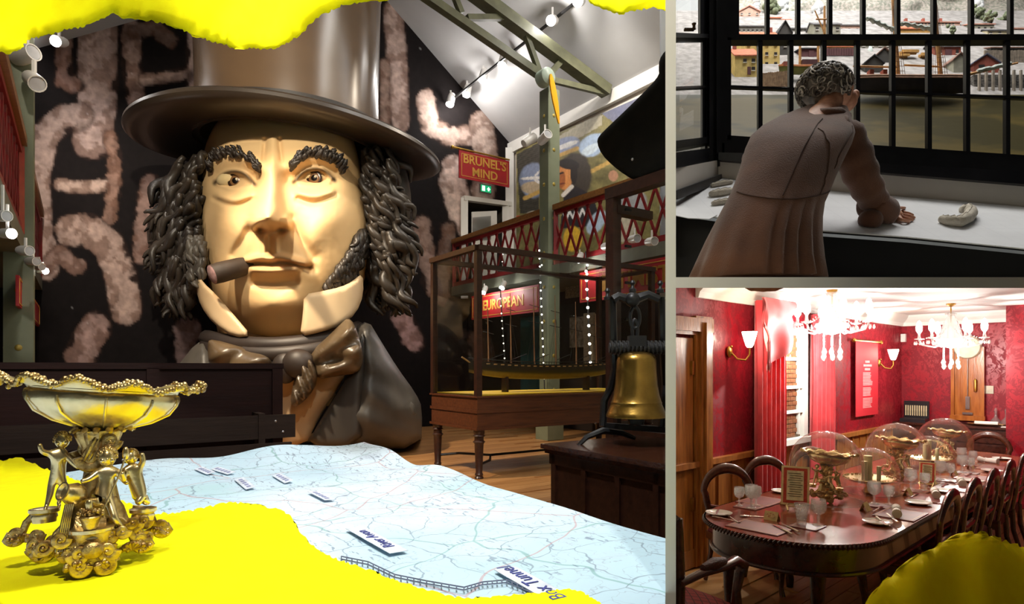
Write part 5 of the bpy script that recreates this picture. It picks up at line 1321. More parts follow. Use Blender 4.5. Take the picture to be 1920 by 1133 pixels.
m = MB(); m.box((0, 0, .008), (.06, .02, .012)); m.lathe([(.012, .01), (.008, .03), (.014, .045), (0, .05)], (.03, 0, 0), 10); m.obj('lever', mat('dark_brass', (90, 66, 40), None, 9, .4, .7), lk)
# ---- sloping plan desk and the walls behind it
DS = .588
def dk_d(py, lift=0.0): return (1.1834 - lift) / (DS - (CY - py) / F)
def DK(px, py, lift=0.0): return P(px, py, dk_d(py, lift))
desk = thing('plan_desk', 'black desk with a sloping top covered by white drawing sheets under the bay window', 'desk', (1.9, 3.2, CAMZ + .1447 * 3.2 + .02))
corners = [(1262, 398), (1534, 437), (1700, 449), (2150, 494), (2150, 407), (1570, 359), (1347, 333), (1262, 362)]
m = MB(); m.prism([DK(x, y, -.05) for x, y in corners], (0, 0, .045)); wpart(desk, m, 'top_board', BLK, smooth=False, clip=CR)
m = MB(); m.prism([DK(x, y + 6, -.05) for x, y in corners[:4]] + [DK(x, y - 1, -.05) + Vector((0, .3, 0)) for x, y in reversed(corners[:4])], (0, 0, -.6)); wpart(desk, m, 'front_panel', mat('black_desk_paint', (18, 17, 19), (12, 12, 13), 5, .4), smooth=False, clip=CU)
def papermat():
    m = mat('drawing_paper', (226, 228, 232), (214, 216, 220), 3, .8); nt = m.node_tree; N, L = nt.nodes, nt.links; B = N['Principled BSDF']
    br = N.new('ShaderNodeTexBrick'); br.offset = 0; br.inputs['Scale'].default_value = 9; br.inputs['Mortar Size'].default_value = .006; br.inputs['Brick Width'].default_value = 1; br.inputs['Row Height'].default_value = 1
    br.inputs['Color1'].default_value = br.inputs['Color2'].default_value = (1, 1, 1, 1); br.inputs['Mortar'].default_value = (.55, .58, .64, 1)
    src = B.inputs['Base Color'].links[0].from_socket; mx = N.new('ShaderNodeMix'); mx.data_type = 'RGBA'; mx.blend_type = 'MULTIPLY'; mx.inputs[0].default_value = .45
    tc = N.new('ShaderNodeTexCoord'); L.new(tc.outputs['Object'], br.inputs['Vector']); L.new(src, mx.inputs[6]); L.new(br.outputs[0], mx.inputs[7]); L.new(mx.outputs[2], B.inputs['Base Color'])
    return m
PAP = papermat()
m = MB(); m.prism([DK(x, y, .0) for x, y in ((1262, 397), (1400, 417), (1534, 434), (1700, 446), (2150, 491), (2150, 409), (1570, 361), (1352, 336), (1262, 372))], (0, 0, .006)); m.obj('drawing_sheet', PAP, None, smooth=False, clip=CR, label='large white ruled drawing sheet covering the sloping desk', cat='drawing')
m = MB(); m.prism([DK(x, y, .008) for x, y in ((1262, 404), (1290, 410), (1330, 412), (1345, 404), (1300, 392), (1262, 386))], (0, 0, .004)); m.obj('drawing_sheet', PAP, None, smooth=False, clip=CR, label='loose sheet corner on the desk beside the white weights', cat='drawing')
CW_ = mat('cream_wall_paint', (206, 200, 192), (196, 190, 181), 2, .8)
m = MB(); bk = [(1347, 333), (1570, 359), (2150, 407)]; tp = [(2150, 364), (1570, 317), (1347, 300)]
m.prism([DK(x, y, .0) for x, y in bk] + [P(x, y, dk_d({2150: 407, 1570: 359, 1347: 333}[x])) for x, y in tp], (0, .05, 0)); struct('wall_study_back', m, CW_, smooth=False)
m = MB(); m.prism([P(1255, 364, ld(1255)), P(1347, 333, 4.18), P(1347, 300, 4.18), P(1255, 318, ld(1255))], (0, .05, 0)); struct('wall_study_left', m, CW_, smooth=False, clip=CR)
m = MB()
for (x0, y0), (x1, y1) in (((1347, 300), (1570, 317)), ((1570, 317), (2150, 364))):
    dd0, dd1 = [dk_d({2150: 407, 1570: 359, 1347: 333}[x]) for x in (x0, x1)]
    a, b = P(x0, y0, dd0 - .03), P(x1, y1, dd1 - .03); m.prism([a, b, b + Vector((0, 0, .09)), a + Vector((0, 0, .09))], (0, WD - dd1 + .05, 0)) if False else m.prism([a, b, b + Vector((0, 0, .085)), a + Vector((0, 0, .05))], (0, .09, 0))
struct('trim_window_board', m, BLK, smooth=False)
m = MB(); m.bar(P(1262, 367, ld(1262) - .02), P(1347, 335, 4.14), .05, .05); struct('trim_desk_upstand', m, BLK, smooth=False, clip=CR)
# ---- cloth weights on the desk
CLO = mat('unbleached_cloth', (206, 198, 184), (184, 176, 160), 14, .9, bump=.35, bscale=60)
def sausage(pts, r, label):
    b0 = DK(*pts[len(pts) // 2]); t = thing('cloth_weight', label, 'weight', b0)
    m = MB(); n = len(pts); q = []
    for i in range(n - 1):
        for k in range(5): f = k / 5; q.append((pts[i][0] * (1 - f) + pts[i + 1][0] * f, pts[i][1] * (1 - f) + pts[i + 1][1] * f))
    q.append(pts[-1]); rr_ = [r * (.35 + .65 * math.sin(math.pi * min(1, max(0, (i + 1.2) / (len(q) + 1.4)))) ** .4) * (1 + .07 * math.sin(i * 2.1)) for i in range(len(q))]
    m.tube([DK(x, y, 0.006) + Vector((0, 0, rr_[i] * 1.0)) for i, (x, y) in enumerate(q)], rr_, 14); wpart(t, m, 'bag', CLO, ang=0)
    m = MB(); m.tube([DK(x, y, .006) + Vector((0, -.2 * rr_[i], rr_[i] * 1.98)) for i, (x, y) in enumerate(q)][1:-1], .003, 5); wpart(t, m, 'seam', mat('cloth_seam', (120, 112, 96), None, 9, .9))
sausage([(1764, 418), (1780, 424), (1800, 426), (1816, 418), (1822, 408), (1816, 400), (1802, 400)], .03, 'curled white cloth weight lying alone on the drawing sheet')
sausage([(1334, 352), (1350, 349), (1372, 345)], .016, 'slim white cloth weight nearest the cream wall, beside the man')
sausage([(1332, 370), (1350, 368), (1374, 363)], .022, 'plump white cloth weight in the middle of three beside the man')
sausage([(1336, 386), (1352, 384), (1374, 380)], .016, 'small white cloth weight lying near the desk edge beside the man')

# ---- the stooping man
man = thing('person', 'person in a long brown frock coat stooping over the plan desk, seen from behind', 'person', P(1425, 522, 2.9))
SKIN = mat('weathered_skin', (206, 150, 118), (180, 120, 92), 30, .55)
CBR = mat('brown_wool_coat', (98, 60, 38), (78, 46, 28), 5, .85, bump=.25, bscale=160, sheen=.2)
J = [(1428, 505, 2.93), (1448, 420, 2.95), (1470, 350, 3.03), (1500, 280, 3.12), (1530, 232, 3.22), (1556, 200, 3.3), (1562, 176, 3.36),
     (1575, 262, 3.18), (1612, 330, 3.2), (1648, 388, 3.31), (1440, 275, 3.2), (1420, 330, 3.4),
     (1398, 516, 3.0), (1460, 516, 3.0)]
E = [(0, 1), (1, 2), (2, 3), (3, 4), (4, 5), (5, 6), (3, 7), (7, 8), (8, 9), (3, 10), (10, 11), (0, 12), (0, 13)]
RD = [.15, .14, .13, .14, .09, .06, .07, .06, .05, .035, .06, .045, .09, .09]
vs = [P(*j) for j in J]
wr = len(vs); vs.append(DK(1666, 404, .035)); E.append((9, wr)); RD.append(.026)
pm = len(vs); vs.append(DK(1680, 404, .03)); E.append((wr, pm)); RD.append(.028)
for pts, r in (([(1692, 398), (1703, 400), (1713, 404)], .0088), ([(1694, 403), (1705, 405), (1716, 409)], .0092), ([(1693, 408), (1703, 410), (1713, 413)], .009), ([(1690, 412), (1699, 414), (1706, 416)], .008), ([(1678, 395), (1688, 390), (1697, 390)], .0095)):
    prev = pm
    for k, (x, y) in enumerate(pts):
        vs.append(DK(x, y, (.03, .026, .012)[k])); E.append((prev, len(vs) - 1)); RD.append(r * (1.1, 1, .8)[k]); prev = len(vs) - 1
me = skin_mesh('body', vs, E, RD, SKIN, 'MESH', 0, 2)
m = mesh_to_mb(MB(), me); bpy.data.meshes.remove(me)
hc = P(1562, 168, 3.38); m.sphere(hc, (.098, .105, .125), 24, 16); m.sphere(P(1584, 190, 3.40), (.06, .075, .06), 16, 12)      # skull, jaw
m.sphere(P(1604, 178, 3.42), (.02, .022, .028), 10, 8); m.sphere(P(1576, 186, 3.30), (.012, .02, .03), 10, 8); m.sphere(P(1598, 196, 3.42), (.02, .02, .012), 10, 8)
bo = wpart(man, m, 'body', SKIN, ang=0)
# coat body with pleated skirt
RG = [(1420, 526, 2.88, 122, .25), (1424, 490, 2.89, 112, .235), (1431, 450, 2.90, 103, .215), (1440, 415, 2.92, 96, .19), (1450, 385, 2.94, 91, .17), (1462, 360, 2.97, 90, .165), (1472, 335, 3.0, 90, .17), (1484, 305, 3.06, 92, .185),
      (1495, 275, 3.11, 94, .2), (1504, 252, 3.15, 92, .2), (1514, 234, 3.19, 80, .18), (1528, 218, 3.22, 62, .15), (1542, 207, 3.25, 46, .115), (1552, 198, 3.28, 34, .08)]
NS = 96; rings = []
for i, (cx, cy, d, hwp, hdm) in enumerate(RG):
    c = P(cx, cy, d); hwm = hwp / F * d; ring = []
    for k in range(NS):
        a = 2 * math.pi * k / NS; sk = max(0, (cy - 392) / 130)
        pl_ = 1 + sk * (.035 * math.sin(11 * a + 1) + .03 * math.sin(5 * a)) - sum(am * min(1, sk * 2.2) * math.exp(-((math.sin((a - a0) / 2)) * wd) ** 2) for a0, am, wd in ((4.6, .2, 26), (4.86, .16, 30), (5.12, .2, 28), (5.4, .14, 30), (4.15, .08, 20)))
        wr_ = .008 * mnoise.noise(Vector((a * 2.2, cy * .05, 1)))
        t = max(0, (300 - cy) / 100) * .5
        ring.append(Vector((c.x + math.cos(a) * hwm * pl_, c.y + math.sin(a) * (hdm * pl_ + wr_) * math.cos(t), c.z + math.sin(a) * hdm * math.sin(t))))
    rings.append(ring)
m = MB(); m.loft(rings); ct = wpart(man, m, 'coat', CBR, ang=0, clip=[level_plane(523, True)])
sl = [(1560, 250, 3.17), (1584, 262, 3.17), (1604, 300, 3.18), (1620, 340, 3.21), (1636, 372, 3.26), (1648, 392, 3.31)]
m = MB(); q = []; rd = []
for i in range(len(sl) - 1):
    for k in range(6):
        f = k / 6; q.append(P(*[sl[i][j] * (1 - f) + sl[i + 1][j] * f for j in range(3)])); r0 = [.095, .098, .09, .08, .072, .066]; rd.append((r0[i] * (1 - f) + r0[i + 1] * f) * (1 + .05 * math.sin((i * 6 + k) * 1.3)))
q.append(P(*sl[-1])); rd.append(.066)
DCL = [(Vector((0, 0, .1166 + .009)), Vector((0, DS, -1)))]          # cloth lies flat where it meets the sloping sheet
m.tube(q, rd, 24); wpart(man, m, 'sleeve', CBR, ang=0, mid=ct, clip=DCL)
m = MB(); a, b = P(1630, 380, 3.26), P(1656, 402, 3.34); dr = (b - a)
m.tube([a, a + dr * .15, a + dr * .5, a + dr * .9, a + dr * 1.0, a + dr * .95], [.068, .078, .084, .09, .086, .06], 24); m.sphere(P(1632, 412, 3.25), (.06, .055, .055), 16, 12); wpart(man, m, 'turned_cuff', CBR, ang=0, mid=ct, clip=DCL)
m = MB(); m.tube([P(1440, 275, 3.2), P(1418, 300, 3.3), P(1412, 345, 3.45)], [.085, .075, .06], 20); wpart(man, m, 'sleeve', CBR, ang=0, mid=ct)
m = MB(); m.tube([P(1530, 212, 3.2), P(1548, 214, 3.14), P(1572, 212, 3.17), P(1590, 218, 3.25)], [.022, .03, .03, .02], 12); wpart(man, m, 'coat_collar', CBR, ang=0, mid=ct)
m = MB(); m.tube([P(1572, 203, 3.22), P(1580, 210, 3.22), P(1588, 214, 3.25)], .014, 10); wpart(man, m, 'neck_stock', BLK)
SEAM = mat('dark_coat_seam', (66, 40, 26), None, 9, .9)
def ring_at(y, a):
    ys = [r[1] for r in RG]
    for i in range(len(RG) - 1):
        if ys[i] >= y >= ys[i + 1]:
            f = (ys[i] - y) / (ys[i] - ys[i + 1]); k = int(a / (2 * math.pi) * NS) % NS
            return rings[i][k].lerp(rings[i + 1][k], f) + Vector((0, -.002, 0))
for nm, pts in (('waist_seam', [(362 + 30 * math.sin((a - 3.4) / 2.6 * math.pi), a) for a in np.linspace(3.5, 5.9, 20)]), ('centre_seam', [(y, 4.6) for y in np.linspace(385, 222, 14)]), ('side_seam', [(y, 4.6 + .9 * math.sin((y - 240) / 150 * 1.57)) for y in np.linspace(380, 250, 14)]), ('arm_seam', [(y, 5.62 - .1 * math.sin((y - 240) / 90 * 3.1)) for y in np.linspace(330, 240, 12)])):
    m = MB(); m.tube([ring_at(y, a) for y, a in pts], .0028, 6); wpart(man, m, nm, SEAM, mid=ct)
# grey curls
rng = random.Random(11); HM = [mat('silver_hair', (216, 206, 194), (160, 150, 138), 30, .5), mat('iron_grey_hair', (146, 134, 122), (100, 90, 82), 30, .5), mat('dark_grey_hair', (86, 76, 68), (44, 39, 36), 30, .55)]
m = MB(); m.sphere(P(1546, 162, 3.36), (.125, .115, .115), 24, 16); hr_ = wpart(man, m, 'hair', HM[1])
for mi in range(3):
    m = MB()
    for k in range(110):
        th = rng.uniform(0, 6.28); ph = rng.uniform(-.5, 1.5)
        v = Vector((math.cos(th) * math.cos(ph), math.sin(th) * math.cos(ph), math.sin(ph)))
        if v.x > .55 and v.z < .2 and v.y > -.6: continue
        c = P(1546, 163, 3.36) + Vector((v.x * .128, v.y * .118, v.z * .112)); r0 = rng.uniform(.012, .026); t1 = v.orthogonal().normalized(); t2 = v.cross(t1); sp = rng.uniform(0, 6.28); pts = []; rd = []
        for i in range(11):
            t = i / 10; a = sp + t * rng.uniform(4.5, 6.5); pts.append(c + (t1 * math.cos(a) + t2 * math.sin(a)) * r0 + v * (.006 + .012 * math.sin(t * 3)) + Vector((0, 0, -.02 * t))); rd.append(.0042 * (1 - .6 * t) + .001)
        m.tube(pts, rd, 5)
    wpart(man, m, 'curls', HM[mi], ang=0, mid=hr_, kind='stuff')

# ================================================================ harbour model outside the window
def hd_(py): return float(np.interp(py, [20, 70, 110, 140, 185, 300, 340], [7.9, 7.0, 6.4, 6.0, 5.5, 4.75, 4.55]))
WAT = mat('olive_harbour_water', (80, 69, 36), (56, 51, 29), 1.3, .5, stretch=(1, 1, 3.2), bump=.06, bscale=7, detail=3, lo=.44, hi=.54, spec=.06)
m = MB(); m.grid(40, 30, lambda i, j: P(1240 + i * 760, 176 + j * 170, hd_(176 + j * 170))); m.obj('harbour_water', WAT, None, ang=0, clip=CR, fill=False, kind='stuff', label='still olive harbour water outside the window', cat='water')
GRV = mat('grey_gravel_ground', (150, 146, 144), (122, 118, 116), 14, .9, bump=.15, bscale=60)
m = MB(); m.grid(40, 30, lambda i, j: P(1240 + i * 760, 20 + j * 160, hd_(20 + j * 160) + .03 * math.sin(i * 31) * .0)); struct('ground_harbour_bank', m, GRV, clip=CR, fill=False)
HILL = mat('hazy_wooded_hill', (176, 166, 158), (120, 124, 112), 26, .95, bump=.8, bscale=30, detail=8)
def hillp(i, j):
    x = 1240 + i * 760; top = -150 + 120 * (abs(x - 1640) / 260) ** 1.6
    y = 40 + (min(top, 45) - 40) * j; return P(x, y, 8.3 + .55 * j + .12 * mnoise.noise(Vector((x * .03, y * .05, 0))))
m = MB(); m.grid(80, 24, hillp); m.obj('wooded_hill', HILL, None, ang=0, clip=CR, fill=False, label='hazy pinkish grey wooded hill behind the harbour town', cat='hill')
SKYM = mat('hazy_painted_sky', (206, 210, 214), (180, 186, 194), .7, .95)
m = MB(); m.prism([P(1240, 560, 9.6), P(2100, 560, 9.6), P(2100, -420, 9.6), P(1240, -420, 9.6)], (0, .1, 0)); struct('wall_sky_backdrop', m, SKYM, smooth=False)
STUC = {k: mat('stucco_' + k, c, tuple(x * .88 for x in c), 22, .85) for k, c in dict(yellow=(216, 190, 118), cream=(214, 202, 170), grey=(128, 126, 120), pink=(206, 168, 152), stone=(150, 148, 134), brick=(158, 84, 70), dark=(70, 68, 66), plum=(96, 58, 62), white=(216, 210, 202), timber=(196, 150, 84)).items()}
ROOF = {k: mat('roof_' + k, c, tuple(x * .82 for x in c), 40, .85, bump=.4, bscale=120, stretch=(1, 1, 3)) for k, c in dict(red=(206, 118, 84), slate=(112, 110, 112), brown=(130, 96, 82), blue=(104, 104, 126), dark=(58, 57, 60), pink=(200, 142, 124)).items()}
WINM = mat('tiny_dark_window', (58, 54, 54), None, 9, .3); TRIMW = mat('tiny_white_trim', (226, 222, 214), None, 9, .7)
def house(x0, x1, yb, ye, yr, wm, rm, label, wins=(), gable='side', dep=.28, d=None, door=None, name='town_house', chim=()):
    d = hd_(yb) if d is None else d
    a, b = P(x0, yb, d), P(x1, yb, d); W = b.x - a.x; He = P(x0, ye, d).z - a.z; Hr = P(x0, yr, d).z - a.z
    t = thing(name, label, 'house' if 'shed' not in name and 'hut' not in name else 'shed', ((a.x + b.x) / 2, d, a.z))
    m = MB(); lo = -.12; h = W / 2
    if gable == 'side': m.box2((-h, 0, lo), (h, dep, He)); m.prism([(-h, 0, He), (-h, dep, He), (-h, dep / 2, Hr - .01)], (W, 0, 0))
    else: m.box2((-h, 0, lo), (h, dep, He)); m.prism([(-h, 0, He), (h, 0, He), (0, 0, Hr - .01)], (0, dep, 0))
    m.obj('walls', STUC[wm], t, smooth=False)
    o = .012
    for s in (0, 1):
        m = MB()
        if gable == 'side':
            ya, yb_ = (-o, dep / 2) if s == 0 else (dep + o, dep / 2); z0 = He - o * (Hr - He) / (dep / 2)
            m.prism([(-h - o, ya, z0), (h + o, ya, z0), (h + o, yb_, Hr), (-h - o, yb_, Hr)], (0, 0, .012))
        else:
            xa = -h - o if s == 0 else h + o; z0 = He - o * (Hr - He) / h
            m.prism([(xa, -o, z0), (xa, dep + o, z0), (0, dep + o, Hr), (0, -o, Hr)], (0, 0, .012))
        m.obj('roof_slope', ROOF[rm], t, smooth=False)
    for fx, fz, fw, fh in wins:
        m = MB(); m.box((-h + fx * W, -.002, fz * He), (fw * W, .008, fh * He)); w_ = m.obj('window', WINM, t, smooth=False)
        m = MB(); m.box((-h + fx * W, -.004, fz * He - fh * He / 2), (fw * W * 1.2, .012, .006)); m.obj('sill', TRIMW, w_, smooth=False)
    if door: fx, fw, fh = door; m = MB(); m.box((-h + fx * W, -.002, fh * He / 2), (fw * W, .008, fh * He)); m.obj('door', STUC['plum'], t, smooth=False)
    for fx in chim: m = MB(); m.box((-h + fx * W, dep / 2, Hr + .02), (.03, .03, .06)); m.obj('chimney', STUC['brick'], t, smooth=False)
def wgrid(nx, nz, fw=.1, fh=.14, x0=.12, x1=.88, z0=.2, z1=.82): return [(x0 + (x1 - x0) * i / max(1, nx - 1), z0 + (z1 - z0) * j / max(1, nz - 1), fw, fh) for i in range(nx) for j in range(nz)]
house(1378, 1422, 140, 104, 80, 'yellow', 'red', 'yellow gabled quayside house with an orange tiled roof at the waterfront', [(.42, .72, .14, .2), (.78, .72, .14, .2), (.78, .3, .14, .2)], door=(.6, .14, .4), d=5.95, chim=(.2,))
house(1396, 1462, 132, 72, 48, 'yellow', 'red', 'tall yellow three-storey warehouse with an orange roof behind the gabled house', wgrid(4, 3, .08, .1), d=6.27, chim=(.9,))
house(1460, 1484, 112, 60, 40, 'dark', 'dark', 'narrow dark gable warehouse beside the tall yellow warehouse', [(.5, .5, .2, .1)], 'front', d=6.5)
house(1502, 1534, 108, 92, 86, 'plum', 'dark', 'plum coloured quay shed behind the green barge', (), d=6.45, door=(.6, .3, .8), name='quay_shed')
house(1550, 1602, 102, 88, 74, 'yellow', 'red', 'low yellow quay building with an orange roof behind a brown fence', wgrid(4, 1, .08, .3, z0=.6), d=6.6)
house(1612, 1672, 110, 80, 66, 'stone', 'slate', 'grey stone warehouse with small windows behind the dark sheds', wgrid(4, 2, .09, .16), d=6.7)
house(1622, 1656, 137, 118, 104, 'dark', 'dark', 'small dark timber shed in front of the brown roofed shed', (), 'front', d=6.05, name='timber_shed')
house(1643, 1674, 116, 104, 90, 'dark', 'brown', 'small shed with a brown roof behind the dark timber shed', (), 'front', d=6.3, name='timber_shed')
house(1752, 1802, 107, 88, 76, 'brick', 'slate', 'red and white gatehouse with an arched door and slate roof', [(.2, .5, .1, .4), (.85, .5, .1, .4)], d=6.5, door=(.52, .24, .75))
house(1788, 1814, 138, 112, 100, 'stone', 'brown', 'narrow stone hut with a brown roof beside the blue roofed hut', (), 'front', d=6.05, name='stone_hut')
house(1826, 1874, 133, 118, 102, 'brick', 'blue', 'red brick hut with a blue slate gable roof on the quay', [(.3, .5, .22, .5)], 'front', d=6.05, name='brick_hut')
house(1858, 1935, 96, 90, 80, 'dark', 'brown', 'long low dark shed behind the plank fence', (), d=6.6, name='long_shed')
house(1690, 1800, 62, 42, 31, 'pink', 'pink', 'long pink terrace with many windows at the foot of the hill', wgrid(14, 2, .03, .16), d=7.4, chim=(.2, .5, .8))
house(1686, 1746, 66, 54, 42, 'timber', 'red', 'ochre timber shed with an orange roof below the pink terrace', (), dep=.2, d=7.15, name='timber_shed')
house(1818, 1864, 64, 46, 37, 'stone', 'pink', 'grey house with a pink roof below the wooded hill', wgrid(4, 1, .09, .2, z0=.6), 'side', d=7.3)
house(1852, 1896, 66, 58, 50, 'cream', 'dark', 'cream house with a dark hipped roof beside the grey house', wgrid(3, 1, .1, .4, z0=.5), dep=.16, d=7.1)
house(1900, 1950, 64, 54, 46, 'pink', 'pink', 'pink house at the end of the town row', wgrid(3, 1, .1, .4, z0=.5), d=7.25)
house(1380, 1434, 66, 50, 44, 'grey', 'slate', 'grey terrace with white trim above the gabled house', wgrid(6, 1, .06, .3, z0=.5), d=7.1)
house(1386, 1424, 46, 22, 12, 'pink', 'pink', 'pale pink chapel-like house high above the grey terrace', wgrid(3, 2, .1, .12), 'front', d=7.7)
house(1438, 1464, 46, 34, 25, 'pink', 'red', 'small pink house with an orange roof near the smoke plume', wgrid(2, 1, .14, .3, z0=.5), d=7.6)
house(1466, 1482, 46, 38, 31, 'pink', 'red', 'tiny pink cottage near the smoke plume', (), d=7.6)
house(1466, 1546, 66, 54, 46, 'grey', 'slate', 'long grey terrace with pale trim behind the barge masts', wgrid(8, 1, .04, .34, z0=.5), d=7.2)
house(1526, 1576, 64, 46, 36, 'stone', 'slate', 'grey green hall with a hipped slate roof behind the ochre mast', wgrid(4, 1, .1, .3, z0=.55), dep=.17, d=7.0)
house(1572, 1612, 64, 48, 40, 'pink', 'slate', 'pinkish house with a slate roof beside the grey hall', wgrid(3, 1, .1, .2, z0=.55), d=7.3)
# fences, quay wall, timber
def planks(x0, x1, y0, y1, d0, d1, n, mt, name, label, cat, post=None):
    t = thing(name, label, cat, P((x0 + x1) / 2, y1, (d0 + d1) / 2)); iv = t.location
    for i in range(n):
        f0, f1 = i / n, (i + .88) / n; a = P(x0 + (x1 - x0) * f0, y1, d0 + (d1 - d0) * f0); b = P(x0 + (x1 - x0) * f1, y1, d0 + (d1 - d0) * f1); zt = P(x0, y0, d0).z
        m = MB(); m.prism([a - iv, b - iv, Vector((b.x, b.y, zt + .006 * math.sin(i * 5))) - iv, Vector((a.x, a.y, zt)) - iv], (0, .012, 0)); m.obj('plank', mt, t, smooth=False)
planks(1846, 1950, 94, 124, 6.3, 6.3, 22, mat('grey_fence_plank', (140, 128, 114), (110, 100, 90), 30, .9), 'plank_fence', 'grey weathered plank fence behind the brick hut', 'fence')
planks(1550, 1606, 90, 104, 6.45, 6.45, 12, STUC['plum'], 'plank_fence', 'dark plum plank fence in front of the low yellow building', 'fence')
planks(1429, 1482, 137, 162, 5.75, 5.7, 16, mat('pale_jetty_plank', (170, 140, 112), (130, 104, 84), 30, .9), 'plank_jetty', 'pale brown plank jetty on the waterfront below the green barge', 'jetty')
m = MB(); m.prism([P(1826, 140, 5.75), P(1960, 140, 5.7), P(1960, 184, 5.7), P(1826, 184, 5.75)], (0, .2, 0)); qw = m.obj('quay_wall', mat('rough_quay_stone', (120, 116, 112), (60, 58, 56), 26, .9, bump=.6, bscale=60), None, smooth=False, label='rough stone quay wall with timber fender posts', cat='wall')
for i in range(9):
    m = MB(); x = 1836 + i * 13; m.bar(P(x, 132, 5.68), P(x, 184, 5.66), .018, .018); m.obj('fender_post', mat('pale_post', (150, 140, 128), None, 20, .9), qw, smooth=False)
for i, (x0, x1, y0, y1) in enumerate(((1690, 1719, 92, 101), (1726, 1737, 97, 107), (1686, 1702, 100, 108))):
    t = thing('timber_stack', ('long stack of ochre timber in the ship yard', 'round ended pile of ochre logs in the ship yard', 'low scatter of ochre timber in the ship yard')[i], 'timber', P((x0 + x1) / 2, y1, 6.4))
    for k in range(4): m = MB(); m.box((0, .02 * k - .03, .012 + .012 * (k % 2)), ((x1 - x0) / F * 6.4, .018, (y1 - y0) / F * 6.4 / 2)); m.obj('beam', STUC['timber'], t, smooth=False)
# trees and smoke
def shrub(x, y, r, d, label, mt):
    t = thing('tree', label, 'tree', P(x, y + r * 1.2, d)); rnd = random.Random(int(x)); m = MB(); s = r / F * d
    for k in range(26): v = Vector((rnd.gauss(0, .45), rnd.gauss(0, .35), rnd.gauss(1.2, .5))); m.sphere(v * s, s * rnd.uniform(.25, .5), 7, 5)
    m.obj('crown', mt, t); m = MB(); m.tube([(0, 0, -.05), (0, 0, s * 1.2)], [s * .12, s * .05], 6); m.obj('trunk', STUC['dark'], t)
TRE = mat('hazy_green_leaf', (112, 120, 92), (84, 92, 72), 40, .9)
for x, y, r, d, lab in ((1448, 14, 14, 7.8, 'hazy green tree above the small pink house'), (1488, 34, 10, 8.0, 'round hazy tree beside the smoke plume'), (1836, 22, 10, 7.6, 'dark hazy tree above the grey pink-roofed house'), (1858, 30, 9, 7.42, 'small round tree above the cream house'), (1880, 34, 10, 7.6, 'bushy tree behind the cream house'), (1786, 56, 7, 7.05, 'small bush in front of the pink terrace')): shrub(x, y, r, d, lab, TRE)
SMK = mat('pale_smoke', (226, 228, 230), (206, 210, 214), 12, 1)
for i, (x, y0, y1, d) in enumerate(((1466, 44, -10, 8.05), (1424, 46, -20, 7.9), (1526, 42, 10, 7.8), (1840, 38, 6, 7.9))):
    m = MB(); rnd = random.Random(i)
    for k in range(16): f = k / 15; m.sphere(P(x + rnd.gauss(0, 2) + f * (4, -12, 8, -6)[i], y0 + (y1 - y0) * f, d), (.012 + .05 * f) * rnd.uniform(.8, 1.2), 8, 6)
    m.obj('chimney_smoke', SMK, None, ang=0, label=('white smoke plume rising beside the small pink house', 'wide pale smoke above the grey terrace', 'thin white smoke over the long grey terrace', 'short smoke puff under the wooded hill')[i], cat='smoke', kind='stuff')
# ships
def vessel(x0, x1, yk, yd, d, label, hull_m, rail_m, bow=1):
    a, b = P(x0, yk, d), P(x1, yk, d); L = b.x - a.x; H = P(x0, yd, d).z - a.z
    t = thing('sailing_ship' if L > .5 else 'barge', label, 'ship' if L > .5 else 'boat', ((a.x + b.x) / 2, d, a.z))
    def hp(i, j):
        s = i * 2 - 1; w_ = .16 * L * (1 - abs(s) ** 2.6) * .5 + .004; sh = H * .28 * s * s
        an = j * math.pi; return Vector((s * L / 2 * (1 - .06 * math.sin(an)), -math.cos(an) * w_, (H + sh) * (1 - .98 * math.sin(an) ** .6) ))
    m = MB(); m.grid(36, 13, hp); m.obj('hull', hull_m, t)
    for jj in (0, 1): m = MB(); m.tube([hp(i / 30, jj) for i in range(31)], H * .07, 6); m.obj('gunwale', rail_m, t)
    m = MB(); m.tube([hp(i / 30, 0) * 1.0 + Vector((0, -.004, -H * .16)) for i in range(31)], H * .05, 6); m.obj('rubbing_strake', rail_m, t)
    m = MB(); m.grid(30, 4, lambda i, j: Vector((hp(i, 0).x, hp(i, 0).y * (1 - 2 * j) * .95, hp(i, 0).z - .02))); m.obj('deck', STUC['timber'], t)
    return t, L, H, hp
SPAR = mat('spar_ochre', (206, 158, 96), (176, 124, 72), 20, .6); ROPE = mat('tarred_rope', (120, 88, 66), None, 20, .9); CANV = mat('furled_canvas', (206, 214, 208), (176, 186, 182), 26, .9, bump=.4, bscale=50)
t, L, H, hp = vessel(1598, 1818, 176, 150, 5.45, 'black hulled two-masted sailing ship moored in the harbour', mat('tarred_black_hull', (52, 44, 42), (36, 31, 30), 12, .6), mat('pink_brown_rail', (190, 150, 126), None, 20, .7))
iv = t.location
for xb, yb, xt, yt in ((1684, 148, 1672, -40), (1764, 150, 1748, -40)):
    m = MB(); m.tube([P(xb, yb, 5.45) - iv, P(xt, yt, 5.45) - iv], [.02, .013], 10); ms = m.obj('mast', SPAR, t)
    m = MB()
    for k in range(-3, 4):
        for y in (-.05, .05): m.tube([P(xb + k * 5, yb + 6, 5.45 + y) - iv, P((xb * .25 + xt * .75), yt * .6, 5.45) - iv], .0022, 4)
    for k in range(6): y_ = yb - 6 - k * 9; m.tube([P(xb - 15 + k * 2, y_, 5.40) - iv, P(xb + 15 - k * 2.4, y_, 5.40) - iv], .002, 4)
    m.obj('shrouds', ROPE, ms, smooth=False)
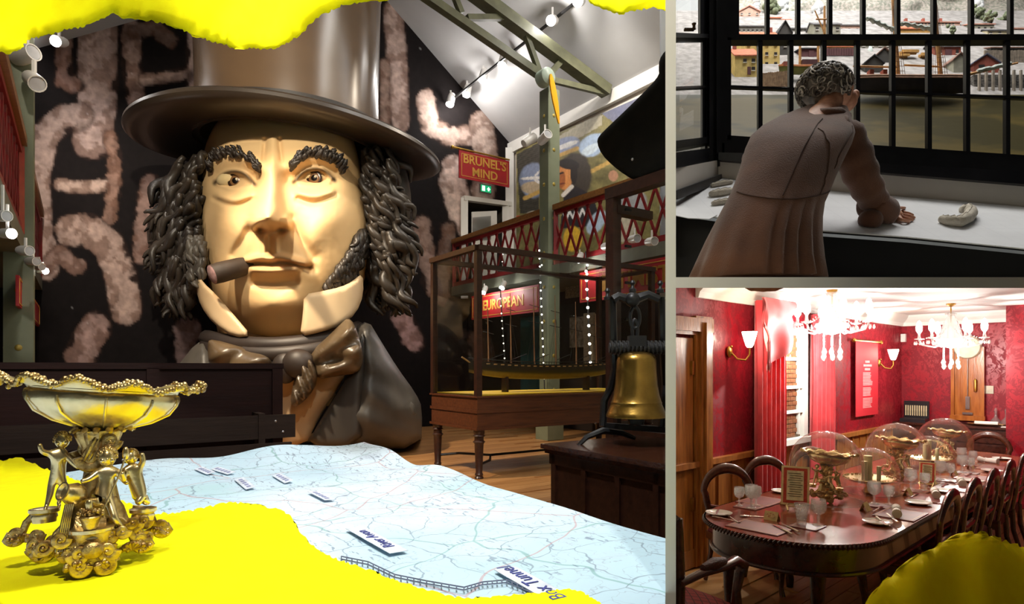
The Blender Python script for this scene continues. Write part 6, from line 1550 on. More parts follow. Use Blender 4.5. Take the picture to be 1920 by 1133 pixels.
for x0, y0, x1, y1 in ((1624, 33, 1676, 56), (1688, 43, 1746, 54)):
    m = MB(); n = 14; m.tube([P(x0 + (x1 - x0) * i / n, y0 + (y1 - y0) * i / n + 1.5 * math.sin(i * 1.9), 5.42) - iv for i in range(n + 1)], [.012 + .008 * abs(math.sin(i * 1.3)) for i in range(n + 1)], 8); m.obj('furled_sail', CANV, t)
m = MB(); m.tube([P(1806, 142, 5.45) - iv, P(1908, 118, 5.45) - iv], [.014, .008], 8); bs_ = m.obj('bowsprit', SPAR, t)
m = MB(); m.tube([P(1832 + i * 7, 133 - i * 1.5 + math.sin(i * 2), 5.44) - iv for i in range(10)], [.014 + .005 * abs(math.sin(i * 1.7)) for i in range(10)], 8); m.obj('furled_jib', CANV, bs_)
m = MB(); m.tube([P(1600, 124, 5.42) - iv, P(1684, 126, 5.42) - iv], .008, 6); m.tube([P(1696, 122, 5.42) - iv, P(1760, 125, 5.42) - iv], .008, 6); m.obj('boom', SPAR, t)
for x in (1632, 1657): m = MB(); m.box(P(x, 138, 5.45) - iv, (.035, .05, .05)); m.obj('deckhouse', STUC['brick'], t, smooth=False)
t, L, H, hp = vessel(1460, 1550, 140, 126, 5.85, 'green and yellow barge with ochre masts moored at the plank jetty', mat('olive_green_hull', (140, 140, 76), (110, 112, 60), 12, .6), mat('orange_rail', (206, 130, 70), None, 20, .7))
iv = t.location
for xb, yt in ((1500, 70), (1534, 70), (1546, 12)): m = MB(); m.tube([P(xb, 128, 5.85) - iv, P(xb, yt, 5.85) - iv], [.014, .01], 8); m.obj('mast', SPAR, t)
m = MB(); m.tube([P(1530, 36, 5.84) - iv, P(1556, 36, 5.84) - iv], .007, 6); m.tube([P(1546, 62, 5.84) - iv, P(1528, 20, 5.84) - iv], .006, 6); m.obj('yard', SPAR, t)
m = MB(); m.box(P(1476, 122, 5.85) - iv, (.09, .06, .04)); m.obj('cabin', STUC['brick'], t, smooth=False)
m = MB(); m.box(P(1516, 119, 5.85) - iv, (.14, .06, .05)); m.obj('hold_cover', STUC['plum'], t, smooth=False)
t = thing('rowing_boat', 'pale blue boat stood upright against the stone warehouse', 'boat', P(1632, 112, 6.62)); m = MB(); m.lathe([(0, .17), (.012, .16), (.03, .11), (.036, .06), (.03, 0)], n=16, sx=.8, sy=.5); m.obj('hull', mat('pale_blue_boat', (206, 220, 216), None, 12, .6), t)
# ================================================================ the red dining room
CDN = CR + [level_plane(538, False)]
CH = 2.55
def damask():
    m = bpy.data.materials.new('red_damask'); nt, N, L, B = _nodes(m); B.inputs['Roughness'].default_value = .5; B.inputs['Specular IOR Level'].default_value = .35
    tc = N.new('ShaderNodeTexCoord'); mp = N.new('ShaderNodeMapping'); mp.inputs['Scale'].default_value = (1, 1, .8); L.new(tc.outputs['Object'], mp.inputs[0])
    nz = N.new('ShaderNodeTexNoise'); nz.inputs['Scale'].default_value = 3.2; nz.inputs['Detail'].default_value = 1.5; nz.inputs['Distortion'].default_value = 3.5; L.new(mp.outputs[0], nz.inputs['Vector'])
    wv = N.new('ShaderNodeTexNoise'); wv.inputs['Scale'].default_value = 9; wv.inputs['Detail'].default_value = 1; wv.inputs['Distortion'].default_value = 5; L.new(mp.outputs[0], wv.inputs['Vector'])
    ad = N.new('ShaderNodeMath'); ad.operation = 'ADD'; L.new(nz.outputs['Fac'], ad.inputs[0]); L.new(wv.outputs['Fac'], ad.inputs[1])
    cr = N.new('ShaderNodeValToRGB'); cr.color_ramp.elements[0].position = .96; cr.color_ramp.elements[1].position = 1.04
    cr.color_ramp.elements[0].color = (*srgb((150, 22, 36)), 1); cr.color_ramp.elements[1].color = (*srgb((126, 17, 31)), 1)
    L.new(ad.outputs[0], cr.inputs[0]); L.new(cr.outputs[0], B.inputs['Base Color'])
    rr_ = N.new('ShaderNodeMapRange'); rr_.inputs[1].default_value = .96; rr_.inputs[2].default_value = 1.04; rr_.inputs[3].default_value = .36; rr_.inputs[4].default_value = .6; L.new(ad.outputs[0], rr_.inputs[0]); L.new(rr_.outputs[0], B.inputs['Roughness'])
    return m
DAM = damask()
def pqbox(p0, p1, q0, q1, z0, z1): return MB().prism([PQ(p0, q0, z0), PQ(p1, q0, z0), PQ(p1, q1, z0), PQ(p0, q1, z0)], (0, 0, z1 - z0))
LQ, BP = -3.02, 10.83
DOAK = [wood('dining_oak_%d' % i, c1, c2, rough=.4, scale=2.2) for i, (c1, c2) in enumerate([((176, 134, 80), (150, 110, 62)), ((168, 124, 72), (140, 100, 56)), ((186, 142, 88), (156, 116, 68))])]
DFL = struct('floor_dining', pqbox(1.5, 11, -4.2, 2.6, -.15, -.012), DOAK[0], smooth=False, clip=CR)
meshes = [MB().box((0, 0, -.006), (1.76, .114, .012)).mesh('board', DOAK[i], smooth=False) for i in range(3)]
for i in range(40):
    q = -3.0 + i * .12
    for j in range(5):
        p = 2.8 + j * 1.77 + (i * .67) % 1.7; c = PQ(p - .9, q)
        if c.x / c.y < .275 or p > 9.9: continue
        o = link('floor_board', meshes[(i * 5 + j * 3) % 3], DFL); o.location = PQ(p, q, 0); o.rotation_euler = (0, 0, DIN_ROT)
struct('wall_dining_left', pqbox(3.2, 11, LQ - .15, LQ, 0, CH), DAM, smooth=False, clip=CDN)
struct('wall_dining_back', pqbox(BP, BP + .15, LQ - .1, 2.6, 0, CH), DAM, smooth=False)
struct('wall_dining_right', pqbox(10.0, BP, -1.62, 2.6, 0, CH), DAM, smooth=False)
CEIL = mat('white_ceiling_paint', (232, 234, 232), (224, 226, 224), 2, .8)
struct('ceiling_dining', pqbox(3.6, 11, -3.3, 3.4, CH, CH + .06), CEIL, smooth=False, clip=CR + [(Vector((0, 6.2, 0)), Vector((0, -1, 0)))])
CORN = mat('white_cornice', (236, 236, 230), (228, 228, 222), 2, .7)
m = MB()
prof = [(0, 0), (.05, 0), (.06, -.03), (.1, -.05), (.13, -.11), (.13, -.15), (0, -.15)]
def cornice(a, b, inward):
    inw = Vector(inward); return MB().loft([[a + inw * (.13 - x if False else x) * 1.0 + Vector((0, 0, -zz)) for x, zz in ((0, .16), (.03, .16), (.045, .11), (.09, .07), (.12, .03), (.13, 0), (0, 0))] for a in (a, b)])
m = cornice(PQ(5.0, LQ, CH), PQ(BP, LQ, CH), PQ(0, 1, -DFZ)); struct('trim_cornice_left', m, CORN, smooth=False, clip=CDN)
m = cornice(PQ(BP, LQ, CH), PQ(BP, -1.6, CH), PQ(-1, 0, -DFZ)); struct('trim_cornice_back', m, CORN, smooth=False)
# wainscot: rail and boards
WNS = wood('honey_oak_wainscot', (178, 116, 56), (138, 82, 36), rough=.35, scale=2.5, stretch=(9, 9, 1))
WN = struct('trim_wainscot', pqbox(4.6, BP, LQ, LQ + .015, 0, .9), WNS, smooth=False, clip=CDN)
m = pqbox(4.6, BP, LQ, LQ + .06, .88, .93); m.obj('dado_rail', WNS, WN, smooth=False, clip=CDN)
m = pqbox(4.6, BP, LQ, LQ + .035, 0, .16); m.obj('skirting', WNS, WN, smooth=False, clip=CDN)
for k in range(22):
    p = 5.35 + k * .26; m = pqbox(p, p + .035, LQ, LQ + .03, .16, .88); m.obj('stile', WNS, WN, smooth=False)
# door and architrave on the left
DOORW = wood('golden_oak_door', (176, 112, 48), (120, 68, 24), rough=.3, scale=3.5, stretch=(8, 8, 1))
p_d = lambda px: (lambda d: PX_ * (px - CX) / F * d + PY_ * d)(d_on_q(px, LQ))
p_q = lambda px, q: (lambda d: PX_ * (px - CX) / F * d + PY_ * d)(d_on_q(px, q))
pr = p_d(1327); pi = p_d(1296)
D2 = struct('door_2', pqbox(pi - 1.0, pi - .02, LQ + .0, LQ + .03, 0, 2.02), DOORW, smooth=False, clip=CDN)
for w0, w1, th in ((pi, pr, .05), (pi + .05, pr - .04, .075), (pi + .1, pr - .1, .095)): m = pqbox(w0, w1, LQ, LQ + th, 0, 2.16 + (.06 if th < .06 else .0)); m.obj('architrave', DOORW, D2, smooth=False, clip=CDN)
for h0, th in ((2.05, .05), (2.08, .075)): m = pqbox(pi - 1.2, pr - .02, LQ, LQ + th, h0, 2.2); m.obj('head_casing', DOORW, D2, smooth=False, clip=CDN)
m = pqbox(pi - .02, pi + .01, LQ, LQ + .004, 0, 2.05); m.obj('rebate', DOORW, D2, smooth=False)
for z in (.5, 1.7): m = pqbox(pi - .06, pi - .03, LQ + .03, LQ + .05, z, z + .12); m.obj('hinge', MATS['brass'], D2, smooth=False)
# window between the curtains, brick yard wall outside
wp0, wp1 = p_d(1452), p_d(1505)
WH = mat('white_sash_paint', (226, 230, 224), (216, 220, 214), 3, .5)
W3 = struct('window_3', pqbox(wp1 - .1, wp1, LQ, LQ + .06, .98, 2.2), WH, smooth=False)
for nm, a in (('sill', (wp0, wp1 + .03, LQ, LQ + .1, .93, .99)), ('head', (wp0, wp1, LQ, LQ + .06, 2.12, 2.2)), ('stile', (wp0, wp0 + .08, LQ, LQ + .06, .98, 2.2)), ('inner_stile', (wp1 - .2, wp1 - .16, LQ, LQ + .04, 1.02, 2.12))):
    m = pqbox(*a); m.obj(nm, WH, W3, smooth=False)
for z in (1.26, 1.53, 1.84): m = pqbox(wp0, wp1 - .1, LQ, LQ + .045, z, z + .035); m.obj('glazing_bar', WH, W3, smooth=False)
BRK = mat('yard_brick', (150, 100, 62), (118, 74, 46), 20, .85)
m = pqbox(wp0, wp1 - .1, LQ + .001, LQ + .012, .99, 2.12); by = m.obj('brick_backing', mat('brick_mortar', (104, 84, 62), None, 20, .9), W3, smooth=False)
bmh = MB().box((0, 0, 0), (.105, .014, .042)).mesh('brick', BRK, smooth=False)
for r in range(22):
    for c in range(8):
        p = wp0 + .06 + c * .115 + (.057 if r % 2 else 0)
        if p > wp1 - .2: continue
        o = link('brick', bmh, by); o.location = PQ(p, LQ + .014, 1.02 + r * .05); o.rotation_euler = (0, 0, DIN_ROT)
for z0, z1 in ((1.0, 1.26), (1.3, 1.53), (1.57, 1.84), (1.88, 2.12)):
    m = MB(); m.add([PQ(wp0 + .08, LQ + .03, z0), PQ(wp1 - .16, LQ + .03, z0), PQ(wp1 - .16, LQ + .03, z1), PQ(wp0 + .08, LQ + .03, z1)], [(0, 1, 2, 3)]); m.obj('pane', PANE, W3, smooth=False)
# curtains with swagged valance
CUR = mat('coral_red_velvet', (204, 54, 60), (176, 38, 46), 6, .75, sheen=.4)
def curtain(pa, pb, z0, z1, label, folds, taper=0.0, val=True):
    c = PQ((pa + pb) / 2, LQ + .14); t = thing('curtain', label, 'curtain', (c.x, c.y, DFZ + z0))
    def cp(i, j):
        w_ = 1 - taper * (1 - j); p = (pa + pb) / 2 + (i - .5) * (pb - pa) * w_
        return PQ(p, LQ + .14 + .045 * math.sin(i * folds * 2 * math.pi + .6 * math.sin(j * 3)) , z0 + (z1 - z0) * j)
    m = MB(); m.grid(90, 14, cp); n = len(m.v); m.grid(90, 14, lambda i, j: cp(i, j) - PQ(0, .02, -DFZ)); wpart(t, m, 'drape', CUR, ang=0)
    if val:
        m = MB()
        def vp(i, j):
            p = pa - .06 + (pb - pa + .12) * i; drop = (.75 - .35 * i if i < .75 else .5 - (i - .75)); z = z1 + .02 - drop * j * (1 if i > .04 else .6)
            return PQ(p, LQ + .23 + .05 * math.sin(i * 9 + j * 2) * j + .02 * math.sin(j * 9), z)
        m.grid(40, 16, vp); m.grid(40, 16, lambda i, j: vp(i, j) - PQ(0, .02, -DFZ)); wpart(t, m, 'swag', CUR, ang=0)
    return t
pa, pb = p_d(1418), p_d(1474)
pa, pb = p_q(1424, LQ + .16), p_q(1474, LQ + .16)
curtain(pa, pb, .02, 2.42, 'coral red floor-length curtain with a swagged valance beside the white sash window', 6)
curtain(p_q(1530, LQ + .16), p_q(1564, LQ + .16), .5, 2.36, 'narrow coral red curtain gathered on the far side of the sash window', 5, -.25, False)
vt = thing('valance', 'coral red swagged valance draped across the top of the sash window', 'valance', PQ((pb + wp1) / 2, LQ + .2, 2.1))
m = MB()
def vv(i, j): s_ = math.sin(i * math.pi); return PQ(pb - .1 + (p_q(1506, LQ + .2) - pb + .1) * i, LQ + .1 + .04 * math.sin(j * 10), 2.4 - .1 * j - (.16 * s_ + .12) * j)
m.grid(30, 14, vv); m.grid(30, 14, lambda i, j: vv(i, j) - PQ(0, .02, -DFZ)); wpart(vt, m, 'cloth', CUR, ang=0)
# sconces
BRS = MATS['brass']; SHD = emit('lit_glass_shade', (255, 246, 232), 7)
def sconce(px, py, label, pw):
    p = p_d(px); z = P(px, py, d_on_q(px, LQ)).z - DFZ; t = thing('wall_sconce', label, 'wall lamp', PQ(p, LQ, z), DIN_ROT)
    m = MB(); m.sphere((0, -.02, 0), (.04, .025, .055), 14, 10); m.obj('backplate', BRS, t)
    m = MB(); m.tube([(0, -.03, 0), (.02, -.09, -.07), (.06, -.15, -.08), (.1, -.17, -.03), (.1, -.17, .03)], .009, 8); m.sphere((0, -.04, .05), .012, 8, 6); m.obj('arm', BRS, t)
    m = MB(); m.lathe([(.022, .02), (.035, .04), (.05, .09), (.066, .15), (.07, .17), (.064, .17), (.03, .05)], (.1, -.17, .02), 24); m.obj('shade', SHD, t)
    light('POINT', PQ(p + .1, LQ + .26, z + .14), None, pw, (1, .86, .66), .05, name='sconce_bulb')
sconce(1364, 660, 'brass wall sconce with a lit white shade beside the oak door', 13)
sconce(1645, 681, 'brass wall sconce with a lit white shade beside the red text banner', 6)
# text banner
p0, p1 = p_d(1596), p_d(1638); t = thing('text_banner', 'red hanging banner of small pale text on a brass rod between curtain and sconce', 'banner', PQ((p0 + p1) / 2, LQ + .06, .98))
BNR = mat('banner_red', (196, 32, 46), (180, 26, 40), 2, .6)
zt, zb = P(1596, 640, d_on_q(1596, LQ)).z - DFZ, P(1596, 782, d_on_q(1596, LQ)).z - DFZ
wpart(t, pqbox(p0, p1, LQ + .05, LQ + .056, zb, zt), 'cloth', BNR, smooth=False)
m = MB(); m.tube([PQ(p0 - .08, LQ + .06, zt + .01), PQ(p1 + .1, LQ + .06, zt + .01)], .014, 8); m.sphere(PQ(p0 - .08, LQ + .06, zt + .01), .028, 8, 6); m.sphere(PQ(p1 + .1, LQ + .06, zt + .01), .028, 8, 6); wpart(t, m, 'rod', BRS)
PKT = mat('banner_pale_print', (222, 150, 150), None, 9, .7)
rnd = random.Random(4)
for k in range(24):
    if k in (9, 16): continue
    z = zt - .42 - k * .02; m = pqbox(p0 + (p1 - p0) * .3, p0 + (p1 - p0) * (.62 + .12 * rnd.random()), LQ + .0565, LQ + .058, z, z + .012); wpart(t, m, 'text_line', PKT, smooth=False)
for k, (a, b) in enumerate(((.4, .6), (.32, .7), (.38, .62))): m = pqbox(p0 + (p1 - p0) * a, p0 + (p1 - p0) * b, LQ + .0565, LQ + .058, zt - .28 - k * .05, zt - .25 - k * .05); wpart(t, m, 'heading_line', PKT, smooth=False)
# sensor in the corner, switch plate, clock
m = MB(); c = P(1694, 634, d_on_p(1694, BP - .05)); m.box(c, (.06, .06, .12), Matrix.Rotation(DIN_ROT, 3, 'Z')); m.obj('alarm_sensor', WHITE, None, smooth=False, label='small white alarm sensor high in the corner of the red room', cat='sensor')
t = thing('switch_plate', 'cream switch plate on the red wall beside the clock', 'switch', P(1853, 731, d_on_p(1853, BP - .01)), DIN_ROT)
m = MB(); m.box((0, 0, 0), (.012, .12, .11)); m.obj('plate', mat('cream_plastic', (222, 212, 186), None, 5, .5), t, smooth=False); m = MB(); m.box((-.008, 0, 0), (.01, .025, .04)); m.obj('rocker', mat('cream_plastic', (222, 212, 186)), t, smooth=False)
CLK = wood('orange_clock_wood', (178, 106, 40), (136, 72, 22), rough=.25, scale=3, stretch=(6, 6, 1))
cb = P(1815, 782, d_on_p(1815, BP - .06)); sc = d_on_p(1815, BP) / F
t = thing('wall_clock', 'tall orange wooden regulator wall clock with a pendulum behind glass', 'clock', cb, DIN_ROT)
hh = 130 * sc; ww = 46 * sc
m = MB(); m.box2((0, -ww / 2, 0), (.1, ww / 2, hh)); m.obj('case_back', CLK, t, smooth=False)
for s in (-1, 1): m = MB(); m.box2((-.05, s * ww / 2 - .02, -.02), (.06, s * ww / 2 + .02, hh)); m.obj('case_side', CLK, t, smooth=False)
m = MB(); m.box2((-.06, -ww / 2 - .03, -.05), (.06, ww / 2 + .03, .02)); m.obj('case_base', CLK, t, smooth=False)
Mx = Matrix.Rotation(R_(-90), 3, 'Y')
m = MB(); m.lathe([(0, .05), (.15, .05), (.165, .03), (.165, -.05)], (-.02, 0, hh), 32, M=Mx); m.obj('dial', mat('ivory_dial', (226, 218, 190), None, 9, .5), t)
m = MB(); m.tube([(-.02, 0, hh), (-.02, 0, .24)], .006, 6); m.box((-.02, 0, .2), (.02, .05, .18)); m.obj('pendulum', mat('steel_bob', (140, 134, 128), None, 9, .25, .9), t)
m = MB(); m.lathe([(.018, 0), (.02, .02), (.02, .16), (.01, .18)], (-.02, -.09, .36), 12); m.obj('weight', BRS, t)
m = MB(); m.box((-.02, 0, .05), (.03, .12, .03)); m.obj('beat_plate', MATS['steel_bob'], t, smooth=False)
# sideboard with its things
SB = wood('dark_sideboard_wood', (70, 34, 24), (46, 22, 15), rough=.25, scale=3)
s0, s1 = P(1690, 800, d_on_p(1690, BP)), P(1890, 800, d_on_p(1890, BP)); qa = QX_ * s0.x + QY_ * s0.y + .02; qb = -1.64; STZ = .97
t = thing('sideboard', 'dark polished sideboard with panelled doors against the end wall', 'sideboard', PQ(BP - .25, (qa + qb) / 2, 0), DIN_ROT); W_ = qb - qa
m = MB(); m.box2((-.2, -W_ / 2, .08), (.24, W_ / 2, STZ - .03)); m.obj('carcass', SB, t, smooth=False)
m = MB(); m.box2((-.23, -W_ / 2 - .0, STZ - .03), (.24, W_ / 2, STZ)); m.obj('top', SB, t, smooth=False)
for k in range(3):
    y = -W_ / 2 + (k + .5) * W_ / 3; m = MB(); m.box2((-.215, y - W_ / 6 + .02, .14), (-.2, y + W_ / 6 - .02, .72)); dr_ = m.obj('door', SB, t, smooth=False)
    m = MB(); m.box2((-.225, y - W_ / 6 + .07, .2), (-.214, y + W_ / 6 - .07, .66)); m.obj('door_panel', SB, dr_, smooth=False); m = MB(); m.sphere((-.225, y + .1, .45), .014, 8, 6); m.obj('knob', BRS, dr_)
    m = MB(); m.box2((-.215, y - W_ / 6 + .02, .75), (-.2, y + W_ / 6 - .02, .91)); d3 = m.obj('drawer', SB, t, smooth=False); m = MB(); m.sphere((-.22, y, .83), .013, 8, 6); m.obj('knob', BRS, d3)
for y in (-W_ / 2 + .06, W_ / 2 - .06): m = MB(); m.box((-.14, y, .04), (.07, .07, .08)); m.obj('foot', SB, t, smooth=False)
def on_sb(px, off=.25): c = P(px, 800, d_on_p(px, BP - off)); return (c.x, c.y, DFZ + STZ)
t = thing('cutlery_case', 'open black cutlery case with a row of ivory-handled knives on the sideboard', 'cutlery case', on_sb(1715), DIN_ROT)
m = MB(); m.box2((-.12, -.16, 0), (.1, .16, .05)); m.obj('tray', BLK, t, smooth=False)
m = MB(); m.box2((.08, -.16, .05), (.11, .16, .3)); ld_ = m.obj('lid', BLK, t, smooth=False)
KN = mat('ivory_handle', (220, 204, 160), None, 12, .4); bmh = MB().box((0, 0, 0), (.014, .014, .15)).mesh('knife', KN, smooth=False)
for k in range(10): o = link('knife', bmh, t); o.location = (.068, -.13 + k * .029, .16)
t = thing('silver_tray', 'oval silver-gilt serving tray holding rolled white napkins on the sideboard', 'tray', on_sb(1850, .3), DIN_ROT)
m = MB(); m.lathe([(0, .006), (.165, .008), (.21, .02), (.22, .03), (.205, .018), (0, .0)], n=40, sx=.58); m.obj('dish', GILT, t)
m = MB(); m.tube([(-.02, -.13, .036), (-.02, .13, .036)], .028, 12); m.obj('rolled_napkin', mat('white_linen', (232, 228, 220), (220, 216, 208), 14, .9), t)
CRY = glass('cut_crystal', (.98, .985, .98), 1.45, .03, 1.3, .5, .2, (.92, .94, .9), .5, 90)
for i, px in enumerate((1867, 1887)):
    t = thing('decanter', ('clear glass decanter with a stopper between the tray and the other decanter', 'clear glass decanter with a stopper at the wall end of the sideboard')[i], 'decanter', on_sb(px, .09), 0, 'decanters on the sideboard')
    m = MB(); m.lathe([(.0, 0), (.06, 0), (.065, .02), (.055, .07), (.02, .11), (.014, .16), (.022, .19)], n=20); m.obj('bottle', CRY, t)
    m = MB(); m.lathe([(.01, .18), (.02, .2), (.014, .23), (0, .24)], n=12); m.obj('stopper', CRY, t)
m = MB(); m.box((0, 0, .005), (.1, .1, .01)); m.obj('folded_cloth', mat('white_linen', (0, 0, 0)), None, smooth=False, loc=on_sb(1887, .4), rot=DIN_ROT, label='flat folded white cloth at the sideboard corner', cat='cloth')

# ---- dining table
TBL = wood('polished_mahogany', (150, 72, 40), (108, 44, 24), rough=.2, scale=1.6, stretch=(1, 6, 6), bump=.02, coat=.25)
APR = wood('mahogany_apron', (72, 32, 22), (48, 20, 14), rough=.22, scale=2.2, bump=.03, coat=.3)
TQ, TW, TP0, TP1, TH = -1.79, .56, 3.62, 9.25, .75
tb = thing('dining_table', 'long polished mahogany dining table with round ends and a rope-carved edge', 'dining table', PQ((TP0 + TP1) / 2, TQ, 0), DIN_ROT)
def oval(k, n, g=0.0, s=1.0):
    """outline point in table coordinates (x along table)"""
    t = k / n * 2 * math.pi; L = (TP1 - TP0) / 2; a = .62
    x = math.cos(t); y = math.sin(t); hw = TW * s + g
    return Vector(((L - a) * (1 if x > 0 else -1) + (a + g) * abs(x) ** .9 * (1 if x > 0 else -1) if abs(x) > 1e-6 else 0, hw * abs(y) ** .9 * (1 if y > 0 else -1), 0))
NT = 160
out = [oval(k, NT) for k in range(NT)]
m = MB(); m.prism([v + Vector((0, 0, TH - .03)) for v in out], (0, 0, .03)); m.obj('table_top', TBL, tb, ang=30)
m = MB(); L_ = []
for k in range(NT): a, b = out[k], out[(k + 1) % NT]; L_.append((a, b))
tot = sum((b - a).length for a, b in L_); s_ = 0; bead = []
for a, b in L_:
    l = (b - a).length
    while s_ < l: bead.append((a.lerp(b, s_ / l), (b - a).normalized())); s_ += .027
    s_ -= l
for p, d in bead:
    nn = Vector((d.y, -d.x, 0)); m.tube([p + nn * .004 + Vector((0, 0, TH - .03)) - d * .012, p + nn * .012 + Vector((0, 0, TH - .016)), p + nn * .004 + Vector((0, 0, TH - .002)) + d * .012], [.007, .011, .007], 6, caps=False)
m.obj('rope_moulding', APR, tb)
inn = [oval(k, NT, -.045) for k in range(NT)]
m = MB(); m.prism([v + Vector((0, 0, TH - .19)) for v in inn], (0, 0, .16)); m.obj('apron', APR, tb, ang=30)
m = MB(); m.tube([oval(k, NT, -.04) + Vector((0, 0, TH - .19)) for k in range(NT)], .014, 8, closed=True); m.obj('lower_bead', APR, tb)
for p, q in ((3.9, -2.1), (3.87, -1.52), (5.05, -2.2), (5.265, -1.38), (7.2, -2.2), (7.225, -1.38), (8.9, -2.1), (8.9, -1.5)):
    x, y = p - (TP0 + TP1) / 2, -(q - TQ); m = MB(); m.tube([(x, y, TH - .19), (x, y, .5), (x - .01, y, .3), (x, y, .12), (x + .0, y, .06), (x, y, 0)], [.05, .046, .034, .026, .032, .026], 12); m.obj('leg', APR, tb)
def on_t(px, py, z=TH):
    """photo pixel on the table top -> dining coordinates"""
    d = (CAMZ - DFZ - z) * F / (py - CY); c = P(px, py, d); return PX_ * c.x + PY_ * c.y, QX_ * c.x + QY_ * c.y
# ---- chairs
CHW = wood('balloon_chair_mahogany', (86, 42, 26), (56, 25, 16), rough=.2, scale=3, coat=.4)
SEATM = mat('maroon_seat_cloth', (112, 30, 36), (84, 20, 26), 40, .8, bump=.3, bscale=120)
def chair_proto(label, loc, rot, group):
    """faces +x (towards the table)"""
    t = thing('balloon_back_chair', label, 'chair', loc, rot, group)
    m = MB(); pts = []; rd = []
    for i in range(29):
        a = -.45 + (math.pi + .9) * i / 28; w_ = .215 * math.cos(a) * (1.0 if math.sin(a) > 0 else .92); z = .72 + .2 * math.sin(a) * (1 if math.sin(a) > 0 else 1.3)
        pts.append(Vector((-.21 - .06 * (z - .45) / .5, w_, z))); rd.append(.03 + .014 * max(0, math.sin(a)) ** 3)
    pts = [Vector((-.2, .17, .44))] + pts + [Vector((-.2, -.17, .44))]; rd = [.022] + rd + [.022]
    m.tube(pts, rd, 10, flat=.62); m.obj('balloon_back', CHW, t)
    m = MB(); m.tube([(-.225, -.17, .62), (-.22, -.08, .6), (-.222, 0, .61), (-.22, .08, .6), (-.225, .17, .62)], [.016, .022, .026, .022, .016], 8); m.obj('back_splat', CHW, t)
    m = MB(); m.grid(20, 10, lambda i, j: Vector((-.2 + .42 * (1 - abs(1 - 2 * j) if False else j), (i - .5) * (.38 + .08 * j), .45 + .045 * math.sin(i * math.pi) ** .5 * math.sin(j * math.pi) ** .5))); m.box2((-.2, -.2, .38), (.2, .2, .445)); m.obj('seat', SEATM, t)
    m = MB(); m.bar((-.21, -.2, .4), (.22, -.23, .4), .03, .06); m.bar((-.21, .2, .4), (.22, .23, .4), .03, .06); m.bar((.21, -.23, .4), (.21, .23, .4), .03, .06); m.obj('seat_rail', CHW, t, smooth=False)
    for s in (-1, 1):
        m = MB(); m.tube([(.19, s * .2, .42), (.22, s * .215, .33), (.2, s * .2, .18), (.19, s * .2, .06), (.21, s * .2, 0.0)], [.03, .034, .022, .017, .022], 10); m.obj('leg', CHW, t)
        m = MB(); m.tube([(-.2, s * .17, .44), (-.21, s * .17, .25), (-.28, s * .18, 0.0)], [.024, .02, .018], 10); m.obj('leg', CHW, t)
    return t
ROT_L = DIN_ROT - math.pi / 2      # face +q (from the left wall to the table): direction of q
rq = math.atan2(QY_, QX_)
def place_c(o, p, q, rot): c = PQ(p, q, 0); o.location = c; o.rotation_euler = (0, 0, rot)
labs = [(4.95, -1.35, rq + math.pi, 'balloon back chair tucked in at the round table end beside the yellow paper', None), (5.58, -1.35, rq + math.pi, 'dark balloon back chair, second along the table from the yellow paper', None), (6.22, -1.35, rq + math.pi, 'dark balloon back chair, third along the table from the yellow paper', None),
        (6.9, -1.35, rq + math.pi, 'dark balloon back chair, fourth along the table from the yellow paper', None), (7.55, -1.35, rq + math.pi, 'dark balloon back chair, fifth along the table from the yellow paper', None),
        (4.72, -2.42, rq - .55, 'balloon back chair against the wainscot nearest the oak door', None), (5.42, -2.42, rq - .55, 'balloon back chair against the wainscot beside the long curtain', None), (6.4, -2.42, rq - .55, 'balloon back chair under the window behind the largest glass dome', None), (9.5, -1.75, DIN_ROT + math.pi, 'balloon back chair at the far table end before the sideboard', None)]
c0 = None
for p, q, r, lab, g in labs:
    if c0 is None: c0 = chair_proto(lab, (0, 0, 0), 0, 'balloon back chairs at the table'); o = c0
    else: o = copy_tree(c0, None, lab)
    place_c(o, p, q, r)
# armchair at the near end
ac = PQ(3.02, -2.02, 0); t = thing('armchair', 'dark mahogany armchair with padded arms and a red trellis seat at the table end', 'armchair', ac, DIN_ROT)
def acl(): return CR
TRL = mat('red_trellis_cloth', (150, 48, 50), (120, 34, 38), 60, .8)
nt = TRL.node_tree; N, L = nt.nodes, nt.links; ck = N.new('ShaderNodeTexBrick'); ck.offset = 0; ck.inputs['Scale'].default_value = 22; ck.inputs['Mortar Size'].default_value = .08; ck.inputs['Brick Width'].default_value = 1; ck.inputs['Row Height'].default_value = 1
for s, c in (('Color1', (160, 56, 58)), ('Color2', (150, 48, 50)), ('Mortar', (84, 22, 26))): ck.inputs[s].default_value = (*srgb(c), 1)
tc2 = N.new('ShaderNodeTexCoord'); mp2 = N.new('ShaderNodeMapping'); mp2.inputs['Rotation'].default_value = (0, 0, .78); L.new(tc2.outputs['Object'], mp2.inputs[0]); L.new(mp2.outputs[0], ck.inputs['Vector']); L.new(ck.outputs[0], N['Principled BSDF'].inputs['Base Color'])
MA = Matrix.Translation(ac) @ Matrix.Rotation(DIN_ROT, 4, 'Z')
def ap(name, mb, mt, sm=True, ang=40):
    mb.v = [tuple(MA @ Vector(v)) for v in mb.v]; wpart(t, mb, name, mt, smooth=sm, ang=ang, clip=CR)
m = MB(); m.grid(24, 16, lambda i, j: Vector((-.24 + .5 * j, (i - .5) * .56, .44 + .06 * (math.sin(i * math.pi) * math.sin(j * math.pi)) ** .4))); m.box2((-.24, -.28, .38), (.26, .28, .44)); ap('seat', m, TRL)
m = MB(); m.tube([(-.25, -.29, .4), (.27, -.31, .4), (.27, .31, .4), (-.25, .29, .4)], .035, 8); ap('seat_rail', m, CHW)
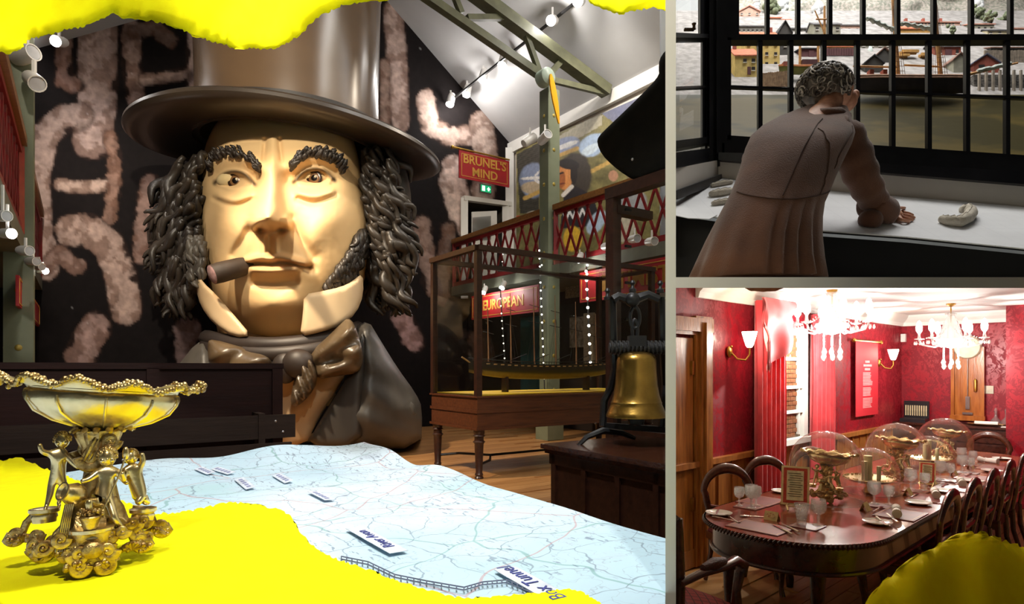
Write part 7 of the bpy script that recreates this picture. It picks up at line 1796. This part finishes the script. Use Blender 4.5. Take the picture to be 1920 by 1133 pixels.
for s in (-1, 1):
    m = MB(); m.tube([(-.28, s * .28, .68), (-.12, s * .3, .7), (.1, s * .31, .69), (.22, s * .31, .7), (.3, s * .31, .66), (.29, s * .3, .6)], [.024, .026, .028, .034, .038, .03], 10, flat=.8); ap('arm', m, CHW)
    m = MB(); m.tube([(-.1, s * .3, .722), (0, s * .31, .728), (.1, s * .31, .722)], [.02, .034, .02], 10); ap('arm_pad', m, mat('brown_arm_pad', (86, 44, 36), (64, 30, 26), 70, .6, bump=.4, bscale=120))
    m = MB(); m.tube([(.29, s * .3, .62), (.25, s * .3, .52), (.27, s * .29, .4), (.25, s * .28, .2), (.27, s * .28, 0)], [.03, .024, .036, .024, .026], 10); ap('leg', m, CHW)
    m = MB(); m.tube([(-.27, s * .26, 1.0), (-.25, s * .26, .7), (-.24, s * .25, .4), (-.3, s * .25, 0)], [.024, .026, .026, .022], 10); ap('leg', m, CHW)
m = MB(); m.tube([(-.28, -.26, .98), (-.31, -.14, 1.06), (-.32, 0, 1.08), (-.31, .14, 1.06), (-.28, .26, .98)], .032, 8); ap('crest_rail', m, CHW)

# ---- glass domes with centrepieces and dishes
FIX = []                                            # what the covers must keep clear of: p, q, radius
DOME = glass('dome_glass', (.985, .98, .97), 1.25, .015, 1.0, cap=.42, body=.03, bodyc=(.9, .85, .8))
def dome(px, py_base, wpx, py_top, label, name='glass_dome'):
    p, q = on_t(px, py_base); c = PQ(p, q, TH); r = wpx / 2 / F * c.y; h = (py_base - py_top) / F * c.y - r * .12
    t = thing(name, label, 'glass dome', c); FIX.append((p, q, r + .004))
    m = MB(); n = 14; pr_ = [(r, .0), (r, h - r)] + [(r * math.cos(a), h - r + r * math.sin(a)) for a in np.linspace(0, math.pi / 2, n)[1:]]; m.lathe(pr_, n=48, cap=False); m.obj('shell', DOME, t)
    m = MB(); m.tube([(r * math.cos(a), r * math.sin(a), .003) for a in np.linspace(0, 2 * math.pi, 49)[:-1]], .003, 6, closed=True); m.obj('rim', CRY, t)
    return c, r
cs = []
for px, pb_, wd, pt, lab in ((1548, 938, 128, 800, 'largest tall glass dome over a gilt compote, nearest the round table end'), (1682, 897, 106, 787, 'tall glass dome over a gilt compote in the middle of the table'), (1771, 862, 90, 778, 'tall glass dome over a gilt compote towards the far table end')):
    c, r = dome(px, pb_, wd, pt, lab); cs.append((c, r))
for i, (c, r) in enumerate(cs):
    o = copy_tree(CENTRE, None, ('gilt compote with figures under the largest glass dome', 'gilt compote with figures under the middle tall glass dome', 'gilt compote with figures under the far tall glass dome')[i]); k = r / .255 * .60 * (.88 if i == 2 else 1)
    o.scale = (k * .95, k * .95, k * .95); o.location = c + Vector((0, 0, CENTRE['base_drop'] * k * .95 - .002)); o.rotation_euler = (0, 0, R_(-20 - i * 6))
for px, pb_, wd, pt, lab, dl in ((1630, 922, 100, 833, 'lower glass dome over a gilt dish between the first two compotes', 'flat gilt dish holding cream candles under the lower glass dome'), (1742, 880, 84, 812, 'lower glass dome between the middle and far compotes', 'flat gilt dish under the far lower glass dome')):
    c, r = dome(px, pb_, wd, pt, lab)
    t = thing('gilt_dish', dl, 'dish', c)
    m = MB(); m.lathe([(.06, 0), (.05, .02), (.03, .04), (.03, .06), (r * .7, .085), (r * .92, .11), (r * .9, .115), (r * .6, .095), (0, .085)], n=48, mod=lambda a, tt: 1 + .02 * math.cos(14 * a) * (tt > .4)); m.obj('dish', GILT, t)
    m = MB(); rnd = random.Random(int(px))
    for k in range(60): a = rnd.random() * 6.28; m.sphere((r * .86 * math.cos(a), r * .86 * math.sin(a), .115), .008, 6, 5)
    m.obj('chased_edge', GILTD, t)
    for x, y, h, rr2 in ((.0, .02, .2, .032), (-.05, -.02, .16, .022), (.06, -.03, .12, .016)): m = MB(); m.lathe([(rr2, .09), (rr2, .09 + h), (0, .09 + h + .004)], (x, y, 0), 16); m.obj('candle', mat('cream_wax', (226, 214, 160), None, 6, .6), t)
# ---- place settings
MATM = mat('maroon_leather_mat', (124, 52, 40), (104, 40, 32), 8, .4); GLD = mat('gold_line', (206, 150, 80), None, 20, .4)
CHINA = mat('white_china', (236, 234, 226), (228, 226, 218), 5, .15); STEEL = mat('polished_cutlery', (214, 210, 204), (190, 186, 180), 20, .18, 1.0); LIN = MATS['white_linen']
protos = {}
PEND = []
SIZE = {'mat': (.125, .17), 'mat2': (.085, .085), 'plate': (.088, .088), 'card': (.03, .045)}
def proto_copy(key, make, label, cat, p, q, rot, z=TH, name=None, group=None, on=None):
    """note a piece of the cover; on = the glass mat that carries it"""
    PEND.append(dict(key=key, make=make, label=label, cat=cat, p=p, q=q, rot=rot, z=z, group=group, on=on, dp=0.0, dq=0.0)); return PEND[-1]
def half(o):
    a, b = SIZE[o['key']]; c, s_ = abs(math.cos(o['rot'])), abs(math.sin(o['rot']))
    return (a, b) if o['key'] == 'plate' else (a * c + b * s_, a * s_ + b * c)
def settle():
    it = [o for o in PEND if o['key'] in SIZE]
    for _ in range(200):
        for i, a in enumerate(it):
            ha = half(a)
            for b in it[i + 1:]:
                hb_ = half(b); ox = ha[0] + hb_[0] + .003 - abs(a['p'] - b['p']); oy = ha[1] + hb_[1] + .003 - abs(a['q'] - b['q'])
                if ox > 0 and oy > 0:
                    k_, ov = ('p', ox) if ox < oy else ('q', oy); sg = 1 if a[k_] >= b[k_] else -1; a[k_] += sg * ov * .5; b[k_] -= sg * ov * .5
            for fp, fq, fr_ in FIX:
                cp_, cq_ = max(a['p'] - ha[0], min(fp, a['p'] + ha[0])), max(a['q'] - ha[1], min(fq, a['q'] + ha[1])); dx, dy = cp_ - fp, cq_ - fq; L0 = math.hypot(dx, dy)
                if L0 < fr_ + .006:
                    if L0 < 1e-4: dx, dy, L0 = a['p'] - fp, a['q'] - fq, max(1e-3, math.hypot(a['p'] - fp, a['q'] - fq))
                    a['p'] += dx / L0 * (fr_ + .006 - min(L0, fr_)); a['q'] += dy / L0 * (fr_ + .006 - min(L0, fr_))
            a['q'] = max(TQ - TW + ha[1] + .012, min(TQ + TW - ha[1] - .012, a['q']))
    mats = [o for o in it if o['key'] in ('mat', 'mat2')]
    for o in PEND:
        if o['key'].startswith('gob'):                      # glasses stand on their mat, clear of each other
            own = o['on'];
            if own: h_ = half(own); o['p'] = max(own['p'] - h_[0] + .03, min(own['p'] + h_[0] - .03, o['p'] + own['p'] - own['p0'])); o['q'] = max(own['q'] - h_[1] + .03, min(own['q'] + h_[1] - .03, o['q'] + own['q'] - own['q0']))
    gl = [o for o in PEND if o['key'].startswith('gob')]
    for _ in range(60):
        for i, a in enumerate(gl):
            for b in gl[i + 1:]:
                dx, dy = a['p'] - b['p'], a['q'] - b['q']; L0 = max(1e-4, math.hypot(dx, dy))
                if L0 < .098: m_ = (.098 - L0) / 2; a['p'] += dx / L0 * m_; a['q'] += dy / L0 * m_; b['p'] -= dx / L0 * m_; b['q'] -= dy / L0 * m_
            for fp, fq, fr_ in FIX:
                dx, dy = a['p'] - fp, a['q'] - fq; L0 = max(1e-4, math.hypot(dx, dy))
                if L0 < fr_ + .052: a['p'] += dx / L0 * (fr_ + .052 - L0); a['q'] += dy / L0 * (fr_ + .052 - L0)
    for o in PEND:
        if o['key'] == 'nap' and o['on']: o['p'], o['q'] = o['on']['p'] + o['dp'], o['on']['q'] + o['dq']
        over = any(abs(o['p'] - k_['p']) < half(k_)[0] + .02 and abs(o['q'] - k_['q']) < half(k_)[1] + .02 for k_ in mats)
        if o['key'].startswith('gob') or o['key'] == 'nap': o['z'] = TH + (.0062 if over else .0005)
        if o['key'] in ('fork', 'knife', 'spoon') and any(abs(o['p'] - k_['p']) < half(k_)[0] + .11 and abs(o['q'] - k_['q']) < half(k_)[1] + .11 for k_ in mats): o['z'] = TH + .0066
        if o['key'] == 'knife' and any(k_['key'] == 'plate' and math.hypot(o['p'] - k_['p'], o['q'] - k_['q']) < .17 for k_ in it): o['z'] = TH + .0225
    for o in PEND:
        if o['key'] not in protos: protos[o['key']] = o['make'](); t_ = protos[o['key']]
        else: t_ = copy_tree(protos[o['key']])
        t_['label'] = o['label']; t_['category'] = o['cat']
        if o['group']: t_['group'] = o['group']
        t_.location = PQ(o['p'], o['q'], o['z']); t_.rotation_euler = (0, 0, DIN_ROT + o['rot'])
def mk_mat(w_, d_):
    def f():
        t = thing('place_mat', '', 'mat'); m = MB(); m.box((0, 0, .003), (d_, w_, .006)); m.obj('mat', MATM, t, smooth=False)
        m = MB()
        for sx, sy, lx, ly in ((1, 0, .004, w_ - .03), (-1, 0, .004, w_ - .03), (0, 1, d_ - .03, .004), (0, -1, d_ - .03, .004)): m.box((sx * (d_ / 2 - .015), sy * (w_ / 2 - .015), .0065), (lx, ly, .001))
        m.obj('gold_border', GLD, t, smooth=False); return t
    return f
def mk_plate():
    t = thing('side_plate', '', 'plate'); m = MB(); m.lathe([(0, .006), (.05, .006), (.085, .018), (.088, .02), (.086, .016), (.05, .001), (0, .001)], n=36); m.obj('plate', CHINA, t)
    m = MB(); m.bar((-.08, .0, .022), (.08, .02, .022), .014, .003); m.obj('butter_knife', STEEL, t, smooth=False); return t
def mk_fork():
    t = thing('fork', '', 'fork'); m = MB(); m.tube([(-.1, 0, .004), (-.02, 0, .006), (.04, 0, .008)], [.007, .004, .004], 8, flat=.5); m.obj('handle', STEEL, t)
    m = MB()
    for s in (-1.5, -.5, .5, 1.5): m.tube([(.035, s * .003, .008), (.05, s * .006, .006), (.1, s * .0055, .008)], .0022, 5)
    m.obj('tines', STEEL, t); return t
def mk_knife():
    t = thing('knife', '', 'knife'); m = MB(); m.tube([(-.11, 0, .005), (0, 0, .005)], [.008, .006], 8, flat=.5); m.obj('handle', KN, t); m = MB(); m.bar((0, 0, .004), (.12, 0, .004), .016, .002); m.obj('blade', STEEL, t, smooth=False); return t
def mk_spoon():
    t = thing('spoon', '', 'spoon'); m = MB(); m.tube([(-.1, 0, .004), (.03, 0, .007)], [.007, .004], 8, flat=.5); m.obj('handle', STEEL, t); m = MB(); m.sphere((.055, 0, .008), (.032, .02, .006), 14, 8); m.obj('bowl', STEEL, t); return t
def mk_goblet(h, r):
    def f():
        t = thing('cut_glass_goblet', '', 'glass'); m = MB(); m.lathe([(0, 0), (r * .8, 0), (r * .78, .004), (r * .2, .012), (r * .14, h * .2), (r * .22, h * .28), (r * .14, h * .36), (r * .3, h * .42)], n=20); m.obj('stem', CRY, t)
        m = MB(); m.lathe([(r * .2, h * .4), (r * .7, h * .48), (r * .98, h * .62), (r, h * .8), (r * .93, h), (r * .9, h), (r * .92, h * .62), (r * .5, h * .47), (0, h * .44)], n=28, mod=lambda a, tt: 1 + .035 * math.cos(14 * a) * (tt < .5)); m.obj('bowl', CRY, t); return t
    return f
def mk_tumbler():
    t = thing('cut_glass_tumbler', '', 'glass'); m = MB(); m.lathe([(0, .0), (.03, 0), (.03, .008), (.028, .02), (.034, .05), (.045, .13), (.043, .13), (.03, .03), (0, .025)], n=28, mod=lambda a, tt: 1 + .03 * math.cos(14 * a) * (tt < .6)); m.obj('body', CRY, t); return t
def mk_napkin():
    t = thing('rolled_napkin', '', 'napkin'); m = MB(); m.tube([(-.1, 0, .028), (-.03, 0, .028), (.03, 0, .026), (.09, 0, .03)], [.03, .026, .02, .03], 16); m.obj('roll', LIN, t)
    m = MB(); m.tube([(.02, .021 * math.cos(a), .027 + .021 * math.sin(a)) for a in np.linspace(0, 6.28, 17)[:-1]], .007, 8, closed=True); m.obj('knot', LIN, t)
    m = MB(); pts = [(-.1, .0011 * k * math.cos(k * .7), .028 + .0011 * k * math.sin(k * .7)) for k in range(24)]; m.tube(pts, .002, 5); m.obj('spiral_edge', CHINA, t); return t
def mk_card():
    t = thing('name_card', '', 'card'); m = MB(); m.prism([(-.025, -.045, 0), (.0, -.045, .055), (.0, .045, .055), (-.025, .045, 0)], (.001, 0, .001)); m.prism([(.03, -.045, 0), (.0, -.045, .055), (.0, .045, .055), (.03, .045, 0)], (-.001, 0, .001)); m.obj('folded_card', mat('cream_card', (226, 204, 140), None, 20, .7), t, smooth=False)
    m = MB(); m.lathe([(.0, 0), (.028, 0), (.03, .0015), (0, .0015)], (-.014, 0, .03), 20, .55, 1.0, Matrix.Rotation(R_(-65), 3, 'Y')); m.obj('printed_cartouche', mat('red_gold_print', (176, 110, 64), (226, 206, 150), 90, .7), t); return t
side = {'n': 0}
def setting(pxm, pym, tag, rot, goblets, plate, fork, card, nap, mat2=None, big=True):
    """pixel positions of the pieces of one cover"""
    def g(px, py): return on_t(px, py)
    mm_ = m2_ = None
    if pxm: p, q = g(pxm, pym); mm_ = proto_copy('mat', mk_mat(.34, .25), 'maroon leather place mat with a gold line ' + tag, 'place mat', p, q, rot)
    if mat2: p, q = g(*mat2); m2_ = proto_copy('mat2', mk_mat(.17, .17), 'small maroon leather glass mat ' + tag, 'glass mat', p, q, rot); m2_['p0'], m2_['q0'] = p, q
    for i, (x, y, kind) in enumerate(goblets):
        p, q = g(x, y); lab = ('large cut glass goblet ', 'smaller cut glass goblet ', 'cut glass tumbler ', 'second small cut glass goblet ')[kind] + tag
        proto_copy('gob%d' % kind, (mk_goblet(.165, .046), mk_goblet(.14, .038), mk_tumbler, mk_goblet(.135, .036))[kind], lab, 'glass', p, q, rot, TH + .006, group='cut glass on the table', on=m2_)
    for (xy, key, mk, nm, cat, rr_) in ((plate, 'plate', mk_plate, 'white side plate with a butter knife ', 'plate', .3), (fork, 'fork', mk_fork, 'silver fork ', 'fork', math.pi / 2), (card, 'card', mk_card, 'folded cream name card ', 'name card', 0.0), (nap, 'nap', mk_napkin, 'rolled white linen napkin ', 'napkin', math.pi / 2 + .3)):
        if xy:
            p, q = g(*xy); o = proto_copy(key, mk, nm + tag, cat, p, q, rot + rr_)
            if key == 'nap' and mm_ and math.hypot(p - mm_['p'], q - mm_['q']) < .16: o['on'] = mm_; o['dp'], o['dq'] = p - mm_['p'], q - mm_['q']
setting(1425, 990, 'at the round table end', 0.0, [(1513, 985, 2), (1534, 982, 0)], (1348, 966), (1362, 977), (1447, 975), None, (1514, 988))
p, q = on_t(1374, 976); proto_copy('fork', mk_fork, 'second silver fork beside the round-end place mat', 'fork', p, q, .9)
p, q = on_t(1412, 970); proto_copy('spoon', mk_spoon, 'silver dessert spoon above the round-end place mat', 'spoon', p, q, 2.2)
for i, (x, y) in enumerate(((1468, 996), (1480, 992))): p, q = on_t(x, y); proto_copy('knife', mk_knife, ('ivory-handled knife close beside the round-end place mat', 'ivory-handled knife outside the first at the round-end place mat')[i], 'knife', p, q, .9 + .0)
setting(1382, 936, 'by the chair nearest the oak door', math.pi / 2, [(1394, 948, 3), (1410, 951, 0), (1427, 946, 1)], (1446, 920), None, (1450, 941), (1476, 912), (1410, 949))
setting(1470, 914, 'by the chair beside the long curtain', math.pi / 2, [], None, None, None, None)
T4 = ['at the first chair from the yellow paper', 'at the second chair from the yellow paper', 'at the third chair from the yellow paper', 'at the fourth chair from the yellow paper', 'at the fifth chair from the yellow paper']
cov = [((1690, 966), [(1635, 946, 0), (1656, 945, 1)], (1645, 983), (1645, 958), (1622, 957), (1683, 968), (1642, 948)),
       ((1742, 935), [(1714, 920, 0), (1733, 918, 1)], (1722, 946), (1714, 932), (1694, 928), (1752, 932), (1718, 922)),
       ((1786, 918), [(1760, 902, 0), (1777, 900, 1)], (1779, 922), (1772, 912), (1748, 908), (1803, 910), (1768, 903)),
       ((1835, 900), [(1800, 888, 0), (1816, 886, 1)], (1838, 903), (1816, 893), (1796, 893), None, (1808, 888)),
       ((1880, 880), [(1841, 874, 0), (1855, 872, 1)], (1868, 886), None, (1838, 880), None, (1848, 876))]
for i, (mt2, gob, pla, frk, crd, npk, m2) in enumerate(cov): setting(*mt2, T4[i], -math.pi / 2, gob, pla, frk, crd, npk, m2)
p, q = on_t(1878, 862); proto_copy('plate', mk_plate, 'white side plate at the far table end', 'plate', p, q, 0)
p, q = on_t(1852, 868); proto_copy('nap', mk_napkin, 'rolled white linen napkin at the far table end', 'napkin', p, q, 1.2)
for i, (x, y) in enumerate(((1672, 978), (1652, 984))): p, q = on_t(x, y); proto_copy('knife', mk_knife, ('ivory-handled knife beside the first chair plate', 'ivory-handled knife across the first chair plate')[i], 'knife', p, q, -2.6)
# menu cards on gilt easels
def menu(px, py, hpx, label, rot):
    p, q = on_t(px, py)
    for fp, fq, fr_ in FIX[:]:
        dx, dy = p - fp, q - fq; L0 = math.hypot(dx, dy)
        if L0 < fr_ + .15: p += dx / L0 * (fr_ + .15 - L0); q += dy / L0 * (fr_ + .15 - L0)
    FIX.append((p, q, .075)); c = PQ(p, q, TH); h = hpx / F * c.y; t = thing('menu_card', label, 'menu card', c, rot); w_ = h * .66
    T_ = Matrix.Rotation(R_(-18), 3, 'X')
    def bx(name, x0, x1, z0, z1, y, mt): m = MB(); m.prism([T_ @ Vector((x0, y, z0)) for x0, z0 in ((x0, z0), (x1, z0), (x1, z1), (x0, z1))], T_ @ Vector((0, .003, 0))); return m.obj(name, mt, t, smooth=False)
    z = .03
    bx('card', -w_ / 2, w_ / 2, z, z + h, 0, mat('cream_menu', (232, 214, 158), None, 20, .7)); bx('red_border', -w_ * .42, w_ * .42, z + h * .05, z + h * .95, -.003, mat('menu_red', (196, 70, 44), (170, 54, 34), 60, .7)); bx('text_panel', -w_ * .3, w_ * .3, z + h * .12, z + h * .88, -.006, mat('menu_cream', (232, 220, 176), None, 20, .7))
    for k in range(11): bx('text_line', -w_ * (.2 + .06 * (k % 3 == 0)), w_ * (.2 + .06 * (k % 2)), z + h * (.8 - .058 * k), z + h * (.8 - .058 * k) + .004, -.008, mat('menu_ink', (110, 90, 60), None, 20, .8))
    m = MB()
    for s in (-1, 1): m.tube([(s * .04, -.05, 0), (s * .05, -.02, .03), (s * .045, .02, .04), (s * .03, .08, .1)], .006, 7)
    m.tube([(0, .12, 0), (0, .06, .12)], .006, 7); m.tube([(-.06, -.02, .025), (.06, -.02, .025)], .005, 7); m.obj('easel', GILT, t)
menu(1490, 956, 74, 'cream menu card with a red border on a gilt easel before the largest dome', R_(-28))
menu(1720, 908, 40, 'small cream menu card with a red border before the lower far dome', R_(-40))
settle()
# ---- chandeliers
LUS = glass('clear_crystal', (.98, .98, .97), 1.5, .05, 1.6, .6, .35, (.95, .95, .93), .5, 50); FLM = emit('candle_bulb', (255, 252, 246), 13)
DROP = glass('crystal_drop', (.98, .98, .96), 1.6, .02, 2.2, .7, .25, (.95, .96, .9), .6, 60)
def chandelier(px, d, label, R0, top_py, pw):
    c = P(px, 690, d); ceil = DFZ + CH; t = thing('chandelier', label, 'chandelier', (c.x, c.y, ceil))
    zb = P(px, top_py, d).z - ceil          # level of the arm ring below the ceiling
    m = MB(); m.tube([(0, 0, 0), (0, 0, zb + .22)], .006, 6)
    for k in range(6): m.sphere((0, 0, -.02 - k * .05), .011, 8, 6)
    m.lathe([(.05, 0), (.05, -.015), (.01, -.04)], n=16); m.obj('chain', BRS, t)
    m = MB(); m.lathe([(.0, .36), (.06, .34), (.04, .31), (.07, .24), (.11, .08), (.13, 0), (.07, -.03), (0, -.05)], (0, 0, zb), 20, mod=lambda a, tt: 1 + .06 * math.cos(10 * a)); m.obj('crystal_body', LUS, t)
    m = MB(); m.lathe([(R0 * .45, .03), (R0 * .5, .0), (R0 * .3, -.06), (.0, -.09)], (0, 0, zb), 28); m.obj('crystal_bowl', LUS, t)
    for k in range(6):
        a = k / 6 * 2 * math.pi + .35; o = Vector((math.cos(a), math.sin(a), 0)); e = o * R0 + Vector((0, 0, zb + .02))
        m = MB(); m.tube([Vector((0, 0, zb + .02)), o * R0 * .5 + Vector((0, 0, zb - .07)), o * R0 * .9 + Vector((0, 0, zb - .04)), e], .01, 8); ar = m.obj('arm', LUS, t)
        m = MB(); m.lathe([(.0, 0), (.05, .01), (.056, .02), (.02, .025), (.014, .06), (.014, .09)], e, 16); m.obj('drip_pan', LUS, ar)
        m = MB(); m.lathe([(.016, .09), (.034, .12), (.036, .17), (.02, .23), (0, .25)], e, 14); m.obj('bulb', FLM, ar)
        m = MB()
        for j in range(7): b = j / 7 * 6.28; s0_ = e + Vector((.05 * math.cos(b), .05 * math.sin(b), -.03)); m.lathe([(0, .02), (.005, .012), (.011, -.012), (.006, -.026), (0, -.032)], s0_, 8)
        m.obj('drops', DROP, ar)
        m = MB()
        for j in range(14): f = j / 13; m.sphere(e.lerp(Vector((0, 0, zb + .26)), f) + Vector((0, 0, -.05 * math.sin(f * math.pi))), .009, 6, 5)
        m.obj('bead_swag', LUS, ar)
    for k in range(6):
        a = k / 6 * 6.28; rr2 = .085; x, y = rr2 * math.cos(a), rr2 * math.sin(a); dz = -.15 - .05 * (k % 2); m = MB()
        m.tube([(x, y, zb - .04), (x, y, zb - .06 + dz)], .003, 5)
        for j in range(5): m.sphere((x, y, zb - .06 + dz * j / 5), .008, 6, 5)
        m.lathe([(0, .03), (.012, .015), (.026, -.02), (.018, -.045), (0, -.06)], (x, y, zb - .06 + dz - .03), 10); m.obj('pendant_drop', DROP, t)
    light('POINT', (c.x, c.y, ceil + zb - .16), None, pw, (1, .95, .88), .04, name='chandelier_light')
chandelier(1560, 6.35, 'nearer large crystal chandelier with glowing candle bulbs over the table', .33, 612, 125)
chandelier(1783, 7.7, 'smaller-looking crystal chandelier hanging by a brass chain before the wall clock', .33, 640, 105)
# ================================================================ torn yellow paper
YEL = mat('bright_yellow_paper', (252, 246, 14), (248, 238, 10), 14, .85, spec=.1, bump=.1, bscale=300)
def torn(poly, amp, seed, step=5):
    """densify an outline in pixels and give it a frayed edge"""
    rnd = random.Random(seed); out = []
    n = len(poly)
    for i in range(n):
        a, b = Vector(poly[i]), Vector(poly[(i + 1) % n]); L = (b - a).length; k = max(1, int(L / step))
        nrm = Vector((-(b - a).y, (b - a).x)).normalized()
        for j in range(k):
            p = a.lerp(b, j / k); am = amp if not (p.x < -5 or p.y < -5 or p.y > 1138 or p.x > 1925) else 0
            out.append(tuple(p + nrm * (rnd.uniform(-1, 1) * am)))
    return out
def smooth_open(p, it=2): return smooth_outline(p, it)
# sheet lying on the map table
ol = [(-30, 868), (12, 862), (34, 858), (58, 866), (72, 874), (88, 880), (120, 890), (180, 914), (232, 940), (270, 958), (300, 964), (360, 958), (400, 948), (432, 942), (470, 944), (505, 952), (532, 958), (552, 976), (566, 1004), (600, 1034), (640, 1052), (690, 1068), (730, 1084), (790, 1104), (850, 1120), (900, 1122), (960, 1116), (1010, 1112), (1050, 1104), (1080, 1106), (1110, 1120), (1150, 1150), (1000, 1190), (500, 1200), (-30, 1200)]
ol = torn(smooth_outline(ol, 1), 2.4, 4, 4)
m = MB()
def tplace(x, y, d): return table_pt(x, y, .012 + (.004 if d < 0 else 0))
pillow(m, ol, 0.0, .0, 10, .0, 26, 0, extra=lambda x, y: .01, place=tplace)
m.obj('torn_paper_sheet', YEL, None, ang=0, label='torn bright yellow paper sheet lying on the relief map under the centrepiece', cat='paper')
# sheet hanging in front of the hat
ol = [(-60, -90), (1300, -90)]
ol = [(-60, -120), (760, -120), (735, -20), (724, 4), (690, 2), (640, 10), (600, 30), (572, 56), (545, 78), (520, 92), (480, 92), (440, 90), (400, 78), (365, 68), (330, 52), (300, 42), (262, 36), (232, 36), (222, 28), (212, 24), (200, 32), (170, 44), (150, 52), (130, 54), (112, 58), (92, 66), (60, 72), (48, 80), (36, 96), (20, 101), (-10, 98), (-60, 100)]
ol = torn(ol, 2.8, 8, 4)
m = MB(); pillow(m, ol, lambda x, y: 3.2 + .10 * math.sin(x * .013) + .04 * math.sin(x * .031 + y * .02), .012, 26, .006, 26, 0)
bn = thing('torn_paper_banner', 'wide torn bright yellow paper banner hanging from a batten in front of the top hat', 'paper', P(350, -100, 3.2))
wpart(bn, m, 'paper', YEL, ang=0)
m = MB(); m.bar(P(-70, -118, 3.2), P(770, -118, 3.2), .03, .04); wpart(bn, m, 'batten', MAHO, smooth=False)
for x in (60, 640):
    m = MB(); a_ = P(x, -118, 3.2); m.tube([a_, a_ + Vector((0, 0, 3.0))], .004, 6); wpart(bn, m, 'cord', IRON)
ol = [(1075, -110), (1300, -110), (1300, 16), (1250, 20), (1225, 14), (1190, 20), (1165, 27), (1140, 22), (1115, 10), (1098, -2)]
ol = torn(ol, 2.4, 5, 4)
m = MB(); pillow(m, ol, lambda x, y: 3.4 + .08 * math.sin(x * .03), .012, 20, .006, 22, 0)
bn = thing('torn_paper_banner', 'small torn yellow paper scrap hanging on a cord beside the light track', 'paper', P(1160, -100, 3.4))
wpart(bn, m, 'paper', YEL, ang=0, clip=CM)
m = MB(); a_ = P(1160, -105, 3.4); m.tube([a_, a_ + Vector((0, 0, 3.0))], .004, 6); wpart(bn, m, 'cord', IRON)
# sheet draped over the nearest dining chair
ol = [(1606, 1160), (1622, 1130), (1640, 1108), (1662, 1086), (1690, 1066), (1710, 1046), (1740, 1032), (1765, 1020), (1790, 1006), (1815, 998), (1845, 1000), (1870, 1008), (1890, 1018), (1930, 1026), (2000, 1040), (2000, 1345), (1600, 1345), (1600, 1240)]
ol = torn(smooth_outline(ol, 1), 4, 6, 4)
m = MB(); pillow(m, ol, lambda x, y: 3.45 - max(0, y - 1010) * .0012 + .03 * math.sin(x * .05), .08, 60, .012, 22, 0)
m.obj('torn_paper_drape', YEL, None, ang=0, label='torn bright yellow paper draped over the chairs beside the dining table', cat='paper')
